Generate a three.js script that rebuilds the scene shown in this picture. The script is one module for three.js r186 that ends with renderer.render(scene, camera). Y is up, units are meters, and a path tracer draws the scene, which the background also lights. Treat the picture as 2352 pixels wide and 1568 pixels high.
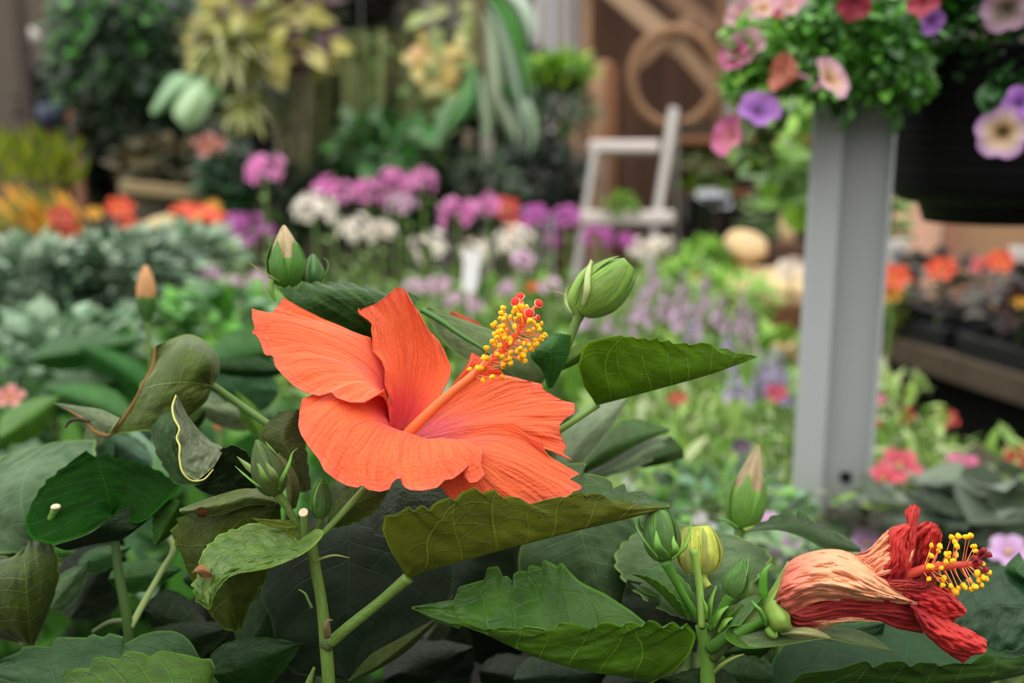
import * as THREE from 'three';
import { mergeGeometries } from 'three/addons/utils/BufferGeometryUtils.js';
import { ImprovedNoise } from 'three/addons/math/ImprovedNoise.js';
import { RoundedBoxGeometry } from 'three/addons/geometries/RoundedBoxGeometry.js';

// ------------------------------------------------------------------ camera, sky, exposure
const scene = new THREE.Scene();
const IMG_W = 2352, IMG_H = 1568, FPX = 2287, FOCUS = 0.42, PITCH = THREE.MathUtils.degToRad(11);
const camera = new THREE.PerspectiveCamera(2 * Math.atan(IMG_H / 2 / FPX) * 180 / Math.PI, 1.5, 0.02, 60);
camera.position.set(0, 1.3, 0);
camera.rotation.set(-PITCH, 0, 0);
camera.focus = FOCUS;
camera.userData.fStop = 5.2;
const renderer = new THREE.WebGLRenderer({ antialias: true });
renderer.toneMapping = THREE.LinearToneMapping;
renderer.toneMappingExposure = 1.92;
renderer.shadowMap.enabled = true;
// overcast daylight, three times as bright overhead as at the horizon
{
  const W = 64, H = 32, a = new Float32Array(W * H * 4);
  for (let y = 0; y < H; y++) for (let x = 0; x < W; x++) {
    const up = Math.max(0, Math.sin(((y + 0.5) / H - 0.5) * Math.PI)), l = (1 + 2 * up) / 3, i = (y * W + x) * 4;
    a[i] = 1.0 * l; a[i + 1] = 0.985 * l; a[i + 2] = 0.955 * l; a[i + 3] = 1;
  }
  const sky = new THREE.DataTexture(a, W, H, THREE.RGBAFormat, THREE.FloatType);
  sky.mapping = THREE.EquirectangularReflectionMapping; sky.minFilter = sky.magFilter = THREE.LinearFilter; sky.needsUpdate = true;
  scene.background = sky; scene.backgroundIntensity = 1.9;
}

// ------------------------------------------------------------------ helpers
function rng(seed) { let s = seed | 0; return () => { s = (s + 0x6d2b79f5) | 0; let t = Math.imul(s ^ (s >>> 15), 1 | s); t = (t + Math.imul(t ^ (t >>> 7), 61 | t)) ^ t; return ((t ^ (t >>> 14)) >>> 0) / 4294967296; }; }
const noiseGen = new ImprovedNoise(), N3 = (x, y, z = 0.37) => noiseGen.noise(x, y, z);
const V = (x, y, z) => new THREE.Vector3(x, y, z), lerp = THREE.MathUtils.lerp, clamp = THREE.MathUtils.clamp, sstep = THREE.MathUtils.smoothstep;
camera.updateMatrixWorld(true);
const RIGHT = V(1, 0, 0), UPV = V(0, 1, 0).applyQuaternion(camera.quaternion), FWD = V(0, 0, -1).applyQuaternion(camera.quaternion), EYE = camera.position.clone();
// a point given by its bearing from the camera position and its distance along the optical axis (metres)
const at = (x, y, d) => EYE.clone().addScaledVector(FWD, d).addScaledVector(RIGHT, (x - IMG_W / 2) / FPX * d).addScaledVector(UPV, -(y - IMG_H / 2) / FPX * d);
const near = (p) => at(p[0], p[1], FOCUS + (p[2] || 0) / 100);       // third number: centimetres behind the plane of focus
const used = new Map();
function numbered(name) { const n = used.get(name) || 0; used.set(name, n + 1); return n ? name + '_' + String(n).padStart(3, '0') : name; }
function tag(o, label, category, group) { o.userData.label = label; o.userData.category = category; if (group) o.userData.group = group; return o; }
function thing(name, label, category, base, group) {
  const o = new THREE.Group(); o.name = numbered(name); o.position.copy(base || V(0, 0, 0)); scene.add(o);
  return tag(o, label, category, group);
}
function anchor(o) { let p = V(0, 0, 0); for (let q = o; q && q !== scene; q = q.parent) p.add(q.position); return p; }
// geometry given in world metres, added under parent
function part(parent, name, g, m, label) {
  const p = anchor(parent); g.translate(-p.x, -p.y, -p.z);
  return local(parent, name, g, m, label);
}
function local(parent, name, g, m, label) {
  const o = new THREE.Mesh(g, m); o.name = numbered(name); o.castShadow = o.receiveShadow = true; parent.add(o);
  if (label) o.userData.label = label;
  return o;
}
function sub(parent, name, pos) { const o = new THREE.Group(); o.name = numbered(name); parent.add(o); if (pos) o.position.copy(pos).sub(anchor(parent)); return o; }
function struct(name, g, m) { const o = new THREE.Mesh(g, m); o.name = numbered(name); o.userData.kind = 'structure'; o.castShadow = o.receiveShadow = true; scene.add(o); return o; }
const mats = new Map();
function mat(hex, rough = 0.7, extra = {}) {
  const k = hex + '|' + rough + JSON.stringify(extra);
  if (!mats.has(k)) { const m = new THREE.MeshPhysicalMaterial({ color: hex, roughness: rough, side: THREE.DoubleSide, ...extra }); m.name = 'paint'; mats.set(k, m); }
  return mats.get(k);
}
function box(w, h, d, x = 0, y = 0, z = 0, r = 0.004) { const g = new RoundedBoxGeometry(w, h, d, 2, Math.min(r, w / 3, h / 3, d / 3)); g.translate(x, y, z); return g; }

// one-dimensional Catmull-Rom along a list of [x, y, z], by chord length
function along(poly, n) {
  const c = new THREE.CatmullRomCurve3(poly.map((p) => V(p[0], p[1], (p[2] || 0) * 54)), false, 'centripetal');
  c.arcLengthDivisions = 60;
  const out = []; for (let j = 0; j <= n; j++) { const q = c.getPointAt(j / n); out.push([q.x, q.y, q.z]); }
  return out;
}
function polyAt(list, lens, t) {   // linear walk along a dense outline by arc length
  const L = lens[lens.length - 1] * t; let k = 1; while (k < lens.length - 1 && lens[k] < L) k++;
  const f = clamp((L - lens[k - 1]) / Math.max(1e-6, lens[k] - lens[k - 1]), 0, 1);
  return [lerp(list[k - 1][0], list[k][0], f), lerp(list[k - 1][1], list[k][1], f)];
}
function lengths(list) { const l = [0]; for (let i = 1; i < list.length; i++) l.push(l[i - 1] + Math.hypot(list[i][0] - list[i - 1][0], list[i][1] - list[i - 1][1])); return l; }
const cr = (a, b, c, d, t) => 0.5 * (2 * b + (c - a) * t + (2 * a - 5 * b + 4 * c - d) * t * t + (3 * b - a - 3 * c + d) * t * t * t);

/* A leaf or petal as a bent sheet with thickness. rows: lines from base to rim, side by side; e0, e1: the exact outlines of its two side edges; rim + marks: the exact
   outline of its outer edge and the rim point at which each row ends; serr: teeth [count, size]; see: [u, v, 'top' | 'under'], the side shown there. */
function sheet(o) {
  const nv = o.nv || 40, nu = o.nu || 40, R = o.rows.map((r) => along(r, nv)), n = R.length, crease = o.crease ?? 0;
  const rimLen = o.rim && lengths(o.rim), e = [o.e0, o.e1].map((x) => x && [x, lengths(x)]);
  const P = [];
  const rnd = o.seed || 1;
  const tooth = (v, ph) => { const t = (o.serr[0] * Math.pow(v, 0.9) + ph) % 1; return (t < 0.8 ? Math.sin(Math.PI / 2 * t / 0.8) : Math.cos(Math.PI / 2 * (t - 0.8) / 0.2)) - 0.55; };
  for (let i = 0; i <= nu; i++) {
    const u = i / nu, s = u * (n - 1), k = Math.min(n - 2, Math.floor(s)), t = s - k, col = [];
    for (let j = 0; j <= nv; j++) {
      const b = R[k][j], c = R[k + 1][j], a = k > 0 ? R[k - 1][j] : b.map((x, q) => 2 * x - c[q]), d = k < n - 2 ? R[k + 2][j] : c.map((x, q) => 2 * x - b[q]);
      col.push([0, 1, 2].map((q) => lerp(cr(a[q], b[q], c[q], d[q], t), lerp(b[q], c[q], t), crease)));
    }
    if (o.rim) {
      const m0 = rimLen[o.marks[k]], m1 = rimLen[o.marks[k + 1]], q = polyAt(o.rim, rimLen, lerp(m0, m1, t) / rimLen[rimLen.length - 1]), end = col[nv].slice();
      for (let j = 0; j <= nv; j++) { const w = Math.pow(j / nv, 4); col[j][0] += w * (q[0] - end[0]); col[j][1] += w * (q[1] - end[1]); }
    }
    P.push(col);
  }
  for (const [side, E] of e.entries()) if (E) for (let j = 0; j <= nv; j++) {
    const q = polyAt(E[0], E[1], j / nv), edge = P[side ? nu : 0][j].slice();
    for (let i = 0; i <= nu; i++) { const w = Math.pow(Math.max(0, 1 - (side ? nu - i : i) / nu / (o.fall || 0.25)), 1.6); P[i][j][0] += w * (q[0] - edge[0]); P[i][j][1] += w * (q[1] - edge[1]); }
  }
  if (o.serr) for (const side of [0, 1]) for (let j = 0; j <= nv; j++) {
    if (o.serrSide !== undefined && o.serrSide !== side) continue;
    const v = j / nv, A = P[side ? nu : 0][j].slice(), B = P[side ? Math.round(nu * 0.8) : Math.round(nu * 0.2)][j], l = Math.hypot(A[0] - B[0], A[1] - B[1], A[2] - B[2]) + 1e-6;
    const amp = o.serr[1] * tooth(v, side * 0.4 + rnd * 0.13) * Math.min(1, Math.pow(Math.sin(Math.PI * clamp(v, 0, 1)), 0.5) * 1.2) * Math.min(1, l / (o.serr[1] * 2.2));
    for (let i = 0; i <= nu; i++) { const w = Math.pow(Math.max(0, 1 - (side ? nu - i : i) / nu / 0.18), 1.5); for (let q = 0; q < 3; q++) P[i][j][q] += w * amp * (A[q] - B[q]) / l; }
  }
  const wr = o.ripple || [0, 1, 1];
  const G = P.map((col, i) => col.map((p, j) => {
    const u = i / nu, v = j / nv, z = p[2] + wr[0] * 54 * (N3(u * wr[1] + rnd * 3.1, v * wr[2], rnd * 1.7) + 0.4 * N3(u * wr[1] * 2.7, v * wr[2] * 2.2, rnd + 5)) * (o.rippleRim ? v * v : 1);
    return near([p[0], p[1], z / 54]);
  }));
  const geo = fromGrid(G, o.th ?? 0.0003);
  if (o.see) {   // turn the leaf over if its other side should show at that place
    const i = clamp(Math.round(o.see[0] * nu), 1, nu - 1), j = clamp(Math.round(o.see[1] * nv), 1, nv - 1);
    const nrm = V(0, 0, 0).crossVectors(G[i + 1][j].clone().sub(G[i - 1][j]), G[i][j + 1].clone().sub(G[i][j - 1]));
    const facing = nrm.dot(EYE.clone().sub(G[i][j])) > 0;
    if (facing !== (o.see[2] === 'top')) { geo.clearGroups(); const h = geo.userData.half; geo.addGroup(0, h, 1); geo.addGroup(h, h, 0); geo.addGroup(2 * h, geo.index.count - 2 * h, 0); }
  }
  return geo;
}
// a grid of points into a closed thin sheet: group 0 one side (and the rim), group 1 the other
function fromGrid(G, th) {
  const nu = G.length - 1, nv = G[0].length - 1, pos = [], uv = [], idx = [], nrm = [];
  for (let i = 0; i <= nu; i++) for (let j = 0; j <= nv; j++) {
    const a = G[Math.min(nu, i + 1)][j], b = G[Math.max(0, i - 1)][j], c = G[i][Math.min(nv, j + 1)], d = G[i][Math.max(0, j - 1)];
    nrm.push(V(0, 0, 0).crossVectors(a.clone().sub(b), c.clone().sub(d)).normalize());
  }
  for (const s of [1, -1]) for (let i = 0; i <= nu; i++) for (let j = 0; j <= nv; j++) { const k = i * (nv + 1) + j, p = G[i][j]; pos.push(p.x + nrm[k].x * th * s / 2, p.y + nrm[k].y * th * s / 2, p.z + nrm[k].z * th * s / 2); uv.push(i / nu, j / nv); }
  const S = (nu + 1) * (nv + 1), id = (i, j) => i * (nv + 1) + j;
  for (let i = 0; i < nu; i++) for (let j = 0; j < nv; j++) idx.push(id(i, j), id(i + 1, j), id(i + 1, j + 1), id(i, j), id(i + 1, j + 1), id(i, j + 1));
  const half = idx.length;
  for (let k = 0; k < half; k += 3) idx.push(idx[k] + S, idx[k + 2] + S, idx[k + 1] + S);
  const edge = (a, b) => idx.push(a, a + S, b, b, a + S, b + S);
  for (let i = 0; i < nu; i++) { edge(id(i + 1, 0), id(i, 0)); edge(id(i, nv), id(i + 1, nv)); }
  for (let j = 0; j < nv; j++) { edge(id(0, j), id(0, j + 1)); edge(id(nu, j + 1), id(nu, j)); }
  const g = new THREE.BufferGeometry();
  g.setAttribute('position', new THREE.Float32BufferAttribute(pos, 3)); g.setAttribute('uv', new THREE.Float32BufferAttribute(uv, 2)); g.setIndex(idx);
  g.computeVertexNormals();
  g.addGroup(0, half, 0); g.addGroup(half, half, 1); g.addGroup(2 * half, idx.length - 2 * half, 0); g.userData.half = half;
  return g;
}
// a tapering tube through world points; radii in metres; flat: squash of the section
function tubeW(pts, radii, seg = 24, sides = 10, flat = 1) {
  const c = new THREE.CatmullRomCurve3(pts, false, 'centripetal'), F = c.computeFrenetFrames(seg, false), pos = [], uv = [], idx = [];
  for (let i = 0; i <= seg; i++) {
    const t = i / seg, p = c.getPointAt(t), s = t * (radii.length - 1), k = Math.min(radii.length - 2, Math.floor(s)), r = radii.length > 1 ? lerp(radii[k], radii[k + 1], s - k) : radii[0];
    for (let j = 0; j <= sides; j++) {
      const a = j / sides * Math.PI * 2, q = p.clone().addScaledVector(F.normals[i], Math.cos(a) * r).addScaledVector(F.binormals[i], Math.sin(a) * r * flat);
      pos.push(q.x, q.y, q.z); uv.push(j / sides, t);
    }
  }
  const w = sides + 1;
  for (let i = 0; i < seg; i++) for (let j = 0; j < sides; j++) { const a = i * w + j; idx.push(a, a + 1, a + w, a + 1, a + w + 1, a + w); }
  for (const i of [0, seg]) { const c0 = pos.length / 3, p = c.getPointAt(i / seg); pos.push(p.x, p.y, p.z); uv.push(0.5, i / seg); for (let j = 0; j < sides; j++) i ? idx.push(c0, i * w + j, i * w + j + 1) : idx.push(c0, j + 1, j); }
  const g = new THREE.BufferGeometry(); g.setAttribute('position', new THREE.Float32BufferAttribute(pos, 3)); g.setAttribute('uv', new THREE.Float32BufferAttribute(uv, 2)); g.setIndex(idx); g.computeVertexNormals();
  return g;
}
const PX = FOCUS / FPX;                                              // metres per pixel on the plane of focus
const tube = (pts, radiiPx, seg, sides, flat) => tubeW(pts.map(near), radiiPx.map((r) => r * PX), seg, sides, flat);

// ------------------------------------------------------------------ computed textures
function canvasTex(w, h, draw, srgb = true) {
  const c = document.createElement('canvas'); c.width = w; c.height = h; draw(c.getContext('2d'), w, h);
  const t = new THREE.CanvasTexture(c); if (srgb) t.colorSpace = THREE.SRGBColorSpace; t.wrapS = t.wrapT = THREE.RepeatWrapping; return t;
}
// veins of a hibiscus leaf: a midrib, two strong veins from the base, side veins and a net between them
function veins(ctx, w, h, col, k, fine, seed) {
  const r = rng(seed); ctx.strokeStyle = col; ctx.lineCap = 'round';
  const line = (pts, lw) => { for (let i = 1; i < pts.length; i++) { ctx.lineWidth = Math.max(0.6, lw * (1 - 0.75 * i / pts.length)); ctx.beginPath(); ctx.moveTo(...pts[i - 1]); ctx.lineTo(...pts[i]); ctx.stroke(); } };
  const mid = []; for (let i = 0; i <= 30; i++) mid.push([w / 2, h * (1 - i / 30)]); line(mid, 9 * k);
  for (const s of [-1, 1]) for (let q = 0; q < 7; q++) {
    const v0 = q === 0 ? 0.0 : 0.08 + q * 0.115 + r() * 0.02, rise = q === 0 ? 0.42 : 0.2 - q * 0.008, pts = [];
    for (let i = 0; i <= 14; i++) { const t = i / 14; pts.push([w / 2 + s * w * 0.49 * t, h * (1 - v0 - rise * Math.pow(t, 0.85 + 0.5 * t))]); }
    line(pts, (q === 0 ? 6.5 : 5) * k);
    for (let b = 3; b < 13; b += 2) { const [x, y] = pts[b], len = 0.07 + r() * 0.06, dir = b % 4 < 2 ? 1 : -1, br = []; for (let i = 0; i <= 6; i++) { const t = i / 6; br.push([x + s * w * len * t, y - dir * h * len * 0.9 * t * (1 + t * 0.4)]); } line(br, 1.7 * k * fine); }
  }
  ctx.globalAlpha *= 0.5;
  for (let i = 0; i < 260 * fine; i++) { const x = r() * w, y = r() * h, a = r() * 6.3, l = 8 + r() * 22; line([[x, y], [x + Math.cos(a) * l, y + Math.sin(a) * l], [x + Math.cos(a + 0.6) * l * 1.6, y + Math.sin(a + 0.6) * l * 1.6]], 1.5 * k); }
}
function mottled(ctx, w, h, base, amp, f, seed, hue = [1, 1, 1]) {
  const im = ctx.createImageData(w, h), d = im.data;
  for (let y = 0; y < h; y++) for (let x = 0; x < w; x++) {
    const n = N3(x * f, y * f, seed) + 0.5 * N3(x * f * 2.3, y * f * 2.3, seed + 7) + 0.3 * N3(x * f * 6, y * f * 6, seed + 3), i = (y * w + x) * 4;
    for (let c = 0; c < 3; c++) d[i + c] = clamp(base[c] + amp * n * hue[c], 0, 255);
    d[i + 3] = 255;
  }
  ctx.putImageData(im, 0, 0);
}
const LW = 512, LH = 768;
const topTex = [1, 2].map((s) => canvasTex(LW, LH, (c, w, h) => {
  mottled(c, w, h, [176, 186, 160], 34, 0.012, s * 3.3, [1.1, 0.8, 1.1]);
  c.globalAlpha = 0.6; veins(c, w, h, '#e6f2cf', 0.8, 1, s);
  const r = rng(s + 40);
  for (let i = 0; i < 260; i++) { c.globalAlpha = 0.25 + r() * 0.35; c.fillStyle = r() < 0.7 ? '#e9e6da' : '#7c7a58'; c.beginPath(); c.arc(r() * w, r() * h, 0.5 + r() * 1.6, 0, 7); c.fill(); }
  if (s === 2) for (let i = 0; i < 26; i++) { c.globalAlpha = 0.5; c.strokeStyle = '#d9cdb4'; c.lineWidth = 1 + r() * 3; const x = w * (0.2 + r() * 0.18), y = h * (0.3 + r() * 0.4); c.beginPath(); c.moveTo(x, y); c.lineTo(x + (r() - 0.5) * 30, y + (r() - 0.5) * 40); c.stroke(); }
  c.globalAlpha = 1; c.strokeStyle = '#f7ffb0'; c.lineWidth = 15; c.strokeRect(0, 0, w, h);   // the pale margin of the leaf
}));
const underTex = [3, 4].map((s) => canvasTex(LW, LH, (c, w, h) => {
  mottled(c, w, h, [178, 184, 150], 30, 0.012, s * 2.1, [1, 1, 0.8]);
  c.globalAlpha = 0.75; veins(c, w, h, '#fbffd2', 1, 1, s);
  const r = rng(s + 90);
  if (s === 4) for (let i = 0; i < 46; i++) { c.globalAlpha = 0.75; c.fillStyle = '#2e2413'; c.beginPath(); c.arc(w * (1 - Math.pow(r(), 1.6) * 0.35), h * (0.08 + r() * r() * 0.5), 0.8 + r() * 3.2, 0, 7); c.fill(); }
  c.globalAlpha = 1; c.strokeStyle = '#f7ffb0'; c.lineWidth = 15; c.strokeRect(0, 0, w, h);
}));
const leafBump = canvasTex(LW, LH, (c, w, h) => { mottled(c, w, h, [150, 150, 150], 60, 0.022, 4.4); veins(c, w, h, '#303030', 1.5, 1, 1); }, false);
const underBump = canvasTex(LW, LH, (c, w, h) => { mottled(c, w, h, [90, 90, 90], 40, 0.022, 4.4); veins(c, w, h, '#f0f0f0', 1.3, 1, 3); }, false);
const leafMats = new Map();
function leafMat(tint, under, v = 0, rough) {
  const k = [tint, under, v, rough].join();
  if (!leafMats.has(k)) {
    const hsl = {}; const tc = new THREE.Color(tint); tc.getHSL(hsl); tc.setHSL(hsl.h, Math.min(1, hsl.s * 1.25), hsl.l);
    const m = new THREE.MeshPhysicalMaterial({ color: tc, map: (under ? underTex : topTex)[v], bumpMap: under ? underBump : leafBump, bumpScale: under ? 0.0007 : 0.0006, roughness: rough ?? (under ? 0.62 : 0.44), specularIntensity: (rough ?? 0) >= 0.7 ? 0.1 : under ? 0.4 : (rough ?? 0) >= 0.5 ? 0.3 : 0.6, transmission: 0.45, thickness: 0, side: THREE.DoubleSide });
    m.name = under ? 'leaf_underside' : 'leaf_top'; leafMats.set(k, m);
  }
  return leafMats.get(k);
}
// petal: streaks and fine veins running from throat to rim, pink-crimson throat
function petalTex(seed, C, throat, W = 1024, H = 512) {
  const a = new Uint8Array(W * H * 4), b = new Uint8Array(W * H * 4);
  for (let y = 0; y < H; y++) for (let x = 0; x < W; x++) {
    const v = y / H, u = x / W, fan = u + 0.02 * N3(u * 5, v * 3, seed) + 0.012 * N3(u * 13, v * 6, seed + 2);
    const st = N3(fan * 26, v * 1.4, seed) + 0.7 * N3(fan * 70, v * 2.5, seed + 4), f0 = fan * 22 + 0.5 * N3(fan * 8, v * 5, seed + 8), ve = Math.pow(1 - Math.abs(2 * (f0 - Math.floor(f0)) - 1), 9);
    const ve2 = Math.pow(1 - Math.abs(N3(fan * 60, v * 4, seed + 11)), 22), t = sstep(v, 0.16, 0.5) * 0.9 + 0.1 * sstep(v, 0.4, 0.7), edge = sstep(v, 0.86, 1);
    const speck = N3(u * 240, v * 120, seed + 20) > 0.62 ? 0.25 : 0, line = clamp(0.42 * ve * (1 - 0.5 * v) + 0.34 * ve2 * (0.3 + 0.7 * v), 0, 1), i = (y * W + x) * 4;
    for (let c = 0; c < 3; c++) {
      let q = lerp(throat[c], C[0][c], t); q = lerp(q, C[1][c], clamp(0.35 + 0.5 * st, 0, 1) * 0.75 * t); q = lerp(q, C[2][c], edge * 0.5); q = lerp(q, C[3][c], line); q = lerp(q, 255, speck);
      a[i + c] = clamp(q, 0, 255); b[i + c] = clamp(140 + 60 * st - 70 * line + 25 * N3(u * 40, v * 40, seed), 0, 255);
    }
    a[i + 3] = b[i + 3] = 255;
  }
  const mk = (d, srgb) => { const t = new THREE.DataTexture(d, W, H); t.magFilter = t.minFilter = THREE.LinearFilter; t.wrapS = t.wrapT = THREE.ClampToEdgeWrapping; if (srgb) t.colorSpace = THREE.SRGBColorSpace; t.needsUpdate = true; return t; };
  return [mk(a, true), mk(b, false)];
}
function petalMat(seed, C, throat, bump = 0.0016, trans = 0.35) {
  const [map, bumpMap] = petalTex(seed, C, throat), m = new THREE.MeshPhysicalMaterial({ map, bumpMap, bumpScale: bump, roughness: 0.62, transmission: trans, thickness: 0, specularIntensity: 0.5, side: THREE.DoubleSide });
  m.name = 'petal'; return m;
}

// ------------------------------------------------------------------ the main hibiscus
const CORAL = [[253, 124, 66], [251, 98, 58], [252, 120, 96], [222, 66, 42]], THROAT = [222, 44, 56];
const petalA = petalMat(1.3, CORAL, THROAT), petalB = petalMat(4.7, CORAL, [230, 52, 58]), petalC = petalMat(8.1, CORAL, [242, 104, 112]);
const columnMat = mat('#ff7d3e', 0.5, { transmission: 0.15 }), filamentMat = mat('#ff8a60', 0.5), antherMat = mat('#ffc20e', 0.8), stigmaMat = mat('#e02c1c', 0.85, { sheen: 1, sheenColor: new THREE.Color('#ff9a80') }), stigmaRim = mat('#ffb79c', 0.9);
const stemMat = mat('#5d7a2c', 0.6, { bumpMap: leafBump, bumpScale: 0.0004 }), stemPale = mat('#8ba05a', 0.6), stemDark = mat('#4c5f26', 0.65, { bumpMap: leafBump, bumpScale: 0.0004 }), woodMat = mat('#6a5a38', 0.8);
const calyxMat = mat('#54821f', 0.6), calyxDark = mat('#4c6a22', 0.6), calyxLight = mat('#83a63c', 0.6), calyxYellow = mat('#c9cf56', 0.6), bractMat = mat('#5d8a2a', 0.6), dryMat = mat('#7d5c38', 0.9, { specularIntensity: 0.2 }), wiltMat = mat('#c7ad8e', 0.8), cutMat = mat('#d9c9a2', 0.9);

// calyx skin: fine lengthwise ribs and lighter, slightly yellow streaks
const budTex = canvasTex(512, 256, (c, w, h) => { mottled(c, w, h, [196, 200, 186], 26, 0.02, 7.7); const r = rng(12); for (let i = 0; i < 190; i++) { const x = r() * w; c.globalAlpha = 0.14 + r() * 0.3; c.strokeStyle = r() < 0.5 ? '#f4ffc8' : '#6f7a48'; c.lineWidth = 0.8 + r() * 3.5; c.beginPath(); c.moveTo(x, h * (1 - r() * 0.3)); c.bezierCurveTo(x + 4, h * 0.6, x - 6, h * 0.4, x + (r() - 0.5) * 10, h * r() * 0.3); c.stroke(); } });
const budMats = new Map();
function skin(m) { if (!budMats.has(m)) { const n = m.clone(); n.map = budTex; n.bumpMap = budTex; n.bumpScale = 0.0006; n.color.multiplyScalar(1.5); n.transmission = 0.15; n.name = 'calyx_skin'; budMats.set(m, n); } return budMats.get(m); }
function leaf(parent, o) {
  const g = sheet({ nu: 36, nv: 44, th: 0.0003, ...o });
  const q = o.tint || ['#4f7b38', '#7c9446'];
  return part(parent, 'leaf', g, [leafMat(q[0], false, o.tv || 0, q[2]), leafMat(q[1], true, o.uv || 0, q[3])], o.label);
}
/* a leaf by its base point, its length and bearing in the picture, and how far each edge and the tip stand off in depth (cm) */
function leafG(parent, x, y, z, len, deg, w0, w1, o = {}) {
  const a = deg * Math.PI / 180, dx = Math.cos(a), dy = -Math.sin(a), nx = dy, ny = -dx, zt = o.zt ?? 0, zl = o.zl ?? 0, zr = o.zr ?? 0, b = o.bend ?? 0;
  const prof = [[0, 0.02], [0.06, 0.5], [0.22, 0.95], [0.42, 1], [0.64, 0.78], [0.84, 0.38], [1, 0.0]];
  const M = [], L = [], R = [];
  for (const [t, w] of prof) {
    const cx = x + dx * len * t + nx * b * Math.sin(t * 2.2), cy = y + dy * len * t + ny * b * Math.sin(t * 2.2) + (o.sag ?? 0) * t * t, cz = z + zt * t;
    M.push([cx, cy, cz]); L.push([cx + nx * w0 * w, cy + ny * w0 * w, cz + zl * w]); R.push([cx - nx * w1 * w, cy - ny * w1 * w, cz + zr * w]);
  }
  return leaf(parent, { nu: o.nu || 18, nv: o.nv || 26, rows: [L, M, R], serr: o.serr || [9, len * 0.022], crease: 0.4, see: [o.su ?? 0.3, 0.5, o.under ? 'under' : 'top'], ripple: [0.12 * len / 200, 3, 4], seed: Math.abs(x * 7 + y) % 97, ...o });
}

const plant = thing('hibiscus_plant', 'tall potted hibiscus carrying the large open coral-orange flower with yellow stamens', 'flowering plant', near([755, 2300, 0]));

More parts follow.
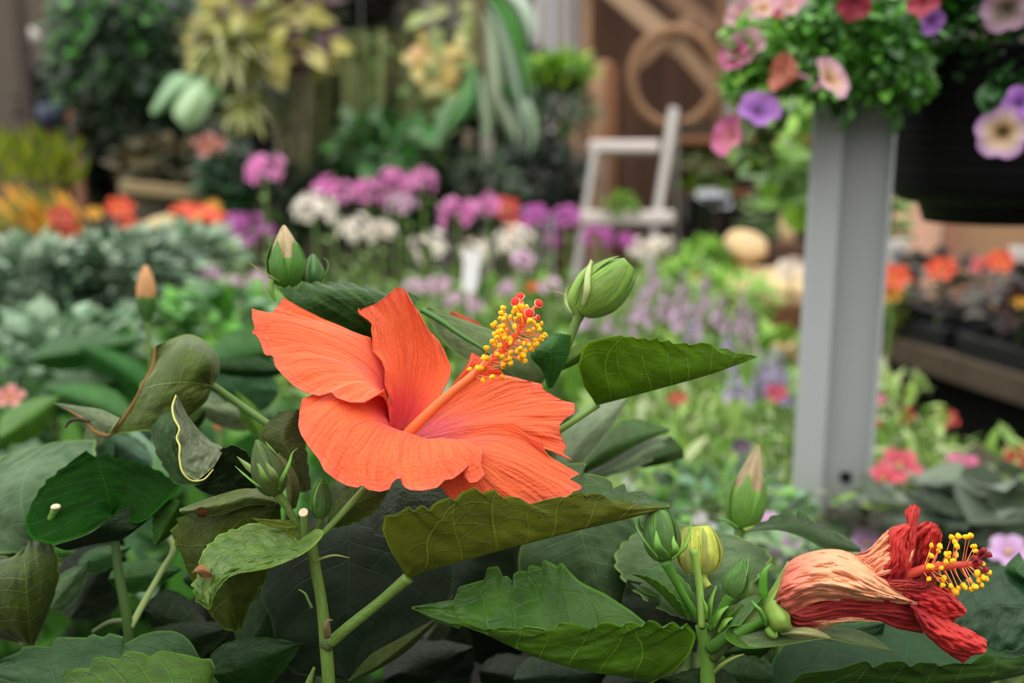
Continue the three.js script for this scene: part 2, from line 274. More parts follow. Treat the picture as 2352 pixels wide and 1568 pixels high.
// the open flower: five petals, the staminal column with anthers and five red stigma pads
const fl = sub(plant, 'flower', near([925, 1010, 1]));
fl.userData.label = 'open coral-orange bloom';
const PS = { nu: 90, nv: 70, th: 0.00045 };
const petalSpecs = [
  { m: petalB, rows: [   // upper middle
    [[900, 1000, 1.3], [897, 941, 1.4], [885, 849, 1.6], [858, 806, 1.8], [854, 750, 2.1], [824, 708, 2.2]],
    [[906, 1000, 1.7], [915, 900, 2.5], [905, 800, 2.9], [892, 740, 2.8], [869, 695, 2.6]],
    [[914, 1000, 2.0], [940, 900, 3.1], [947, 800, 3.4], [938, 720, 3.3], [918, 660, 3.1]],
    [[922, 1000, 2.0], [965, 910, 2.9], [990, 840, 3.1], [985, 780, 3.1], [961, 716, 3.1]],
    [[930, 1003, 1.6], [985, 945, 1.9], [1016, 900, 2.2], [1036, 850, 2.5], [1019, 802, 2.8]]],
    rim: [[824, 708], [822, 714], [840, 706], [869, 695], [894, 674], [908, 662], [918, 660], [931, 666], [944, 691], [961, 716], [983, 756], [1001, 774], [1019, 802]], marks: [0, 3, 6, 9, 12],
    e0: [[900, 1000], [897, 941], [897, 916], [884, 884], [885, 849], [877, 827], [858, 806], [856, 774], [853, 756], [856, 741], [844, 731], [826, 718], [824, 708]], fall: 0.14, ripple: [0.2, 8, 2.4], seed: 2 },
  { m: petalA, rows: [   // upper left
    [[905, 1000, 1.2], [895, 930, 1.5], [885, 849, 2.1], [851, 775, 2.4], [740, 731, 2.4], [651, 683, 2.0]],
    [[902, 1000, 1.2], [889, 910, 1.6], [850, 820, 1.8], [700, 742, 1.6], [578, 709, 1.0]],
    [[900, 1000, 1.1], [885, 910, 1.4], [830, 850, 1.2], [720, 815, 0.8], [613, 816, 0.3]],
    [[899, 1000, 1.0], [887, 920, 1.0], [850, 880, 0.5], [790, 880, 0.1], [733, 909, -0.4]],
    [[898, 1000, 0.8], [890, 930, 0.7], [872, 900, 0.2], [855, 905, -0.3], [836, 924, -0.8]],
    [[898, 1000, 0.6], [894, 945, 0.5], [892, 925, 0.2], [888, 908, 0.0], [883, 894, -0.3]]],
    rim: [[651, 683], [640, 700], [624, 718], [600, 718], [585, 714], [578, 709], [579, 731], [585, 752], [577, 767], [588, 768], [599, 788], [606, 812], [613, 816], [627, 815], [631, 841], [651, 863], [674, 886], [701, 902], [733, 909], [761, 900], [772, 913], [804, 924], [836, 924], [861, 909], [883, 894]], marks: [0, 5, 12, 18, 22, 24],
    e0: [[905, 1000], [893, 930], [885, 849], [877, 827], [858, 806], [851, 775], [835, 771], [808, 761], [783, 749], [740, 731], [690, 706], [651, 683]], fall: 0.12, ripple: [0.2, 9, 2.4], seed: 5 },
  { m: petalC, rows: [   // right, behind the column
    [[930, 1010, 1.5], [1001, 925, 2.0], [1045, 875, 2.3], [1076, 830, 2.5], [1083, 809, 2.6]],
    [[936, 1010, 1.5], [1020, 940, 2.1], [1080, 895, 2.5], [1130, 862, 2.7], [1172, 864, 2.7]],
    [[944, 1010, 1.4], [1050, 950, 1.9], [1130, 915, 2.2], [1200, 890, 2.3], [1244, 882, 2.2]],
    [[950, 1010, 1.3], [1070, 965, 1.6], [1160, 945, 1.8], [1250, 930, 1.6], [1320, 927, 1.3]],
    [[955, 1010, 1.1], [1080, 980, 1.2], [1170, 972, 1.3], [1240, 975, 1.1], [1286, 974, 0.9]],
    [[958, 1020, 1.0], [1060, 1022, 1.0], [1160, 1022, 0.9], [1240, 1028, 0.6], [1316, 1057, 0.3]]],
    rim: [[1083, 809], [1097, 816], [1119, 834], [1147, 849], [1160, 862], [1172, 864], [1208, 874], [1244, 882], [1249, 895], [1272, 909], [1294, 920], [1320, 927], [1320, 949], [1301, 959], [1286, 974], [1285, 991], [1292, 1009], [1301, 1027], [1294, 1036], [1300, 1046], [1316, 1057]], marks: [0, 5, 7, 11, 14, 20], ripple: [0.26, 9, 2.4], seed: 8 },
  { m: petalC, rows: [   // lower right
    [[945, 1012, 0.9], [1058, 1004, 0.6], [1129, 978, 0.7], [1190, 980, 0.6], [1244, 1009, 0.3]],
    [[947, 1014, 0.8], [1060, 1012, 0.3], [1150, 1008, 0.4], [1240, 1045, 0.2], [1331, 1088, 0.1]],
    [[947, 1016, 0.7], [1060, 1028, 0.0], [1140, 1048, -0.3], [1230, 1090, -0.4], [1308, 1140, -0.4]],
    [[946, 1020, 0.7], [1055, 1045, -0.2], [1110, 1080, -0.5], [1165, 1122, -0.6], [1211, 1158, -0.6]],
    [[944, 1024, 0.7], [1040, 1055, -0.2], [1070, 1090, -0.4], [1090, 1130, -0.5], [1110, 1170, -0.4]],
    [[940, 1028, 0.8], [1000, 1055, 0.1], [1015, 1085, 0.1], [1024, 1115, 0.2], [1036, 1147, 0.1]],
    [[936, 1032, 0.9], [985, 1060, 0.4], [995, 1085, 0.5], [1000, 1100, 0.5], [1008, 1114, 0.4]]],
    rim: [[1244, 1009], [1249, 1031], [1261, 1049], [1283, 1063], [1331, 1088], [1308, 1100], [1313, 1104], [1336, 1116], [1333, 1125], [1315, 1129], [1308, 1140], [1272, 1145], [1211, 1158], [1160, 1165], [1110, 1170], [1070, 1160], [1036, 1147], [1008, 1114]], marks: [0, 4, 10, 12, 14, 16, 17],
    e0: [[945, 1012], [1058, 1006], [1104, 981], [1129, 977], [1179, 972], [1211, 995], [1244, 1009]], fall: 0.12, ripple: [0.17, 11, 2], seed: 11 },
  { m: petalA, rows: [   // lower left, in front
    [[905, 1020, 1.3], [896, 925, 1.5], [850, 885, 1.5], [772, 890, 0.8], [694, 916, -0.3]],
    [[905, 1022, 1.1], [888, 955, 0.9], [838, 922, 0.5], [760, 925, -0.4], [685, 979, -1.0]],
    [[905, 1024, 0.9], [895, 985, 0.2], [845, 955, -0.4], [770, 990, -1.2], [733, 1056, -1.7]],
    [[907, 1026, 0.9], [905, 1002, 0.1], [872, 972, -0.6], [822, 1035, -1.5], [797, 1115, -2.0]],
    [[912, 1028, 0.9], [922, 1016, 0.1], [912, 987, -0.6], [880, 1050, -1.6], [872, 1129, -2.2]],
    [[918, 1030, 0.9], [945, 1024, 0.1], [955, 1000, -0.6], [950, 1060, -1.6], [969, 1127, -2.2]],
    [[924, 1032, 0.9], [970, 1028, 0.1], [1000, 1008, -0.5], [1020, 1045, -1.3], [1040, 1100, -1.8]],
    [[930, 1032, 0.9], [985, 1030, 0.2], [1040, 1009, -0.3], [1075, 1030, -0.9], [1113, 1090, -1.3]],
    [[936, 1032, 0.9], [990, 1030, 0.3], [1050, 1010, 0.1], [1085, 1014, -0.2], [1108, 1027, -0.5]]],
    rim: [[694, 916], [688, 941], [685, 979], [692, 999], [708, 1024], [733, 1056], [745, 1081], [772, 1102], [797, 1115], [822, 1120], [833, 1113], [844, 1124], [872, 1129], [894, 1124], [901, 1109], [911, 1099], [922, 1099], [926, 1116], [940, 1125], [969, 1127], [1004, 1120], [1022, 1102], [1040, 1100], [1061, 1084], [1079, 1066], [1072, 1081], [1067, 1095], [1079, 1109], [1097, 1106], [1113, 1090], [1104, 1066], [1108, 1045], [1108, 1027]], marks: [0, 2, 5, 8, 12, 19, 22, 29, 32], nu: 130, ripple: [0.16, 12, 2.2], seed: 14 },
];
for (const s of petalSpecs) { const g = sheet({ ...PS, rippleRim: true, ...s }); g.clearGroups(); part(fl, 'petal', g, s.m); }
part(fl, 'staminal_column', tube([[925, 1008, 0.7], [960, 972, 0.5], [1022, 914, 0.2], [1097, 854, -0.1], [1147, 810, -0.3], [1183, 770, -0.5], [1206, 735, -0.6]], [13, 12.5, 11.5, 10.5, 11, 9, 4], 40, 16), columnMat);
// anthers at the end of fine filaments, all along the upper half of the column
function kidney(seed) {   // a pollen-covered anther
  const g = new THREE.IcosahedronGeometry(1, 3), p = g.attributes.position;
  for (let i = 0; i < p.count; i++) { const v = V(p.getX(i), p.getY(i), p.getZ(i)), k = 1 + 0.16 * N3(v.x * 3 + seed, v.y * 3, v.z * 3) + 0.1 * N3(v.x * 7, v.y * 7 + seed, v.z * 7); v.multiplyScalar(k); v.x *= 1.15; v.y += 0.28 * v.x * v.x - 0.12; v.z *= 0.85; p.setXYZ(i, v.x, v.y, v.z); }
  g.computeVertexNormals(); return g;
}
const anthers = [1.2, 4.7, 9.3].map(kidney);
function stamens(parent, spots, axis, r0, seed, z0, zs) {   // spots on the picture plane; axis: polyline [x, y, z] the filaments spring from
  const r = rng(seed), fil = [], dir = V(axis[axis.length - 1][0] - axis[0][0], axis[axis.length - 1][1] - axis[0][1], 0).normalize();
  spots.forEach(([x, y], i) => {
    const al = clamp(((x - axis[0][0]) * dir.x + (y - axis[0][1]) * dir.y) / Math.hypot(axis[axis.length - 1][0] - axis[0][0], axis[axis.length - 1][1] - axis[0][1]) - 0.16 - 0.1 * r(), 0, 0.97);
    const s = al * (axis.length - 1), k = Math.min(axis.length - 2, Math.floor(s)), o = [0, 1, 2].map((q) => lerp(axis[k][q], axis[k + 1][q], s - k));
    const away = Math.hypot(x - o[0], y - o[1]), z = o[2] + (i % 3 ? -1 : 1) * zs * Math.sqrt(Math.max(0.08, 1 - Math.pow(away / z0, 2))) * (0.5 + 0.6 * r());
    const mid = [lerp(o[0], x, 0.55) + (r() - 0.5) * 5, lerp(o[1], y, 0.55) + 1.5, lerp(o[2], z, 0.6)];
    fil.push(tube([o, mid, [x, y, z]], [1.5, 1.1, 0.9], 7, 5));
    const m = new THREE.Mesh(anthers[i % 3], antherMat), p = near([x, y, z]); m.name = numbered('anther'); m.castShadow = m.receiveShadow = true;
    const q = r0 * PX * (0.85 + 0.3 * r()); m.scale.set(q, q, q); m.rotation.set(r() * 6, r() * 6, r() * 6); m.position.copy(p.sub(anchor(parent))); parent.add(m);
  });
  const f = part(parent, 'filaments', mergeGeometries(fil), filamentMat); f.userData.kind = 'stuff';
}
const C4 = [[1220, 520], [1180, 610], [1255, 660], [1350, 690], [1160, 710], [1230, 730], [1080, 790], [1040, 830], [1220, 845], [1160, 870], [1130, 960], [1190, 930], [1070, 1000], [1110, 1060], [1030, 1130], [1110, 1120], [1060, 1200], [1160, 1200], [1250, 1250], [1120, 1365], [920, 1245], [870, 1420], [930, 1430], [1440, 525], [1400, 595], [1475, 590], [1520, 660], [1555, 735], [1430, 860], [1445, 720], [1645, 510], [1700, 760], [1765, 780], [1910, 805], [1845, 850], [1880, 915], [1760, 920], [1680, 940], [1950, 1040], [1900, 1095], [1800, 1100], [1690, 1190], [1640, 1130], [1595, 1165], [1810, 1190], [1730, 1280], [1840, 1170], [1530, 1255], [1610, 1300], [1470, 1310], [1350, 1330], [1510, 1140], [1340, 1090], [1345, 1150], [1260, 1360], [1210, 1400], [1335, 1430], [1260, 1470], [1560, 1370], [1520, 1430], [1615, 1480], [1590, 1390], [1360, 1520], [1200, 1520], [1230, 1560], [1250, 1065], [1285, 920], [1925, 1050], [1975, 1010], [1780, 1220], [1220, 1010], [1545, 500]].map(([x, y]) => [1000 + x / 7.84, 640 + y / 7.84]);
const C1 = [[1508, 637], [1560, 630], [1585, 628], [1628, 632], [1595, 708], [1655, 687], [1717, 687], [1725, 610], [1772, 600], [1863, 583], [1725, 625], [1855, 545]].map(([x, y]) => [540 + x / 2.8, 620 + y / 2.8]);
stamens(fl, [...C4, ...C1], [[1090, 860, -0.05], [1147, 810, -0.3], [1183, 770, -0.5], [1206, 735, -0.6]], 6.2, 11, 75, 1.0);
for (const [x, y, z, r, mx, my] of [[1195, 681, -0.4, 10.5, 1204, 712], [1184, 693, -0.9, 11, 1200, 718], [1237, 697, -0.7, 10.5, 1224, 710], [1216, 719, -1.3, 11, 1212, 728], [1235, 729, -0.2, 7, 1224, 732]]) {
  const root = [1207, 737, -0.6], st = sub(fl, 'stigma', near([x, y, z])); st.userData.label = 'red velvety stigma pad on its style';
  part(st, 'style', tube([root, [mx, my, (z - 0.6) / 2], [x, y + 3, z + 0.1]], [5, 4.2, 5], 12, 8), columnMat);
  const d = near([x, y, z]).sub(near([mx, my, (z - 0.6) / 2])).normalize().add(EYE.clone().sub(near([x, y, z])).normalize().multiplyScalar(1.1)).normalize();
  const q = new THREE.Quaternion().setFromUnitVectors(V(0, 1, 0), d), put = (g) => { g.applyQuaternion(q); const p = near([x, y, z]); g.translate(p.x, p.y, p.z); return g; };
  const R = r * PX, cap = new THREE.SphereGeometry(R * 0.92, 24, 12); cap.scale(1, 0.6, 1); cap.translate(0, R * 0.26, 0);
  const hairs = new THREE.TorusGeometry(R * 0.9, R * 0.15, 10, 28); hairs.rotateX(Math.PI / 2);
  part(st, 'pad', put(cap), stigmaMat); part(st, 'hairy_rim', put(hairs), stigmaRim);
}
// calyx and stalk of the open flower, behind and under the front petal
part(fl, 'calyx', tube([[880, 1085, 2.2], [895, 1060, 2], [912, 1025, 1.6]], [14, 20, 17], 16, 14), calyxMat);
part(plant, 'flower_stalk', tube([[742, 1225, 0], [775, 1190, 0], [820, 1142, 0.4], [850, 1110, 1.2], [882, 1083, 2.2]], [7.5, 8, 9, 10, 12], 24, 10), mat('#6f9440', 0.55));

// ---- buds: ribbed calyx, optional petal tip, bracts round the base
function bud(parent, o) {
  const b = sub(parent, 'bud', near(o.base)); if (o.label) b.userData.label = o.label;
  const A = near(o.base), B = near(o.tip), ax = B.clone().sub(A), len = ax.length(), q = new THREE.Quaternion().setFromUnitVectors(V(0, 1, 0), ax.clone().normalize()), R = o.r * PX * (1 + (o.base[2] || 0) / 42);
  const body = (v0, v1, k, prof, seg = 40) => {
    const pos = [], idx = [], uv = [], nv = 28;
    for (let j = 0; j <= nv; j++) for (let i = 0; i <= seg; i++) {
      const v = lerp(v0, v1, j / nv), a = i / seg * Math.PI * 2, rib = 1 + (o.ribs ?? 0.07) * Math.cos(5 * a + (o.turn || 0)) * Math.sin(Math.PI * clamp(v, 0, 1)), rr = R * prof(v) * rib * k, tw = a + (o.twist || 0) * v;
      const p = V(Math.cos(tw) * rr, v * len, Math.sin(tw) * rr).applyQuaternion(q).add(A); pos.push(p.x, p.y, p.z); uv.push(i / seg, v);
    }
    for (let j = 0; j < nv; j++) for (let i = 0; i < seg; i++) { const a = j * (seg + 1) + i; idx.push(a, a + seg + 1, a + 1, a + 1, a + seg + 1, a + seg + 2); }
    const g = new THREE.BufferGeometry(); g.setAttribute('position', new THREE.Float32BufferAttribute(pos, 3)); g.setAttribute('uv', new THREE.Float32BufferAttribute(uv, 2)); g.setIndex(idx); g.computeVertexNormals(); return g;
  };
  const prof = o.prof || ((v) => Math.pow(Math.sin(Math.PI * Math.pow(clamp(v * 0.97 + 0.015, 0, 1), 0.72)), 0.8) * (1 - 0.12 * v) + 0.02);
  if (o.petal) part(b, 'furled_petals', body(0.3, 1, 0.86, prof), skin(o.petal));
  const lobes = o.lobes ?? 5, m = skin(o.mat || calyxMat);
  if (!o.petal) part(b, 'calyx', body(0, 1, 1, prof), m);
  else part(b, 'calyx', body(0, 0.45, 0.97, prof), m);
  for (let k = 0; k < lobes; k++) {       // the calyx lobes lie on the bud and end in points
    const a0 = (k + (o.turn || 0) / 6.28) / lobes * Math.PI * 2 + 0.3, G = [], top = o.lobeTop ?? 0.98, lw = o.lobeW ?? 0.62;
    for (let i = 0; i <= 10; i++) { const c = []; for (let j = 0; j <= 18; j++) { const v = lerp(0.03, top, j / 18), w = (Math.PI / lobes) * lw * 1.5 * Math.pow(1 - Math.pow(j / 18, 2.2), 0.8), a = a0 + (i / 5 - 1) * w, rr = R * prof(v) * (1.03 + 0.03 * (1 - Math.abs(i / 5 - 1))) + 0.0002 + (o.open || 0) * R * Math.pow(j / 18, 3), tw = a + (o.twist || 0) * v; c.push(V(Math.cos(tw) * rr, v * len, Math.sin(tw) * rr).applyQuaternion(q).add(A)); } G.push(c); }
    const g = fromGrid(G, 0.0003); g.clearGroups(); part(b, 'sepal', g, o.lobeMat ? skin(o.lobeMat) : m);
  }
  for (const br of o.bracts || []) part(b, 'bract', tube(br.p, br.r || [2.5, 4.5, 4, 2.5, 0.6], 22, 8, br.flat ?? 0.45), br.m || bractMat);
  if (o.stalk) part(b, 'bud_stalk', tube(o.stalk, o.sr || [8, 7, 8], 22, 10), o.sm || stemMat);
  return b;
}
bud(plant, { label: 'tight olive-green bud with spreading thread-like bracts', base: [636, 1137, -0.6], tip: [589, 1009, -0.8], r: 36, mat: calyxDark, lobeMat: mat('#57702a', 0.6), ribs: 0.05, twist: 0.25, lobeTop: 0.93,
  stalk: [[706, 1228, 0], [675, 1190, -0.3], [655, 1158, -0.5], [636, 1134, -0.6]], sr: [7, 8, 9, 12],
  bracts: [{ p: [[640, 1125, -1.2], [648, 1100, -1.6], [664, 1066, -1.4], [672, 1040, -0.8], [684, 1028, -0.4]], r: [3, 5, 4, 2.5, 1] }, { p: [[618, 1125, -1], [590, 1112, -1.2], [562, 1090, -1], [540, 1070, -0.6]], r: [3, 5, 4, 1] }, { p: [[612, 1118, 0.2], [590, 1090, 0.8], [570, 1072, 1], [544, 1048, 1.2]], r: [3, 9, 11, 1], m: mat('#7f9a52', 0.6) }, { p: [[622, 1120, -2.0], [606, 1096, -2.5], [596, 1072, -2.4], [590, 1064, -2.2]], r: [5, 9, 6, 0.8], m: mat('#5d7d2c', 0.6), flat: 0.3 }, { p: [[636, 1118, -2.0], [628, 1090, -2.5], [616, 1072, -2.3], [610, 1062, -2.0]], r: [5, 10, 7, 0.8], m: mat('#5a6d2c', 0.6), flat: 0.3 }, { p: [[645, 1095, 0], [640, 1060, 0.4], [622, 1030, 0.4], [610, 1014, 0.4]], r: [3, 5, 5, 0.8], m: mat('#6f9a34', 0.6) }] });
bud(plant, { label: 'small closed bud beside the flower stalk', base: [735, 1190, -0.3], tip: [740, 1098, -0.3], r: 23, mat: calyxMat, ribs: 0.1, bracts: [{ p: [[728, 1180, -0.5], [722, 1150, -0.9], [735, 1110, -0.8], [748, 1112, -0.5]], r: [2, 4, 3, 1] }, { p: [[745, 1180, -0.2], [758, 1150, -0.2], [752, 1110, 0], [744, 1092, 0]], r: [3, 6, 5, 1] }], stalk: [[728, 1225, 0], [732, 1205, -0.2], [735, 1188, -0.3]], sr: [7, 7, 9] });
const topBud = bud(plant, { label: 'large bud with papery pale tip above the coral flower', base: [660, 660, 6], tip: [652, 517, 6], r: 44, petal: wiltMat, mat: mat('#5f9a2a', 0.6), lobeMat: mat('#5c9c26', 0.6), lobeTop: 0.74, ribs: 0.06, turn: 1.6, lobeW: 0.56,
  stalk: [[700, 760, 5], [672, 700, 6], [660, 655, 6]], sr: [9, 9, 14], bracts: [{ p: [[650, 655, 6], [630, 640, 5], [605, 625, 5], [575, 605, 5]], r: [4, 3, 2.4, 1.5], m: mat('#a9aa66', 0.7) }, { p: [[625, 640, 5.5], [622, 665, 5.4], [632, 690, 5.4]], r: [6, 8, 3] }] });
bud(plant, { label: 'small folded pale-edged bud beside the papery-tipped bud', base: [715, 655, 6.5], tip: [719, 583, 6.5], r: 26, mat: mat('#4d8040', 0.6), lobeMat: mat('#8fae6a', 0.6), lobes: 4, lobeW: 0.2, ribs: 0.2, bracts: [{ p: [[735, 650, 6.5], [752, 620, 6.5], [752, 600, 6.5], [742, 592, 6.5]], r: [3, 5, 4, 1.5] }] });
bud(plant, { label: 'fat yellow-green bud leaning right above the stamens', base: [1330, 715, 5.5], tip: [1446, 605, 5], r: 52, mat: mat('#7fa93c', 0.6), lobeMat: mat('#8fb545', 0.6), ribs: 0.1, open: 0.12, turn: 1, prof: (v) => Math.pow(Math.sin(Math.PI * Math.pow(clamp(v * 0.88 + 0.04, 0, 1), 0.85)), 0.7),
  stalk: [[1290, 835, 5], [1310, 775, 5.4], [1328, 730, 5.5], [1345, 702, 5.5]], sr: [10, 11, 12, 15],
  bracts: [{ p: [[1322, 722, 5], [1312, 690, 4.6], [1330, 645, 4.6], [1362, 600, 5]], r: [6, 11, 10, 2], m: mat('#88ad4c', 0.6) }, { p: [[1315, 718, 6], [1300, 690, 6.5], [1305, 660, 6.5], [1330, 652, 6]], r: [4, 5, 3, 1], m: mat('#9db06a', 0.6) }, { p: [[1340, 700, 4.5], [1348, 668, 4.2], [1350, 635, 4.4], [1358, 596, 5]], r: [5, 9, 7, 1.5], m: mat('#a8b574', 0.6) }, { p: [[1310, 705, 6], [1300, 680, 6], [1285, 672, 6], [1268, 668, 6]], r: [3, 2.5, 2, 1], m: mat('#b8bd84', 0.6) }] });

// ---- stems
part(plant, 'stem', tube([[775, 2000, 0.4], [760, 1700, 0.2], [755, 1568, 0], [748, 1475, 0], [738, 1380, 0], [722, 1290, 0], [715, 1235, 0]], [24, 19, 17, 15, 15, 13, 13], 60, 14), stemMat);
part(plant, 'stem_knuckle', tube([[737, 1480, -0.1], [752, 1478, -0.2], [765, 1470, -0.4]], [8, 18, 10], 10, 12), stemDark);
part(plant, 'side_shoot', tube([[752, 1460, -0.8], [748, 1440, -1.1], [752, 1425, -1.1], [764, 1424, -1]], [8, 7, 6, 1.5], 12, 8), woodMat);
part(plant, 'cut_stub', tube([[703, 1245, -0.2], [700, 1210, -0.5], [698, 1182, -0.6]], [10, 9, 9.5], 12, 12), stemMat);
{ const g = new THREE.CylinderGeometry(10.5 * PX, 10 * PX, 0.0016, 24); const p = near([697.5, 1178, -0.65]); const q = new THREE.Quaternion().setFromUnitVectors(V(0, 1, 0), V(-0.05, 0.75, 0.66).normalize()); g.applyQuaternion(q); g.translate(p.x, p.y, p.z); part(plant, 'cut_end', g, cutMat, 'pale sawn end of the cut stub'); }
part(plant, 'stipule', tube([[722, 1290, -1], [745, 1280, -1.3], [770, 1275, -1.3], [803, 1281, -1.2]], [4, 3, 2.4, 0.8], 18, 6), mat('#7f8c4a', 0.7));
part(plant, 'stipule', tube([[716, 1395, -1], [708, 1378, -1.2], [700, 1362, -1.3], [686, 1353, -1.3]], [4, 3.5, 3, 1.5], 18, 6), mat('#5d7a34', 0.7));
part(plant, 'stem_tip', tube([[700, 1600, -0.6], [712, 1560, -0.7], [722, 1532, -0.8]], [9, 8, 3], 12, 8), stemMat);

// ---- leaves of the main plant
// folded olive leaf under the flower
leaf(plant, { label: 'folded olive-brown leaf cradling the flower from below', nu: 60, nv: 90, tint: ['#6d8a5c', '#8f9640'], uv: 1, crease: 0.55, see: [0.8, 0.5, 'under'],
  rows: [[[935, 1326, -0.6], [905, 1270, 1.2], [990, 1165, 2], [1150, 1095, 2.3], [1300, 1064, 2], [1400, 1100, 1.2], [1485, 1138, 0.5], [1538, 1163, 0]], [[935, 1326, -1.2], [1010, 1302, -1.4], [1100, 1277, -1.4], [1300, 1224, -1.2], [1450, 1188, -0.6], [1538, 1164, 0]], [[935, 1326, -1.4], [893, 1262, -2.3], [886, 1195, -2.7], [1000, 1155, -2.6], [1149, 1140, -2.2], [1335, 1133, -1.6], [1458, 1155, -0.7], [1538, 1165, 0]]],
  e0: [[935, 1326], [905, 1270], [990, 1165], [1150, 1095], [1270, 1075], [1290, 1060], [1297, 1064], [1348, 1062], [1338, 1088], [1360, 1088], [1391, 1096], [1407, 1108], [1404, 1125], [1435, 1108], [1438, 1131], [1482, 1125], [1486, 1143], [1538, 1156]],
  e1: [[935, 1326], [895, 1260], [878, 1215], [884, 1183], [903, 1183], [925, 1172], [940, 1162], [949, 1176], [960, 1164], [971, 1158], [985, 1176], [992, 1160], [1006, 1151], [1025, 1144], [1038, 1142], [1042, 1151], [1060, 1130], [1092, 1119], [1106, 1133], [1120, 1127], [1137, 1124], [1149, 1144], [1165, 1140], [1181, 1140], [1200, 1146], [1210, 1161], [1250, 1148], [1289, 1140], [1296, 1145], [1312, 1133], [1335, 1130], [1338, 1141], [1350, 1133], [1375, 1133], [1396, 1142], [1400, 1152], [1431, 1147], [1458, 1155], [1463, 1162], [1494, 1159], [1538, 1168]], fall: 0.3, ripple: [0.14, 3, 9], seed: 3 });
part(plant, 'leaf_stalk', tube([[760, 1475, -0.3], [800, 1440, -0.6], [870, 1384, -0.9], [938, 1326, -1.3]], [14, 13, 12, 14], 30, 12), stemMat);
// blistered leaf with brown tip
leaf(plant, { label: 'blistered glossy leaf with a browned tip', nu: 50, nv: 70, tint: ['#8fb05c', '#7fa02c', 0.3], tv: 1, crease: 0.35, see: [0.25, 0.5, 'top'],
  rows: [[[687, 1262, -0.6], [672, 1228, 0.2], [604, 1204, 0.6], [527, 1222, 0.5], [470, 1265, 0], [445, 1345, -0.8], [455, 1384, -1.2], [482, 1397, -1.4]], [[687, 1263, -0.6], [640, 1266, -0.8], [571, 1277, -1.1], [500, 1320, -1.5], [482, 1398, -1.6]], [[690, 1263, -0.8], [722, 1216, -1.2], [744, 1222, -1.6], [711, 1262, -2.0], [625, 1302, -2.2], [529, 1324, -2.2], [494, 1368, -1.9], [482, 1399, -1.6]]],
  e0: [[687, 1262], [684, 1240], [671, 1226], [643, 1208], [604, 1201], [570, 1202], [550, 1210], [547, 1216], [527, 1215], [525, 1222], [505, 1226], [496, 1233], [491, 1244], [476, 1250], [475, 1258], [466, 1264], [464, 1276], [456, 1290], [460, 1305], [452, 1320], [454, 1326], [437, 1344], [448, 1350], [443, 1358], [452, 1366], [448, 1380], [460, 1384], [464, 1388], [474, 1398], [482, 1397]], fall: 0.3, ripple: [0.22, 7, 9], seed: 6 });
part(plant, 'dry_leaf_tip', sheet({ nu: 10, nv: 16, rows: [[[440, 1318, -1], [452, 1302, -1.1], [466, 1294, -1.2]], [[450, 1312, -1.7], [466, 1306, -1.8], [482, 1312, -1.8]], [[462, 1325, -1.4], [474, 1328, -1.6], [492, 1326, -1.6]]], th: 0.0003 }), [dryMat, dryMat], 'curled brown dry tip');
// hanging olive leaf behind it
leaf(plant, { nu: 50, nv: 60, tint: ['#8a9a58', '#66782c'], crease: 0.1, see: [0.5, 0.55, 'under'],
  rows: [[[640, 1150, 3], [560, 1135, 2.6], [460, 1160, 2.4], [405, 1215, 2.6], [418, 1290, 2.6], [470, 1380, 2.8], [525, 1446, 3]], [[640, 1152, 2.2], [560, 1190, 1.6], [500, 1270, 1.8], [520, 1370, 2.2], [540, 1450, 3]], [[645, 1156, 2.4], [640, 1240, 2.6], [610, 1330, 2.8], [570, 1400, 3], [554, 1446, 3.2]]],
  e0: [[640, 1150], [571, 1124], [493, 1140], [455, 1152], [414, 1169], [420, 1176], [434, 1180], [405, 1190], [411, 1200], [389, 1219], [405, 1232], [400, 1251], [412, 1262], [418, 1280], [425, 1300], [440, 1330], [470, 1390], [490, 1420], [518, 1446]], serrSide: 1, serr: [8, 7], ripple: [0.18, 3, 6], seed: 9 });
leaf(plant, { tint: ['#93a25e', '#8d9a4c'], nu: 30, crease: 0, see: [0.5, 0.5, 'top'], rows: [[[640, 1140, 2.2], [571, 1122, 2.2], [493, 1140, 1.9], [412, 1169, 2]], [[636, 1150, 1.2], [571, 1140, 1.0], [493, 1160, 1.0], [413, 1174, 1.6]], [[634, 1160, 1.6], [575, 1160, 1.3], [500, 1182, 1.3], [420, 1180, 1.7]]], ripple: [0.1, 2, 4], seed: 4, label: 'pale rolled leaf with a brown blotch' });
part(plant, 'brown_blotch', sheet({ nu: 8, nv: 8, th: 0.0002, rows: [[[450, 1170, 0.85], [462, 1164, 0.8], [476, 1168, 0.75]], [[450, 1178, 0.82], [462, 1180, 0.74], [478, 1178, 0.7]], [[456, 1186, 0.85], [464, 1188, 0.8], [472, 1186, 0.8]]], ripple: [0.02, 4, 4] }), [mat('#38240f', 0.95, { specularIntensity: 0.1 }), mat('#38240f', 0.95, { specularIntensity: 0.1 })]);
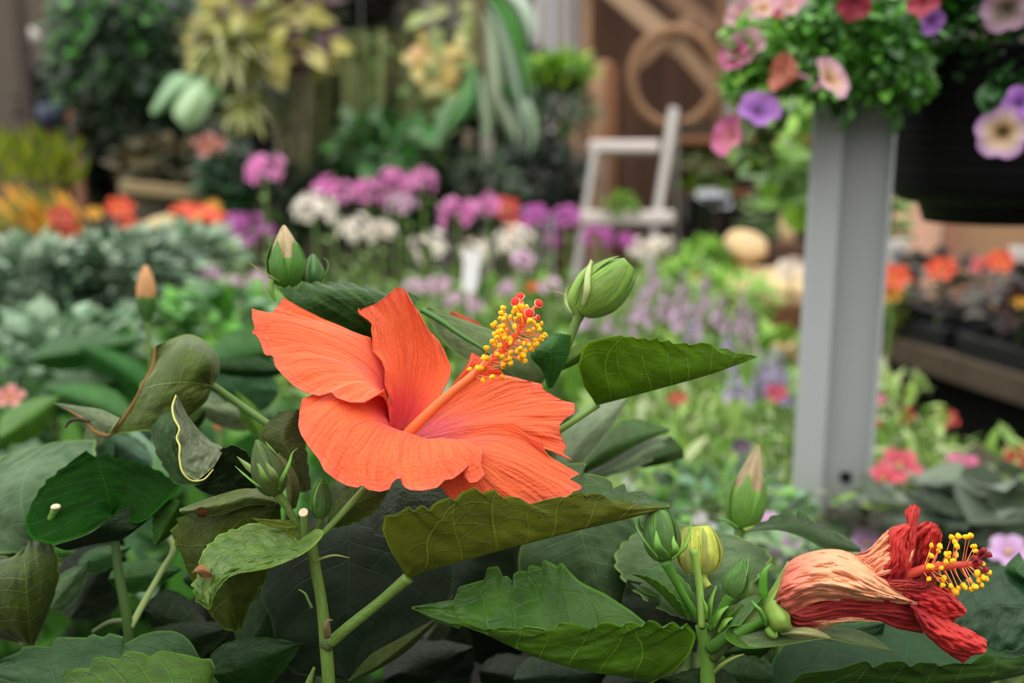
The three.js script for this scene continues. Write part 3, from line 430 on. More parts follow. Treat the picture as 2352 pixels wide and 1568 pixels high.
// dark backlit leaves and the big grey-green hanging leaf behind the stem
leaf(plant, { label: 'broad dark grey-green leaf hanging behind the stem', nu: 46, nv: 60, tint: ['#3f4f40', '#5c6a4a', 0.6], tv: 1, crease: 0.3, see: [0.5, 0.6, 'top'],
  rows: [[[800, 1130, 8], [690, 1180, 7], [612, 1290, 6], [600, 1400, 5], [660, 1510, 5], [800, 1562, 5]], [[800, 1130, 8], [800, 1250, 5.6], [800, 1400, 4.4], [802, 1562, 5]], [[805, 1130, 8], [960, 1190, 7], [1042, 1290, 6], [1012, 1420, 5], [900, 1500, 4.4], [804, 1562, 5]]],
  e0: [[800, 1130], [690, 1180], [612, 1290], [596, 1370], [622, 1420], [630, 1462], [615, 1475], [640, 1515], [680, 1548], [800, 1562]], ripple: [0.2, 3, 4], seed: 12 });
leaf(plant, { nu: 30, tint: ['#4f6f38', '#61772f'], crease: 0.2, see: [0.5, 0.5, 'under'], rows: [[[800, 1562, 4.2], [850, 1505, 3.6], [920, 1465, 3.4], [1000, 1420, 3.6]], [[805, 1562, 4], [870, 1525, 3], [930, 1480, 3], [1002, 1422, 3.6]], [[815, 1562, 4], [880, 1530, 3.4], [940, 1490, 3.4], [1003, 1424, 3.6]]], seed: 15 });
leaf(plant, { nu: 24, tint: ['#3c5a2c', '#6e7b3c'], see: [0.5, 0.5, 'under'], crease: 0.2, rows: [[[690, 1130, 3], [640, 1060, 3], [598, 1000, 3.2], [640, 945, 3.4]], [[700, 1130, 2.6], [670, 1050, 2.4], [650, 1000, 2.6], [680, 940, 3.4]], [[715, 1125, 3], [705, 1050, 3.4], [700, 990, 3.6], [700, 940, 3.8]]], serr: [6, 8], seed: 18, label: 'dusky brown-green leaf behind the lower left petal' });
leaf(plant, { nu: 20, tint: ['#b5bd8a', '#a9ae78'], see: [0.5, 0.5, 'under'], crease: 0, rows: [[[640, 1040, 2], [672, 1075, 2], [688, 1120, 2], [680, 1165, 2.2]], [[634, 1050, 1.4], [660, 1085, 1.2], [672, 1125, 1.2], [672, 1170, 2]], [[630, 1066, 1.8], [650, 1100, 1.8], [660, 1140, 1.8], [664, 1175, 2]]], seed: 21, label: 'pale curled leaf edge behind the olive bud' });
leaf(plant, { nu: 24, tint: ['#5f7f3a', '#7c9440'], see: [0.5, 0.5, 'under'], rows: [[[752, 1214, 1], [770, 1160, 1.2], [800, 1120, 1.6], [890, 1115, 2]], [[752, 1214, 1], [790, 1175, 0.8], [830, 1150, 1.2], [892, 1118, 2]], [[752, 1214, 1], [800, 1205, 1], [860, 1175, 1.4], [894, 1122, 2]]], serr: [7, 6], seed: 24 });
leaf(plant, { nu: 20, tint: ['#6d8c46', '#8aa04a'], see: [0.5, 0.5, 'top'], rows: [[[748, 1195, 2.4], [752, 1150, 2.6], [765, 1110, 2.8], [800, 1090, 3]], [[752, 1200, 2.2], [775, 1160, 2.2], [790, 1125, 2.4], [802, 1092, 3]], [[756, 1205, 2.4], [795, 1180, 2.4], [815, 1140, 2.6], [804, 1094, 3]]], serr: [5, 5], seed: 27 });
for (const [x, y, z, l, a] of [[690, 1205, -0.3, 110, 168], [700, 1230, -0.2, 60, 150]]) leafG(plant, x, y, z, l, a, 12, 10, { tint: ['#a4b63a', '#a9b840'], serr: [6, 6], bend: 10, label: 'tiny yellow-green new leaf' });
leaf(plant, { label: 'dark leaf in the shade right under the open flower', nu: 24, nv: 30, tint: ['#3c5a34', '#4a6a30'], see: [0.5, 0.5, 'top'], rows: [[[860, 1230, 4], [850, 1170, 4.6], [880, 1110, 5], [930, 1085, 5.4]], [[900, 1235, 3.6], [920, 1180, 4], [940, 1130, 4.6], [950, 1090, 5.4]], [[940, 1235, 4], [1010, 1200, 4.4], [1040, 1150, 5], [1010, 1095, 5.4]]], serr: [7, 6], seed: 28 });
// leaf behind the top of the flower
leaf(plant, { label: 'dark green veined leaf standing behind the upper petals', nu: 60, nv: 70, tint: ['#4d7a30', '#3f7414'], see: [0.4, 0.4, 'under'], crease: 0.2,
  rows: [[[865, 790, 5], [790, 770, 4.4], [690, 720, 4.2], [634, 660, 4.8]], [[868, 785, 4.6], [800, 720, 3.6], [735, 680, 3.6], [690, 652, 4.8]], [[872, 780, 4.4], [840, 700, 3.6], [805, 670, 3.8], [780, 648, 5]], [[876, 780, 4.4], [890, 710, 3.8], [880, 680, 4], [865, 662, 5.2]], [[880, 785, 4.6], [935, 730, 4.4], [955, 705, 4.6], [966, 690, 5.2]]],
  rim: [[634, 660], [655, 662], [664, 655], [673, 662], [680, 668], [692, 652], [700, 647], [714, 652], [725, 645], [745, 655], [757, 645], [782, 655], [795, 647], [815, 652], [830, 664], [838, 652], [852, 660], [868, 668], [880, 672], [895, 680], [925, 690], [940, 668], [945, 676], [955, 678], [966, 690]], marks: [0, 6, 10, 17, 24], ripple: [0.2, 9, 2], seed: 30 });
// veined leaf to the right, seen from below
leaf(plant, { label: 'pointed veined leaf stretching right past the petals', nu: 56, nv: 80, tint: ['#7fa050', '#8cbc3c'], crease: 0.3, see: [0.7, 0.5, 'under'],
  rows: [[[1370, 930, 4], [1345, 870, 6], [1420, 800, 7], [1560, 800, 6], [1660, 806, 4.6], [1740, 818, 4]], [[1370, 930, 3.6], [1440, 912, 3.2], [1540, 885, 3], [1640, 856, 3.2], [1740, 819, 4]], [[1370, 930, 3.2], [1334, 870, 1.8], [1345, 800, 1.4], [1440, 776, 1.6], [1560, 783, 2], [1660, 797, 2.8], [1740, 818, 4]]],
  e1: [[1370, 930], [1340, 885], [1328, 840], [1338, 800], [1352, 786], [1390, 776], [1428, 769], [1432, 774], [1455, 772], [1460, 778], [1482, 774], [1490, 782], [1508, 773], [1515, 784], [1536, 780], [1545, 790], [1575, 786], [1583, 792], [1610, 786], [1636, 790], [1642, 800], [1672, 800], [1682, 808], [1704, 810], [1740, 818]], fall: 0.3, ripple: [0.12, 3, 8], seed: 33 });
part(plant, 'leaf_stalk', tube([[1240, 1015, 3.4], [1285, 988, 3.2], [1330, 958, 3.2], [1372, 928, 3.6]], [8, 8, 8, 10], 20, 10), mat('#6f9440', 0.55));
leaf(plant, { label: 'bright green leaf edge behind the anthers', nu: 24, nv: 40, tint: ['#4f9a24', '#3f8a1c'], see: [0.5, 0.5, 'under'], rows: [[[1258, 892, 4.5], [1245, 850, 4.2], [1218, 815, 4], [1250, 766, 4.4]], [[1262, 892, 4.2], [1265, 840, 3.6], [1265, 800, 3.4], [1285, 766, 4.4]], [[1268, 892, 4.4], [1290, 850, 4.4], [1308, 810, 4.6], [1312, 770, 4.8]]], seed: 36 });
leaf(plant, { nu: 20, tint: ['#7fa048', '#8cae50'], see: [0.5, 0.5, 'under'], rows: [[[1275, 850, 5], [1300, 810, 5], [1335, 785, 5.2], [1395, 780, 6]], [[1280, 852, 4.8], [1315, 822, 4.6], [1350, 800, 4.8], [1396, 782, 6]], [[1285, 852, 5], [1325, 835, 5], [1365, 810, 5.2], [1397, 785, 6]]], seed: 39 });
leaf(plant, { label: 'grey-green leaf behind the stamens with a dark turned edge', nu: 30, nv: 50, tint: ['#a3b58c', '#33601a', 0.5], see: [0.3, 0.5, 'top'], rows: [[[1230, 900, 7], [1260, 850, 7], [1230, 800, 7], [1120, 755, 7], [985, 705, 6]], [[1200, 890, 6.4], [1170, 840, 6], [1110, 790, 6], [1050, 745, 6], [980, 706, 6]], [[1180, 880, 6.2], [1130, 850, 5.8], [1060, 820, 5.6], [1010, 775, 5.6], [976, 712, 6]]], ripple: [0.1, 3, 3], seed: 42 });
part(plant, 'leaf_rib', tube([[970, 712, 5], [1010, 735, 4.8], [1060, 770, 4.6], [1115, 805, 4.6], [1160, 850, 4.8]], [13, 12, 9, 7, 5], 24, 10, 0.6), mat('#3a6a18', 0.6), 'dark green edge of a leaf seen edge-on');
// a second, half-hidden flower behind
{ const f2 = sub(plant, 'flower', near([1130, 850, 9])); f2.userData.label = 'half-hidden orange-red flower behind the stamens';
  for (const rows of [[[[1120, 850, 9], [1070, 810, 9], [1035, 775, 9]], [[1125, 845, 8.6], [1085, 800, 8.6], [1050, 765, 8.6]], [[1130, 840, 9], [1100, 800, 9], [1075, 772, 9]]], [[[1110, 800, 11], [1075, 765, 11], [1030, 722, 11]], [[1120, 790, 11], [1085, 755, 11], [1042, 716, 11]], [[1130, 780, 11], [1105, 748, 11], [1095, 738, 11]]], [[[1180, 870, 8], [1160, 862, 8], [1135, 840, 8]], [[1200, 860, 8], [1190, 850, 8], [1170, 835, 8]], [[1245, 870, 8], [1235, 855, 8], [1215, 845, 8]]]])
    { const g = sheet({ rows, nu: 14, nv: 14, ripple: [0.1, 3, 3] }); g.clearGroups(); part(f2, 'petal', g, petalB); } }

// ------------------------------------------------------------------ the hibiscus at the right, with the spent bloom
const plantR = thing('hibiscus_plant', 'hibiscus at the lower right bearing the wilted red bloom and green buds', 'flowering plant', near([1640, 2300, 1]));
const young = ['#5f9a2c', '#79aa34', 0.4];
part(plantR, 'stem', tube([[1650, 2000, 1.5], [1632, 1700, 1.2], [1626, 1568, 1], [1624, 1500, 1], [1612, 1435, 1]], [24, 21, 19, 18, 16], 40, 14), mat('#5f8a2c', 0.6));
// big folded bright leaf, bottom centre
leaf(plantR, { label: 'large bright green folded leaf with scalloped rim at the bottom centre', nu: 64, nv: 96, tint: ['#6fa048', '#6a9a1c'], tv: 1, crease: 0.5, see: [0.2, 0.5, 'top'],
  rows: [[[1494, 1568, 0], [1540, 1470, 1.6], [1482, 1429, 2.2], [1391, 1364, 2.4], [1281, 1299, 2.2], [1180, 1316, 1.6], [1052, 1360, 0.6], [946, 1395, 0]], [[1494, 1568, -1.2], [1420, 1552, -1.6], [1352, 1541, -1.6], [1230, 1508, -1.2], [1100, 1450, -0.6], [946, 1396, 0]], [[1494, 1568, -1.6], [1565, 1530, -2.4], [1596, 1465, -2.8], [1494, 1430, -2.8], [1368, 1440, -2.4], [1202, 1440, -1.6], [1056, 1438, -0.6], [946, 1397, 0]]],
  e0: [[1494, 1568], [1540, 1480], [1482, 1429], [1450, 1403], [1391, 1364], [1332, 1336], [1308, 1313], [1298, 1300], [1289, 1289], [1281, 1300], [1262, 1290], [1247, 1284], [1245, 1303], [1228, 1298], [1214, 1297], [1212, 1313], [1195, 1310], [1180, 1316], [1178, 1336], [1165, 1322], [1155, 1324], [1145, 1300], [1119, 1302], [1115, 1330], [1085, 1338], [1052, 1348], [1052, 1376], [1000, 1384], [946, 1394]],
  e1: [[1494, 1568], [1549, 1541], [1588, 1494], [1600, 1458], [1576, 1429], [1565, 1446], [1556, 1434], [1545, 1427], [1535, 1432], [1525, 1443], [1510, 1430], [1494, 1423], [1482, 1430], [1474, 1441], [1460, 1430], [1446, 1427], [1436, 1432], [1427, 1440], [1405, 1430], [1383, 1429], [1374, 1434], [1368, 1444], [1330, 1434], [1289, 1429], [1280, 1436], [1273, 1451], [1240, 1442], [1202, 1437], [1198, 1446], [1170, 1440], [1141, 1442], [1137, 1452], [1103, 1433], [1066, 1424], [1056, 1444], [997, 1424], [946, 1397]], fall: 0.34, ripple: [0.2, 4, 8], seed: 45 });
// young serrated folded leaf among the buds
leaf(plantR, { label: 'young toothed leaf folded lengthwise beside the bud stalk', nu: 30, nv: 50, tint: young, crease: 0.5, see: [0.85, 0.5, 'under'], rows: [[[1582, 1422, 1], [1590, 1360, 1.4], [1540, 1310, 1.8], [1485, 1305, 1.4], [1452, 1316, 0.6]], [[1582, 1424, 0.6], [1555, 1405, 0.2], [1520, 1365, 0], [1485, 1335, 0.2], [1451, 1318, 0.6]], [[1580, 1424, 0.4], [1560, 1380, -0.6], [1525, 1345, -0.6], [1490, 1325, -0.2], [1450, 1316, 0.6]]], serr: [9, 6], seed: 48 });
leaf(plantR, { tint: young, nu: 16, see: [0.5, 0.5, 'top'], rows: [[[1515, 1370, 0.4], [1490, 1352, 0.6], [1450, 1338, 1]], [[1512, 1372, 0], [1485, 1362, 0], [1450, 1339, 1]], [[1508, 1376, 0.2], [1480, 1366, 0.2], [1449, 1340, 1]]], seed: 50 });
leaf(plantR, { nu: 34, nv: 50, tint: ['#93ab86', '#8fa06c', 0.55], crease: 0.2, see: [0.5, 0.5, 'top'], label: 'pale dusty rounded leaf behind the yellow bud', rows: [[[1600, 1430, 4.4], [1520, 1400, 4.6], [1440, 1340, 5.2], [1412, 1285, 6], [1445, 1235, 7], [1520, 1205, 8]], [[1600, 1430, 4.2], [1590, 1370, 4.4], [1580, 1300, 5.2], [1570, 1250, 6.4], [1560, 1205, 8]], [[1602, 1430, 4.4], [1700, 1360, 4.4], [1765, 1300, 5], [1765, 1270, 6], [1700, 1235, 7], [1600, 1205, 8]]], serr: [12, 9], ripple: [0.16, 4, 4], seed: 51 });
leaf(plantR, { nu: 40, nv: 50, tint: ['#6f8a66', '#6a7a4a', 0.5], crease: 0.3, see: [0.5, 0.6, 'top'], label: 'grey-green leaf hanging between the folded leaf and the pale one', rows: [[[1320, 1150, 9], [1230, 1200, 8], [1190, 1290, 7], [1230, 1400, 6.5], [1340, 1440, 6]], [[1330, 1150, 9], [1340, 1240, 7], [1370, 1330, 6], [1400, 1430, 6]], [[1340, 1150, 9], [1450, 1190, 8], [1480, 1280, 7], [1470, 1380, 6.5], [1440, 1440, 6]]], ripple: [0.22, 4, 5], seed: 54 });
leaf(plantR, { nu: 30, nv: 30, tint: ['#5c665a', '#5c665a', 0.5], see: [0.5, 0.5, 'top'], rows: [[[1440, 1330, 5], [1430, 1400, 5], [1480, 1470, 5]], [[1520, 1350, 5], [1530, 1400, 4.6], [1540, 1480, 5]], [[1600, 1390, 5], [1610, 1430, 5], [1600, 1500, 5]]], ripple: [0.1, 3, 3], seed: 57 });
// bud cluster
bud(plantR, { label: 'green bud under the tip of the folded olive leaf', base: [1527, 1288, -0.4], tip: [1511, 1168, 0.2], r: 40, mat: mat('#4f7f28', 0.6), lobeMat: mat('#55822c', 0.6), ribs: 0.08, lobeW: 0.55, prof: (v) => Math.pow(Math.sin(Math.PI * Math.pow(clamp(v * 0.86 + 0.03, 0, 1), 0.75)), 0.65),
  stalk: [[1615, 1438, 0.8], [1575, 1375, 0.2], [1545, 1320, -0.2], [1527, 1285, -0.4]], sr: [10, 9, 9, 14], sm: mat('#4f8426', 0.55),
  bracts: [{ p: [[1510, 1280, -1.2], [1482, 1245, -1.5], [1464, 1215, -1.2], [1461, 1198, -0.8]], r: [5, 7, 6, 1], m: mat('#4f7d2c', 0.6) }, { p: [[1512, 1272, 0.6], [1488, 1230, 1], [1470, 1205, 1], [1468, 1188, 1]], r: [4, 7, 6, 1] }, { p: [[1545, 1282, -1], [1572, 1255, -1.4], [1584, 1220, -1], [1587, 1186, -0.6]], r: [6, 10, 5, 1], m: mat('#6a9a30', 0.6) }, { p: [[1531, 1280, -2], [1512, 1255, -2.6], [1508, 1235, -2.5], [1507, 1218, -2.2]], r: [8, 11, 7, 1], m: mat('#5c9030', 0.6), flat: 0.3 }, { p: [[1540, 1278, -1.8], [1552, 1260, -2.2], [1548, 1244, -2.1], [1547, 1230, -1.9]], r: [6, 9, 6, 1], m: mat('#65962f', 0.6), flat: 0.3 }] });
bud(plantR, { label: 'ribbed yellow bud seen from behind', base: [1610, 1316, 3], tip: [1600, 1208, 3.4], r: 50, mat: calyxYellow, lobeMat: mat('#d6da74', 0.6), lobes: 6, lobeW: 0.34, ribs: 0.12, prof: (v) => Math.pow(Math.sin(Math.PI * Math.pow(clamp(v * 0.8 + 0.04, 0, 1), 0.7)), 0.55), stalk: [[1628, 1348, 2.6], [1616, 1330, 2.8], [1610, 1312, 3]], sr: [9, 10, 16], sm: mat('#aab84e', 0.6) });
part(plantR, 'cut_stub', tube([[1612, 1440, 0.2], [1607, 1350, 0.4], [1592, 1262, 0.4]], [8, 8.5, 9.5], 20, 10), mat('#84a848', 0.6));
bud(plantR, { label: 'slim pointed bud between the yellow bud and the wilted bloom', base: [1678, 1370, 0.4], tip: [1708, 1282, 0.6], r: 29, mat: mat('#548a34', 0.6), lobeMat: mat('#62963c', 0.6), lobeW: 0.5, ribs: 0.12, stalk: [[1630, 1445, 0.8], [1650, 1410, 0.6], [1678, 1366, 0.4]], sr: [8, 9, 13], sm: mat('#4f8426', 0.55), bracts: [{ p: [[1690, 1368, 0.4], [1708, 1335, 0.2], [1716, 1305, 0.4], [1719, 1276, 0.6]], r: [4, 7, 5, 1], m: mat('#62963c', 0.6) }] });
for (const p of [[[1632, 1430, 0], [1632, 1385, -0.2], [1645, 1345, 0]], [[1640, 1438, -0.3], [1655, 1405, -0.6], [1672, 1392, -0.4]], [[1622, 1420, -0.4], [1620, 1390, -0.5], [1612, 1372, -0.4]], [[1650, 1450, -0.4], [1668, 1425, -0.6], [1682, 1418, -0.4]]]) part(plantR, 'stipule', tube(p, [7, 13, 4], 14, 8, 0.4), mat('#5f8f2a', 0.6));
leaf(plantR, { tint: young, nu: 18, see: [0.5, 0.5, 'under'], rows: [[[1655, 1435, 0.8], [1660, 1400, 0.8], [1700, 1385, 1]], [[1658, 1437, 0.4], [1680, 1410, 0.3], [1706, 1388, 1]], [[1662, 1438, 0.8], [1695, 1420, 0.8], [1708, 1390, 1]]], serr: [6, 4], seed: 59 });
part(plantR, 'side_branch', tube([[1630, 1490, 0.6], [1650, 1475, 0.2], [1675, 1458, 0], [1720, 1440, 0.6], [1762, 1425, 1.4]], [13, 14, 14, 11, 12], 24, 12), mat('#4a7a24', 0.55));
part(plantR, 'side_branch', tube([[1634, 1512, 0.8], [1660, 1490, 0.6], [1695, 1466, 0.8]], [11, 11, 9], 16, 10), stemDark);
part(plantR, 'leaf_stalk', tube([[1640, 1545, 0], [1660, 1525, -0.4], [1690, 1508, -0.6], [1709, 1502, -0.6]], [4, 5, 4, 1.5], 14, 8), mat('#7a8a40', 0.7));
// strap leaves under the wilted bloom
leaf(plantR, { label: 'narrow pale leaf lying under the wilted bloom', nu: 24, nv: 40, tint: ['#9db088', '#5f9030', 0.5], crease: 0.3, see: [0.3, 0.5, 'top'], rows: [[[1668, 1452, 0.4], [1760, 1440, 1.4], [1880, 1440, 2], [1980, 1450, 2], [2056, 1498, 1.2]], [[1668, 1456, 0], [1760, 1462, 0.2], [1880, 1462, 0.6], [1975, 1475, 0.8], [2056, 1498, 1.2]], [[1668, 1460, -0.2], [1720, 1484, -0.6], [1800, 1480, -0.4], [1900, 1466, 0], [1960, 1478, 0.4], [2056, 1499, 1.2]]], seed: 60 });
leaf(plantR, { label: 'curled bright green leaf at the root of the wilted bloom', nu: 26, nv: 30, tint: ['#6a9a40', '#5f942c'], crease: 0.2, see: [0.8, 0.5, 'under'], rows: [[[1770, 1480, 1], [1700, 1420, 1.4], [1690, 1390, 1.6], [1720, 1372, 1.8], [1760, 1360, 2]], [[1760, 1482, 0.2], [1690, 1456, 0.2], [1680, 1420, 0.6], [1700, 1385, 1.2], [1755, 1366, 2]], [[1790, 1484, -0.4], [1700, 1486, -0.8], [1665, 1462, -0.8], [1672, 1442, -0.6], [1700, 1436, -0.2]]], seed: 63 });
// ---- wilted bloom
const wb = sub(plantR, 'spent_flower', near([1790, 1390, 1.6])); wb.userData.label = 'wilted rolled-up red and peach bloom';
const PEACH = [[250, 190, 142], [242, 148, 104], [246, 160, 124], [218, 112, 76]], RED = [[216, 54, 46], [202, 42, 40], [228, 84, 72], [180, 30, 34]];
const peach = petalMat(21.5, PEACH, [220, 110, 92], 0.0012, 0.2), red = petalMat(26.1, RED, [170, 30, 40], 0.0009, 0.25), deep = petalMat(31.4, [[176, 48, 44], [150, 30, 36], [200, 84, 66], [130, 22, 28]], [190, 70, 60], 0.0012, 0.2);
const wp = (m, o) => { const g = sheet({ nu: 60, nv: 60, th: 0.0004, ...o, ripple: (o.ripple || [0.2, 5, 2]).map((x, i) => i === 0 ? x * 1.7 : i === 1 ? x * 1.7 : x * 2.4) }); g.clearGroups(); part(wb, 'petal', g, m); };
wp(peach, { rows: [[[1790, 1400, 2.6], [1808, 1296, 2.4], [1880, 1264, 2.6], [1944, 1266, 2.4], [1975, 1284, 2.2], [2050, 1335, 1.8], [2116, 1378, 1.6]], [[1782, 1400, 1.6], [1800, 1330, 0.6], [1870, 1300, 0.2], [1935, 1300, 0.2], [1990, 1330, 0.4], [2050, 1360, 0.8], [2118, 1384, 1.2]], [[1778, 1395, 1], [1800, 1365, -0.4], [1870, 1340, -0.8], [1940, 1345, -0.6], [2000, 1360, -0.2], [2118, 1388, 1]], [[1780, 1385, 1.6], [1812, 1412, 0.4], [1866, 1384, 0.2], [1941, 1378, 0.4], [2030, 1382, 0.8], [2118, 1392, 1.2]]], ripple: [0.26, 6, 4], seed: 66 });
wp(deep, { rows: [[[1785, 1380, 1.2], [1840, 1370, 0.9], [1930, 1350, 1], [2030, 1365, 1.2], [2120, 1385, 1.4]], [[1785, 1390, 0.8], [1840, 1410, 0.2], [1930, 1395, 0.4], [2030, 1400, 0.7], [2120, 1410, 1.2]], [[1790, 1405, 1.4], [1830, 1440, 0.7], [1900, 1432, 0.8], [2012, 1424, 1], [2060, 1442, 1.2], [2120, 1454, 1.6]]], seed: 69 });
wp(peach, { rows: [[[1790, 1400, 2], [1830, 1430, 1.2], [1862, 1450, 1.2], [1880, 1446, 1.4]], [[1800, 1410, 1.2], [1850, 1435, 0.8], [1890, 1432, 0.7], [1950, 1426, 0.7]], [[1810, 1410, 1.2], [1880, 1425, 0.6], [1950, 1418, 0.6], [2030, 1428, 0.9]]], ripple: [0.1, 4, 3], seed: 72 });
wp(peach, { rows: [[[1930, 1310, 3], [1960, 1275, 2.8], [1992, 1264, 2.6], [2044, 1214, 2.4], [2080, 1203, 2.6]], [[1950, 1320, 2.4], [1990, 1300, 2], [2030, 1270, 1.8], [2070, 1240, 2], [2090, 1215, 2.2]], [[1980, 1340, 1.8], [2030, 1320, 1.4], [2060, 1310, 1.4], [2090, 1290, 1.6], [2100, 1260, 1.8]]], seed: 75 });
wp(red, { rows: [[[2010, 1320, 2], [2040, 1260, 2], [2044, 1216, 2.2], [2076, 1203, 2.3]], [[2030, 1330, 1.6], [2060, 1290, 1], [2064, 1240, 1.2], [2090, 1205, 1.6]], [[2060, 1345, 1.6], [2078, 1310, 1.2], [2080, 1270, 1.2], [2088, 1225, 1.6]], [[2066, 1350, 1.8], [2090, 1310, 1.6], [2096, 1270, 1.6], [2104, 1220, 2]]], seed: 78 });
wp(red, { rows: [[[2070, 1330, 2.4], [2080, 1260, 2], [2084, 1205, 2.2], [2078, 1172, 2.4]], [[2082, 1330, 2.2], [2090, 1260, 1.4], [2092, 1205, 1.6], [2097, 1158, 2.4]], [[2094, 1330, 2.6], [2102, 1260, 2.2], [2106, 1205, 2.4], [2115, 1168, 2.8]]], ripple: [0.1, 4, 3], seed: 81 });
wp(red, { rows: [[[2090, 1330, 3], [2096, 1260, 2.8], [2106, 1212, 2.6], [2124, 1197, 2.6]], [[2100, 1330, 2.6], [2120, 1270, 2.2], [2136, 1230, 2], [2150, 1203, 2.2]], [[2110, 1335, 2.8], [2140, 1290, 2.6], [2158, 1255, 2.4], [2165, 1228, 2.4]]], seed: 84 });
wp(deep, { rows: [[[2030, 1330, 1.8], [2070, 1325, 1.4], [2110, 1330, 1.6], [2125, 1290, 2]], [[2040, 1345, 1.2], [2080, 1345, 0.8], [2120, 1345, 1], [2140, 1310, 1.8]], [[2050, 1360, 1.6], [2090, 1370, 1.4], [2125, 1370, 1.4], [2150, 1340, 2]]], seed: 87 });
wp(red, { rows: [[[2060, 1335, 1.6], [2100, 1342, 1.6], [2150, 1345, 1.8], [2178, 1352, 2]], [[2070, 1355, 1], [2110, 1370, 0.8], [2160, 1378, 1], [2219, 1402, 1.4]], [[2080, 1372, 1], [2120, 1400, 0.8], [2160, 1415, 1], [2197, 1420, 1.4]], [[2090, 1385, 1.2], [2125, 1425, 1], [2160, 1435, 1.2], [2180, 1440, 1.6]]], ripple: [0.2, 6, 3], seed: 90 });
wp(red, { rows: [[[2090, 1372, 1.2], [2130, 1400, 1.2], [2180, 1425, 1], [2235, 1450, 0.8], [2266, 1470, 0.8]], [[2090, 1385, 0.6], [2125, 1420, 0.2], [2165, 1450, 0], [2215, 1475, 0], [2262, 1498, 0.4]], [[2092, 1395, 0.6], [2120, 1440, 0.4], [2150, 1468, 0.2], [2185, 1492, 0.2], [2236, 1504, 0.6]], [[2095, 1400, 1], [2122, 1450, 0.8], [2150, 1478, 0.8], [2180, 1502, 0.8], [2212, 1522, 1]]], ripple: [0.16, 5, 3], seed: 93 });
part(wb, 'staminal_column', tube([[2060, 1330, 1.8], [2130, 1305, 1.2], [2190, 1298, 1], [2245, 1295, 0.8]], [12, 11, 10, 6], 24, 12), mat('#c2402c', 0.6));
stamens(wb, [[1755, 685], [1810, 690], [1755, 750], [1800, 720], [1850, 740], [1885, 630], [1930, 625], [1980, 628], [2010, 620], [2030, 690], [2040, 720], [1920, 690], [1915, 745], [1850, 790], [1895, 785], [1800, 805], [1820, 830], [1740, 900], [1800, 900], [1840, 890], [1830, 940], [1900, 970], [1930, 960], [1970, 950], [2000, 910], [2050, 860], [2090, 890], [2110, 900], [2080, 940], [2040, 950], [2130, 860], [1740, 820], [1760, 820], [2085, 800], [1870, 735], [1905, 660], [1865, 760], [1880, 945], [1915, 985], [1960, 935], [2010, 965], [2065, 905], [1830, 905], [2030, 945]].map(([x, y]) => [1512 + x / 2.8, 1008 + y / 2.8]), [[2120, 1310, 1.2], [2190, 1298, 1], [2245, 1295, 0.8]], 6.6, 17, 80, 1.1);
for (const [x, y] of [[2262, 1262], [2276, 1272], [2252, 1290], [2268, 1306], [2240, 1280]]) { part(wb, 'stigma', tube([[2235, 1293, 0.8], [(x + 2240) / 2, y + 6, 0.6], [x, y, 0.4]], [4, 3.5, 7], 10, 8), mat('#8a1a22', 0.8)); }
{ const lobe = (rows, hex) => { const g = sheet({ rows, nu: 24, nv: 24, th: 0.0005, ripple: [0.08, 3, 3] }); g.clearGroups(); part(wb, 'sepal', g, mat(hex, 0.6)); };
  lobe([[[1755, 1432, 2], [1752, 1390, 2.2], [1780, 1340, 2.4], [1809, 1290, 2.6]], [[1758, 1432, 1], [1764, 1390, 0.8], [1786, 1350, 1.4], [1810, 1289, 2.6]], [[1770, 1420, 0.6], [1778, 1395, 0.6], [1792, 1345, 1.6], [1811, 1291, 2.6]]], '#86a046');
  lobe([[[1756, 1425, 1.4], [1758, 1395, 0.6], [1775, 1378, 0.4], [1800, 1395, 0.2]], [[1760, 1436, 0.8], [1772, 1420, -0.4], [1795, 1410, -0.6], [1812, 1412, -0.2]], [[1762, 1442, 0.8], [1785, 1445, -0.4], [1805, 1440, -0.6], [1816, 1432, -0.2]], [[1766, 1446, 1.2], [1790, 1456, 0.6], [1815, 1452, 0.4], [1826, 1448, 0.6]]], '#7d9c3e');
  lobe([[[1790, 1452, 0.4], [1830, 1442, 0.2], [1870, 1444, 0.2], [1908, 1462, 0.6]], [[1794, 1456, 0.2], [1830, 1452, -0.2], [1870, 1456, 0], [1909, 1468, 0.6]], [[1800, 1458, 0.4], [1830, 1464, 0.2], [1870, 1466, 0.2], [1909, 1471, 0.7]]], '#9a9a66'); }
part(wb, 'bract', tube([[1758, 1432, 0], [1745, 1400, -0.4], [1735, 1390, -0.4], [1726, 1378, 0]], [10, 12, 8, 2], 18, 10, 0.5), mat('#4f8a26', 0.55));
part(wb, 'bract', tube([[1760, 1400, 2], [1752, 1350, 2], [1758, 1310, 2], [1772, 1295, 2.2]], [6, 12, 9, 1], 18, 10, 0.4), mat('#4f9424', 0.55));
part(wb, 'bract', tube([[1762, 1442, 0], [1775, 1458, -0.2], [1782, 1460, -0.2], [1783, 1450, -0.2]], [8, 9, 6, 2], 14, 8), mat('#6a9632', 0.6));
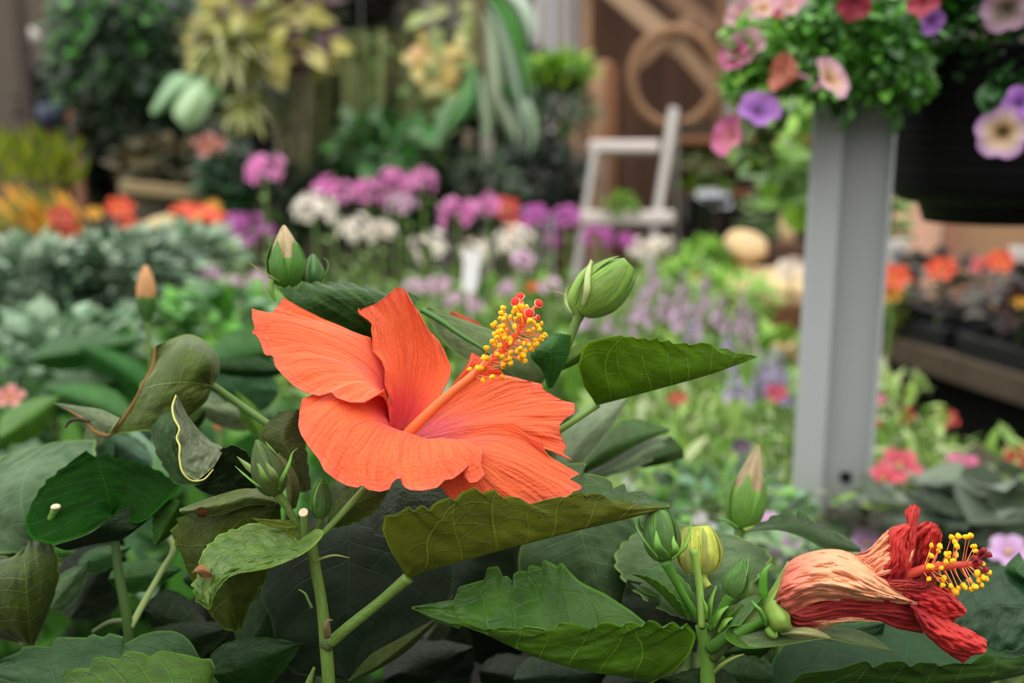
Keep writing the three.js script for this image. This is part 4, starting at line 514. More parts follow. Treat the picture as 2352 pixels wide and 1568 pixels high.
// bud and toothed leaf in the gap above the wilted bloom
bud(plantR, { label: 'large bud with dry pinkish tip standing above the toothed leaf', base: [1700, 1218, 11], tip: [1742, 1020, 12], r: 43, petal: mat('#b49a80', 0.8), mat: mat('#76a83a', 0.6), lobeMat: mat('#76ac38', 0.6), lobeTop: 0.62, lobeW: 0.55, turn: 2.2, prof: (v) => Math.pow(Math.sin(Math.PI * Math.pow(clamp(v * 0.97 + 0.02, 0, 1), 0.62)), 0.85), stalk: [[1690, 1330, 10], [1690, 1270, 10.5], [1700, 1212, 11]], sr: [9, 10, 16], bracts: [{ p: [[1695, 1212, 10], [1670, 1195, 10], [1645, 1190, 10]], r: [6, 7, 1], m: mat('#4f8a2a', 0.6) }, { p: [[1708, 1216, 10], [1730, 1210, 10], [1752, 1205, 10]], r: [6, 5, 1], m: mat('#7fa040', 0.6) }] });
leaf(plantR, { label: 'dark toothed leaf arching over the wilted bloom', nu: 34, nv: 60, tint: ['#5f8450', '#41661f'], crease: 0.1, see: [0.5, 0.5, 'under'], rows: [[[1712, 1218, 6], [1770, 1200, 6.4], [1810, 1175, 6.8], [1880, 1205, 6.8], [1975, 1262, 6]], [[1712, 1219, 5.6], [1780, 1208, 5.4], [1840, 1210, 5.2], [1900, 1238, 5.2], [1976, 1264, 6]], [[1713, 1221, 5.4], [1785, 1217, 5], [1840, 1232, 4.8], [1900, 1262, 4.8], [1978, 1268, 6]]], e0: [[1712, 1218], [1735, 1208], [1740, 1200], [1765, 1195], [1770, 1184], [1798, 1182], [1796, 1169], [1810, 1174], [1830, 1186], [1832, 1172], [1850, 1182], [1880, 1212], [1893, 1210], [1912, 1226], [1918, 1222], [1940, 1240], [1978, 1262]], fall: 0.4, seed: 96 });
leaf(plantR, { nu: 18, tint: ['#5f8450', '#41661f'], see: [0.5, 0.5, 'top'], rows: [[[1890, 1212, 7], [1930, 1225, 7.4], [1978, 1260, 6.6]], [[1886, 1220, 6.6], [1930, 1240, 6.6], [1976, 1262, 6.4]], [[1884, 1230, 6.4], [1930, 1256, 6.2], [1974, 1266, 6.2]]], serr: [5, 5], seed: 99 });
// big dark leaves along the bottom right
leaf(plantR, { label: 'broad dark green leaf along the bottom right, its near half turned up', nu: 60, nv: 90, tint: ['#47704a', '#4c7424', 0.5], crease: 0.5, see: [0.2, 0.5, 'top'], rows: [[[1800, 1640, 3], [1772, 1560, 3.4], [1800, 1480, 4.6], [1900, 1440, 6], [2050, 1420, 7], [2200, 1430, 7], [2330, 1470, 6], [2420, 1520, 5]], [[1800, 1640, 2], [1850, 1610, 1.2], [1980, 1590, 1], [2150, 1580, 1], [2300, 1560, 1.6], [2420, 1530, 4]], [[1800, 1640, 1.4], [1830, 1555, 0], [1980, 1520, -0.4], [2150, 1522, -0.4], [2270, 1508, 0.4], [2420, 1510, 3]]], e1: [[1800, 1640], [1812, 1580], [1825, 1560], [1845, 1545], [1920, 1537], [1960, 1525], [1987, 1516], [1998, 1522], [2005, 1534], [2030, 1520], [2070, 1517], [2085, 1524], [2088, 1532], [2110, 1520], [2148, 1522], [2153, 1530], [2190, 1522], [2232, 1524], [2250, 1508], [2268, 1500], [2275, 1506], [2330, 1512], [2352, 1502], [2420, 1506]], fall: 0.36, serrSide: 0, serr: [8, 12], ripple: [0.25, 3, 6], seed: 102 });
leaf(plantR, { label: 'dark glossy leaf under the anthers of the wilted bloom', nu: 40, nv: 50, tint: ['#35603a', '#4f7030', 0.4], crease: 0.3, see: [0.5, 0.5, 'top'], rows: [[[2480, 1440, 5], [2360, 1335, 6.6], [2310, 1302, 7], [2255, 1305, 7.2], [2200, 1345, 7]], [[2480, 1450, 4.4], [2380, 1400, 5], [2300, 1390, 5.4], [2250, 1400, 5.8], [2190, 1440, 6]], [[2480, 1470, 4], [2380, 1480, 4.2], [2300, 1500, 4.4], [2240, 1500, 5], [2190, 1470, 5.6]]], ripple: [0.25, 4, 5], serr: [7, 8], seed: 105 });
leaf(plantR, { label: 'pointed leaf tip at the right edge', nu: 24, tint: ['#3f7a34', '#5f8a34'], see: [0.5, 0.5, 'top'], crease: 0.6, rows: [[[2400, 1350, 6], [2330, 1330, 6.6], [2308, 1306, 6.8], [2340, 1268, 7]], [[2400, 1352, 5.8], [2350, 1325, 6], [2335, 1310, 6.2], [2341, 1268, 7]], [[2400, 1355, 6], [2365, 1310, 6.2], [2355, 1295, 6.4], [2342, 1268, 7]]], seed: 108 });
for (const a of [[1640, 1540, 3, 200, -8, 46, 50, '#5d7d52'], [1660, 1500, 4, 130, 12, 30, 36, '#4f7440'], [1700, 1590, 1, 180, 170, 40, 46, '#37551f'], [1880, 1560, 5, 200, 40, 50, 60, '#3d6a44']]) leafG(plantR, a[0], a[1], a[2], a[3], a[4], a[5], a[6], { tint: [a[7], '#6a8038', 0.5], zl: 0.6, zr: 0.4, zt: 0.5 });

// ------------------------------------------------------------------ hibiscus at the left with the backlit leaf
const plantL = thing('hibiscus_plant', 'hibiscus at the lower left with a backlit round leaf and a cut stub', 'flowering plant', near([300, 2300, 9]));
part(plantL, 'stem', tube([[330, 2000, 8], [305, 1600, 7], [293, 1430, 6.6], [272, 1310, 6.6], [258, 1180, 6.8]], [18, 16, 13, 13, 10], 40, 12), mat('#3f5f22', 0.6));
part(plantL, 'side_branch', tube([[300, 1440, 6.6], [330, 1385, 7.5], [372, 1310, 8.6], [398, 1262, 9], [388, 1225, 9.4], [380, 1190, 9.6]], [9, 9, 8, 8, 7, 5], 30, 10), stemPale);
part(plantL, 'side_branch', tube([[300, 1425, 7], [255, 1428, 8], [215, 1450, 9]], [8, 7, 6], 16, 8), mat('#55683a', 0.7));
part(plantL, 'cut_stub', tube([[95, 1235, 6], [110, 1205, 5.6], [126, 1170, 5.4]], [8, 8, 9], 14, 10), mat('#5c8430', 0.6));
{ const g = new THREE.SphereGeometry(11 * PX * 1.12, 16, 10); g.scale(1, 0.6, 1); const p = near([128, 1164, 5.3]); g.translate(p.x, p.y, p.z); part(plantL, 'cut_end', g, cutMat, 'pale end of the cut stub'); }
leaf(plantL, { label: 'deep green backlit round leaf on an upright stalk', nu: 56, nv: 70, tint: ['#1f5a0e', '#205c0a', 0.75, 0.75], crease: 0.05, see: [0.5, 0.55, 'under'], rows: [[[255, 1185, 6], [190, 1215, 4.6], [110, 1240, 4.6], [62, 1195, 5.4], [100, 1112, 6.4], [198, 1034, 7]], [[256, 1183, 6], [190, 1180, 5.6], [130, 1160, 5.8], [150, 1090, 6.6], [200, 1034, 7]], [[257, 1182, 6.2], [250, 1140, 6.2], [235, 1090, 6.6], [220, 1034, 7.2]], [[258, 1184, 6.2], [300, 1150, 6.2], [310, 1110, 6.8], [290, 1055, 7.4]], [[260, 1187, 6], [320, 1200, 5.6], [380, 1155, 6], [416, 1116, 7.2]]],
  rim: [[198, 1034], [205, 1040], [220, 1050], [238, 1043], [250, 1041], [262, 1052], [278, 1050], [290, 1055], [300, 1062], [318, 1058], [326, 1068], [342, 1066], [352, 1078], [370, 1080], [380, 1094], [396, 1098], [416, 1116]], marks: [0, 1, 2, 7, 16],
  e0: [[255, 1185], [225, 1202], [200, 1222], [160, 1240], [118, 1250], [75, 1240], [62, 1220], [58, 1195], [66, 1175], [72, 1155], [84, 1138], [88, 1125], [104, 1112], [104, 1102], [128, 1090], [132, 1080], [150, 1072], [160, 1062], [198, 1034]], fall: 0.16, ripple: [0.12, 4, 4], seed: 111 });
leaf(plantL, { nu: 40, nv: 50, tint: ['#4f7a44', '#244a10'], see: [0.5, 0.5, 'under'], crease: 0.1, rows: [[[120, 1252, 4.4], [200, 1226, 4.4], [262, 1182, 5.4], [290, 1160, 6]], [[160, 1262, 5.6], [220, 1240, 5.6], [290, 1220, 5.6], [330, 1196, 6]], [[240, 1240, 6.4], [275, 1240, 6.2], [320, 1210, 6.2], [380, 1158, 6.4]]], ripple: [0.1, 3, 3], seed: 114 });
leaf(plantL, { label: 'ribbed olive leaf at the left edge with pale ragged top', nu: 44, nv: 50, tint: ['#a2a88a', '#5e7230'], crease: 0.2, see: [0.5, 0.4, 'under'], rows: [[[60, 1480, 5], [-60, 1440, 5], [-80, 1340, 5], [-20, 1280, 5], [10, 1275, 5.4]], [[66, 1480, 4], [30, 1420, 3], [20, 1340, 3], [30, 1290, 4], [50, 1262, 5]], [[72, 1480, 4.4], [95, 1400, 4], [92, 1320, 4], [80, 1260, 4.6], [75, 1232, 5.6]], [[78, 1480, 5], [120, 1380, 5], [136, 1310, 5], [120, 1250, 5.6], [96, 1220, 6.2]]], serrSide: 1, serr: [7, 6], rim: [[10, 1275], [30, 1285], [50, 1262], [60, 1268], [66, 1240], [75, 1252], [84, 1225], [90, 1235], [96, 1220]], marks: [0, 2, 5, 8], ripple: [0.2, 9, 2], seed: 117 });
part(plantL, 'leaf_stalk', tube([[55, 1470, 4.6], [75, 1500, 5], [85, 1560, 5.4]], [14, 11, 9], 12, 8), stemDark);
leaf(plantL, { label: 'low grey-green lobed leaf at the bottom left corner', nu: 50, nv: 70, tint: ['#52744f', '#4d7424', 0.5], crease: 0.4, see: [0.2, 0.5, 'top'], rows: [[[560, 1640, 1], [500, 1540, 1.6], [420, 1460, 2.2], [330, 1470, 2.4], [210, 1468, 2.6], [100, 1490, 2.8], [-40, 1530, 3]], [[560, 1640, 0.6], [440, 1620, 0.2], [300, 1600, 0.2], [120, 1580, 1], [-40, 1545, 3]], [[560, 1640, 0], [500, 1580, -0.6], [400, 1640, -0.6], [220, 1640, -0.4], [60, 1620, 1], [-40, 1560, 3]]], e0: [[560, 1640], [480, 1540], [457, 1508], [440, 1475], [418, 1455], [395, 1447], [360, 1448], [325, 1457], [284, 1480], [284, 1462], [262, 1456], [247, 1453], [242, 1464], [225, 1460], [211, 1453], [204, 1464], [165, 1463], [135, 1462], [122, 1470], [120, 1486], [80, 1482], [52, 1484], [46, 1496], [10, 1508], [-40, 1540]], fall: 0.36, ripple: [0.16, 4, 6], seed: 120 });
leaf(plantL, { label: 'scalloped green leaf half turned up at the bottom left', nu: 44, nv: 60, tint: ['#5a7d34', '#5d8626'], tv: 1, uv: 1, crease: 0.1, see: [0.5, 0.5, 'under'], rows: [[[500, 1660, -1], [494, 1570, -1.2], [470, 1520, -1], [380, 1500, -0.8], [280, 1515, -0.8], [200, 1530, -0.6], [110, 1580, -0.4]], [[500, 1660, -2], [470, 1600, -2.2], [380, 1570, -2], [250, 1580, -1.8], [110, 1590, -0.6]], [[490, 1680, -2], [430, 1660, -2], [300, 1640, -2], [110, 1620, -0.6]]], e0: [[500, 1660], [486, 1568], [494, 1530], [483, 1510], [474, 1514], [460, 1512], [430, 1504], [400, 1498], [374, 1492], [358, 1498], [346, 1508], [330, 1500], [300, 1494], [284, 1500], [277, 1514], [240, 1508], [214, 1510], [208, 1534], [170, 1534], [146, 1544], [138, 1568], [110, 1600]], fall: 0.4, ripple: [0.14, 3, 5], seed: 123 });
leaf(plantL, { nu: 40, nv: 46, tint: ['#93ad92', '#8d9c74', 0.55], crease: 0.2, see: [0.5, 0.5, 'top'], label: 'large pale grey-green leaf at the left edge', rows: [[[110, 1250, 10], [20, 1270, 10], [-80, 1230, 11], [-60, 1110, 12], [10, 1045, 13]], [[115, 1250, 10], [60, 1200, 9.4], [50, 1120, 10], [80, 1060, 12], [130, 1015, 13]], [[120, 1250, 10], [160, 1190, 10], [190, 1120, 11], [215, 1060, 12], [220, 1010, 13]]], ripple: [0.25, 4, 4], serr: [8, 7], seed: 126 });
for (const a of [[415, 1150, 6.4, 120, 240, 26, 40, '#4f8a2a', 'under'], [110, 1400, 9, 150, 50, 32, 34, '#8cab86', 'top'], [250, 1330, 10, 170, 8, 34, 40, '#5a8e4c', 'top'], [330, 1400, 9, 160, -16, 60, 34, '#2f4622', 'top'], [420, 1330, 11, 140, 10, 30, 34, '#4c7a4a', 'top'], [360, 1200, 11, 60, 300, 22, 20, '#93a580', 'top'], [180, 1300, 12, 130, 20, 26, 30, '#6fa26c', 'top'], [470, 1560, 4, 240, 20, 60, 70, '#2f561e', 'top'], [560, 1500, 6, 200, 60, 50, 60, '#345a24', 'under'], [20, 1310, 12, 130, 12, 24, 26, '#7aa02c', 'top'], [300, 1500, 8, 260, 15, 40, 60, '#29401c', 'top'], [520, 1330, 7, 160, -70, 40, 40, '#9a9f90', 'top'], [640, 1330, 7, 200, -75, 30, 46, '#7c9468', 'under'], [680, 1430, 6.5, 60, 210, 20, 26, '#3c6a26', 'top']]) leafG(plantL, a[0], a[1], a[2], a[3], a[4], a[5], a[6], { tint: [a[7], a[7], 0.5], under: a[8] === 'under', zt: -0.4, zl: 0.8, zr: 0.2 });

// ------------------------------------------------------------------ hibiscus behind it: drooping leaf, grey twisted leaf
const plantM = thing('hibiscus_plant', 'hibiscus left of the coral flower with a drooping brown-edged leaf and a twisted grey leaf', 'flowering plant', near([610, 2300, 14]));
part(plantM, 'stem', tube([[630, 2000, 14], [640, 1600, 13], [660, 1200, 11], [680, 1020, 9]], [16, 14, 12, 9], 30, 10), stemDark);
part(plantM, 'leaf_stalk', tube([[700, 1030, 7.5], [610, 970, 7.5], [545, 925, 7.5], [486, 884, 7]], [10, 10, 10, 11], 24, 10), mat('#5f8438', 0.55));
leaf(plantM, { label: 'drooping olive leaf with a dry brown edge and trailing tip', nu: 60, nv: 60, tint: ['#8f9f7c', '#7f9450'], crease: 0.05, see: [0.4, 0.5, 'under'], rows: [[[487, 888, 7], [504, 850, 7.4], [490, 800, 8], [440, 769, 8.2], [395, 778, 7.6], [360, 792, 7]], [[485, 887, 6.2], [478, 830, 5], [440, 800, 5.4], [400, 800, 6], [350, 830, 7]], [[483, 886, 5.8], [430, 878, 4.6], [380, 880, 4.8], [330, 884, 6.2]], [[484, 888, 5.8], [440, 920, 4.8], [360, 940, 4.8], [290, 950, 6]], [[486, 890, 6.2], [470, 925, 5.6], [380, 985, 5.2], [320, 990, 5.4], [252, 999, 6]]],
  rim: [[360, 792], [352, 812], [352, 835], [345, 850], [338, 866], [322, 880], [318, 900], [305, 925], [292, 948], [276, 965], [262, 985], [252, 999]], marks: [0, 3, 6, 8, 11], ripple: [0.14, 6, 4], seed: 130 });
leaf(plantM, { nu: 24, nv: 40, tint: ['#a9b49a', '#8a9a6c', 0.5], crease: 0.1, see: [0.5, 0.5, 'top'], label: 'grey flap at the tip of the drooping leaf', rows: [[[275, 960, 6], [230, 940, 6.6], [180, 932, 7], [123, 924, 7.4]], [[262, 980, 5.6], [225, 960, 6], [190, 945, 6.6], [123, 925, 7.4]], [[250, 999, 5.8], [215, 985, 6], [195, 965, 6.4], [124, 927, 7.4]]], seed: 133 });
part(plantM, 'dry_edge', tube([[356, 795, 7], [352, 840, 6.8], [330, 880, 6.2], [312, 915, 6], [290, 952, 5.9], [264, 985, 5.9], [250, 1000, 5.8], [220, 992, 5.9], [190, 962, 6.4], [150, 938, 7]], [3, 6, 5, 4, 6, 4, 5, 4, 3, 1], 70, 7), dryMat, 'brown dry leaf edge');
part(plantM, 'dry_edge', tube([[205, 968, 6], [180, 962, 6], [160, 968, 6.2], [150, 982, 6.4]], [4, 5, 5, 2], 16, 7), mat('#3c2e22', 0.9));
leaf(plantM, { label: 'twisted grey leaf with a wavy yellow rim', nu: 44, nv: 60, tint: ['#b4bcaa', '#8a9a6c', 0.5], crease: 0, see: [0.5, 0.5, 'top'], rows: [[[404, 910, 3], [398, 940, 2.2], [410, 985, 1.6], [410, 1020, 1], [418, 1080, 0.6], [452, 1104, 0.8]], [[406, 910, 3.2], [420, 950, 3.2], [450, 1000, 3], [470, 1050, 2], [470, 1090, 1.2]], [[407, 910, 3.4], [438, 965, 4], [480, 1010, 4], [510, 1030, 3.2], [490, 1072, 1.8]]], ripple: [0.3, 4, 6], seed: 136 });
part(plantM, 'leaf_rim', tube([[404, 908, 2.9], [396, 935, 2.2], [400, 960, 1.8], [412, 985, 1.5], [406, 1005, 1.2], [413, 1025, 0.9], [412, 1050, 0.7], [420, 1085, 0.5], [440, 1103, 0.6], [465, 1102, 0.8], [490, 1078, 1.6]], [2, 2.6, 2.4, 2.6, 2.4, 2.6, 2.4, 2.4, 2.4, 2.2, 1.6], 80, 7), mat('#b9b65e', 0.6), 'yellow wavy rim');
leaf(plantM, { nu: 34, nv: 46, tint: ['#6c8a62', '#5e7a44', 0.5], crease: 0.1, see: [0.5, 0.5, 'top'], rows: [[[400, 1110, 4.6], [360, 1040, 4.8], [346, 985, 5.2], [352, 950, 5.4], [392, 908, 5.6]], [[440, 1115, 4], [400, 1050, 3.8], [385, 985, 4], [390, 945, 4.6], [400, 906, 5.4]], [[470, 1110, 4.4], [440, 1050, 4.2], [420, 985, 4.4], [412, 940, 4.8], [404, 905, 5.4]]], serrSide: 0, serr: [7, 10], ripple: [0.2, 4, 4], seed: 139 });
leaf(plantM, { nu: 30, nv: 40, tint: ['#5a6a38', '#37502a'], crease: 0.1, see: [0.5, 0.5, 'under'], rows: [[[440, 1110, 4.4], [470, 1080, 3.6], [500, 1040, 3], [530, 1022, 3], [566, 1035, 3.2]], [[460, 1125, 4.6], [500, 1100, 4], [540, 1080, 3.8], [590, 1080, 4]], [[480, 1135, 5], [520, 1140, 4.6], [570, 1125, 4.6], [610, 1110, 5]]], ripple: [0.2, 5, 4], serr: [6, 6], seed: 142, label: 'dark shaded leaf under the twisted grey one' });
for (const a of [[600, 970, 16, 190, 165, 34, 26, '#b9c6ac', 'top'], [520, 950, 18, 130, 150, 30, 26, '#a9b9ae', 'top'], [640, 900, 24, 240, 175, 60, 60, '#6f9a78', 'top'], [660, 850, 22, 230, 178, 20, 26, '#2f661c', 'under'], [470, 940, 15, 90, 230, 16, 30, '#5d7f30', 'under'], [600, 1000, 15, 120, 120, 20, 24, '#7ba63c', 'top'], [250, 1060, 14, 110, 120, 30, 30, '#5e8a68', 'top'], [350, 1070, 14, 190, 150, 30, 36, '#8fae9e', 'top'], [210, 1030, 13, 90, 80, 20, 24, '#70844c', 'under'], [470, 1010, 16, 160, 170, 46, 40, '#8fa6a4', 'top']]) leafG(plantM, a[0], a[1], a[2], a[3], a[4], a[5], a[6], { tint: [a[7], a[7], 0.5], under: a[8] === 'under', zt: 1, zl: 0.8, zr: 0.2 });
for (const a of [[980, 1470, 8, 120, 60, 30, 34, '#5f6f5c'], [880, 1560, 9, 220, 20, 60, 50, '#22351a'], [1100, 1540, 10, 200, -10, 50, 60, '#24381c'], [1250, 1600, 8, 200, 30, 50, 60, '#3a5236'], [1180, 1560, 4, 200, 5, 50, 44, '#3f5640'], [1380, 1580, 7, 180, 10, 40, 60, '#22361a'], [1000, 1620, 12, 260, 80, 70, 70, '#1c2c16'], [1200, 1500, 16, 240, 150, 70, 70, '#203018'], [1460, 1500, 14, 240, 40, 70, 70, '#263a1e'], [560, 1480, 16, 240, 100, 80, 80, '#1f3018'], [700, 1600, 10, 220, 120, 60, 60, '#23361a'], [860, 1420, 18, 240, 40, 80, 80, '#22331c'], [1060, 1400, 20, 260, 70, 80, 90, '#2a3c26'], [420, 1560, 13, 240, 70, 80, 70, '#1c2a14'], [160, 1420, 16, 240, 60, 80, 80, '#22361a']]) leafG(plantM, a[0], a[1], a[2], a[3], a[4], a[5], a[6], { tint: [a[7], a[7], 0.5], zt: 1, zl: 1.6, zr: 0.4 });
for (const a of [[70, 825, 70, 280, 10, 34, 40, '#2f7a12', 'under'], [350, 900, 60, 200, 148, 50, 40, '#4f8f4c', 'top'], [630, 800, 62, 190, 195, 60, 66, '#7fae7c', 'top'], [90, 935, 60, 200, 20, 50, 40, '#2f5f1f', 'under'], [300, 965, 50, 220, 160, 40, 50, '#76aa70', 'top'], [180, 900, 80, 190, 55, 50, 44, '#3a7f22', 'top'], [0, 1005, 44, 170, 35, 40, 46, '#78aa54', 'top'], [560, 850, 50, 150, 215, 36, 40, '#2f6f16', 'under'], [610, 930, 40, 150, 140, 34, 30, '#4f8f26', 'under'], [440, 900, 75, 140, 100, 40, 40, '#6fb04a', 'top'], [30, 880, 90, 150, 75, 40, 40, '#86a880', 'top']]) leafG(plantM, a[0], a[1], a[2], a[3], a[4], a[5], a[6], { tint: [a[7], a[7], 0.5], under: a[8] === 'under', zt: 2, zl: 4, zr: 1 });
bud(plantM, { label: 'blurred peach-tipped bud standing over the leaves at the left', base: [338, 745, 30], tip: [334, 610, 30], r: 24, petal: mat('#d99a6c', 0.7), mat: mat('#4f8a2c', 0.6), lobeTop: 0.5, prof: (v) => Math.pow(Math.sin(Math.PI * Math.pow(clamp(v * 0.94 + 0.02, 0, 1), 1.1)), 0.75), stalk: [[350, 900, 30], [344, 800, 30], [338, 740, 30]], sr: [8, 8, 10] });

// soft leaves further back, right of the flower
const plantB = thing('hibiscus_plant', 'hibiscus behind the coral flower showing only pale folded leaves right of the petals', 'flowering plant', near([1380, 2300, 20]));
part(plantB, 'stem', tube([[1330, 2000, 22], [1320, 1500, 20], [1300, 1050, 17]], [14, 12, 8], 20, 8), stemDark);
for (const o of [
  { tint: ['#a9b99c', '#7c9a4a'], see: [0.5, 0.5, 'top'], rows: [[[1270, 1100, 14], [1290, 1000, 14], [1350, 930, 15], [1442, 912, 16]], [[1275, 1102, 13], [1320, 1030, 12.6], [1380, 965, 13], [1442, 914, 16]], [[1285, 1104, 13], [1340, 1060, 12.4], [1400, 990, 13], [1442, 916, 16]]], seed: 150 },
  { tint: ['#7f9a52', '#55802c'], see: [0.5, 0.5, 'under'], rows: [[[1300, 1100, 16], [1370, 1010, 17], [1450, 962, 18], [1540, 986, 18]], [[1302, 1102, 15], [1380, 1040, 15], [1460, 1000, 16], [1540, 987, 18]], [[1305, 1104, 15], [1390, 1065, 15], [1470, 1020, 16], [1540, 989, 18]]], serrSide: 0, serr: [7, 7], seed: 153 },
  { tint: ['#a3b796', '#5c7f3c'], see: [0.3, 0.5, 'top'], rows: [[[1340, 1095, 16], [1400, 1050, 17], [1480, 1010, 18], [1545, 1000, 19]], [[1345, 1100, 15], [1420, 1066, 15.4], [1490, 1030, 16.4], [1550, 1015, 18]], [[1350, 1104, 15], [1440, 1082, 15.4], [1520, 1050, 17], [1568, 1048, 18]]], seed: 156 },
  { tint: ['#5c7f3c', '#4f7430'], see: [0.5, 0.5, 'under'], rows: [[[1460, 1070, 17], [1500, 1030, 17], [1540, 1000, 18]], [[1470, 1072, 16.6], [1520, 1045, 16.6], [1568, 1030, 18]], [[1480, 1074, 17], [1530, 1064, 17], [1572, 1052, 18]]], seed: 159 }]) leaf(plantB, { nu: 24, nv: 36, crease: 0.2, ...o });

// ------------------------------------------------------------------ the greenhouse
const concrete = new THREE.MeshPhysicalMaterial({ color: '#2a2622', roughness: 0.95, side: THREE.DoubleSide, map: canvasTex(512, 512, (c, w, h) => mottled(c, w, h, [200, 196, 190], 40, 0.03, 2.2)) });
const X0 = -4.2, X1 = 4.2, Z0 = 2.6, Z1 = -5.6, WH = 3.0;
struct('floor', box(X1 - X0, 0.1, Z0 - Z1, 0, -0.05, (Z0 + Z1) / 2), concrete);
const wallMat = mat('#5a5046', 0.9), wallDark = mat('#5d5348', 0.9), steel = mat('#9fa3a3', 0.5, { metalness: 0.4 });
const glass = new THREE.MeshPhysicalMaterial({ color: '#ffffff', roughness: 0, transmission: 1, thickness: 0, side: THREE.DoubleSide }); glass.name = 'glass';
struct('wall_back', box(X1 - X0 + 0.2, WH, 0.1, 0, WH / 2, Z1 - 0.05), wallMat);
struct('wall_right', box(0.1, WH, Z0 - Z1, X1 + 0.05, WH / 2, (Z0 + Z1) / 2), wallDark);
struct('wall_left', box(0.1, 0.9, Z0 - Z1, X0 - 0.05, 0.45, (Z0 + Z1) / 2), wallDark);
struct('wall_front', box(X1 - X0 + 0.2, 2.0, 0.1, 0, 1.0, Z0 + 0.05), wallDark);
{ // glazed left side, a strip of windows over the front wall, and the roof: panes between steel bars
  const pane = (n, w, h, x, y, z, ry) => { const g = new THREE.PlaneGeometry(w, h); g.rotateY(ry); g.translate(x, y, z); struct(n, g, glass); };
  let k = 1;
  for (let i = 0; i < 4; i++) { const w = (Z0 - Z1) / 4; pane('window_' + k++, w, WH - 0.9, X0, 0.9 + (WH - 0.9) / 2, Z0 - (i + 0.5) * w, Math.PI / 2); }
  for (let i = 0; i < 4; i++) { const w = (X1 - X0) / 4; pane('window_' + k++, w, WH - 2, X0 + (i + 0.5) * w, 2 + (WH - 2) / 2, Z0, 0); }
  const cw = (X1 - X0) / 4, cd = (Z0 - Z1) / 4, c = new THREE.Group(); c.name = 'ceiling'; c.userData.kind = 'structure'; scene.add(c);
  for (let i = 0; i < 4; i++) for (let j = 0; j < 4; j++) { const g = new THREE.PlaneGeometry(cw, cd); g.rotateX(Math.PI / 2); g.translate(X0 + (i + 0.5) * cw, WH, Z0 - (j + 0.5) * cd); local(c, 'pane', g, glass); }
  for (let i = 0; i <= 4; i++) { local(c, 'glazing_bar', box(0.05, 0.06, Z0 - Z1, X0 + i * cw, WH + 0.03, (Z0 + Z1) / 2), steel); local(c, 'glazing_bar', box(X1 - X0, 0.06, 0.05, 0, WH + 0.03, Z0 - i * cd), steel); }
}
// benches
const board = new THREE.MeshPhysicalMaterial({ color: '#6d6152', roughness: 0.85, side: THREE.DoubleSide, map: canvasTex(256, 1024, (c, w, h) => { mottled(c, w, h, [205, 198, 188], 26, 0.02, 6.2); const r = rng(5); for (let i = 0; i < 90; i++) { c.globalAlpha = 0.2; c.strokeStyle = r() < 0.5 ? '#6a5c48' : '#efe6d6'; c.lineWidth = 0.6 + r() * 2; const x = r() * w; c.beginPath(); c.moveTo(x, 0); c.bezierCurveTo(x + 8, h * 0.3, x - 8, h * 0.6, x + 4, h); c.stroke(); } }) });
board.name = 'board';
function bench(name, label, x, y, z, w, d, turn, m, boards = 6, hgt = y) {
  const b = thing(name, label, 'bench', V(x, 0, z)); b.rotation.y = turn;
  for (let i = 0; i < boards; i++) local(b, 'board', box(w, 0.03, d / boards - 0.012, 0, y - 0.015, -d / 2 + (i + 0.5) * d / boards), m);
  for (const s of [-1, 1]) { local(b, 'edge_board', box(w + 0.04, 0.055, 0.03, 0, y - 0.022, s * (d / 2 + 0.016)), m); local(b, 'edge_board', box(0.03, 0.055, d, s * (w / 2 + 0.016), y - 0.022, 0), m); }
  for (const s of [-1, 1]) for (const t of [-1, 1]) local(b, 'leg', box(0.06, y - 0.03, 0.06, s * (w / 2 - 0.06), (y - 0.03) / 2, t * (d / 2 - 0.06)), m);
  return b;
}
const darkBoard = mat('#1d1a17', 0.95);
bench('potting_bench', 'dark bench carrying the hibiscus pots', 0.05, 0.8, -0.3, 1.3, 0.62, 0, darkBoard);
bench('display_bench', 'long low bench under the pink and white flower beds', -0.45, 0.6, -2.15, 1.7, 2.0, 0, darkBoard);
bench('display_bench', 'low bench at the left under the dark shrubs', -2.15, 0.6, -2.2, 1.5, 2.4, 0, darkBoard);
bench('display_bench', 'low dark bench under the coral-pink blooms right of the post', 0.82, 0.5, -1.15, 0.74, 0.76, 0, darkBoard);
const floorAt = (x, z) => x > -1.3 && x < 0.4 && z > -3.15 && z < -1.15 ? 0.6 : x > -2.9 && x < -1.4 && z > -3.4 && z < -1 ? 0.6 : x > 0.45 && x < 1.19 && z > -1.53 && z < -0.77 ? 0.5 : x > -0.6 && x < 0.7 && z > -0.61 && z < 0.01 ? 0.8 : 0;
// the bench at the right edge: its near edge runs from behind the post out of the picture
const level = (x, y, h) => { const p = at(x, y, 1).sub(EYE); return EYE.clone().addScaledVector(p, (h - EYE.y) / p.y); };
const TB = 0.88, TA = level(1985, 762, TB), TE = level(2420, 892, TB), TU = TE.clone().sub(TA).normalize(), TN = V(-TU.z, 0, TU.x); if (TN.x < 0) TN.negate();
{ const L = TA.distanceTo(TE) + 0.12, D = 0.75, c = TA.clone().addScaledVector(TU, L / 2 - 0.02).addScaledVector(TN, D / 2 + 0.03); bench('display_bench', 'weathered bench with black plant trays at the right edge', c.x, TB, c.z, L, D, Math.atan2(-TU.z, TU.x), board, 6); const sk = thing('bench_shade_sheet', 'added black sheet standing in for the shade under the bench at the right edge', 'shade_sheet', c.clone().setY(0)), g = box(L - 0.1, TB - 0.05, 0.012, 0, (TB - 0.05) / 2, 0); g.translate(0, 0, D / 2 - 0.09); g.rotateY(Math.atan2(-TU.z, TU.x)); local(sk, 'sheet', g, mat('#0c0b0b', 0.95)); }  // black sheet added below the bench to imitate the deep shade there
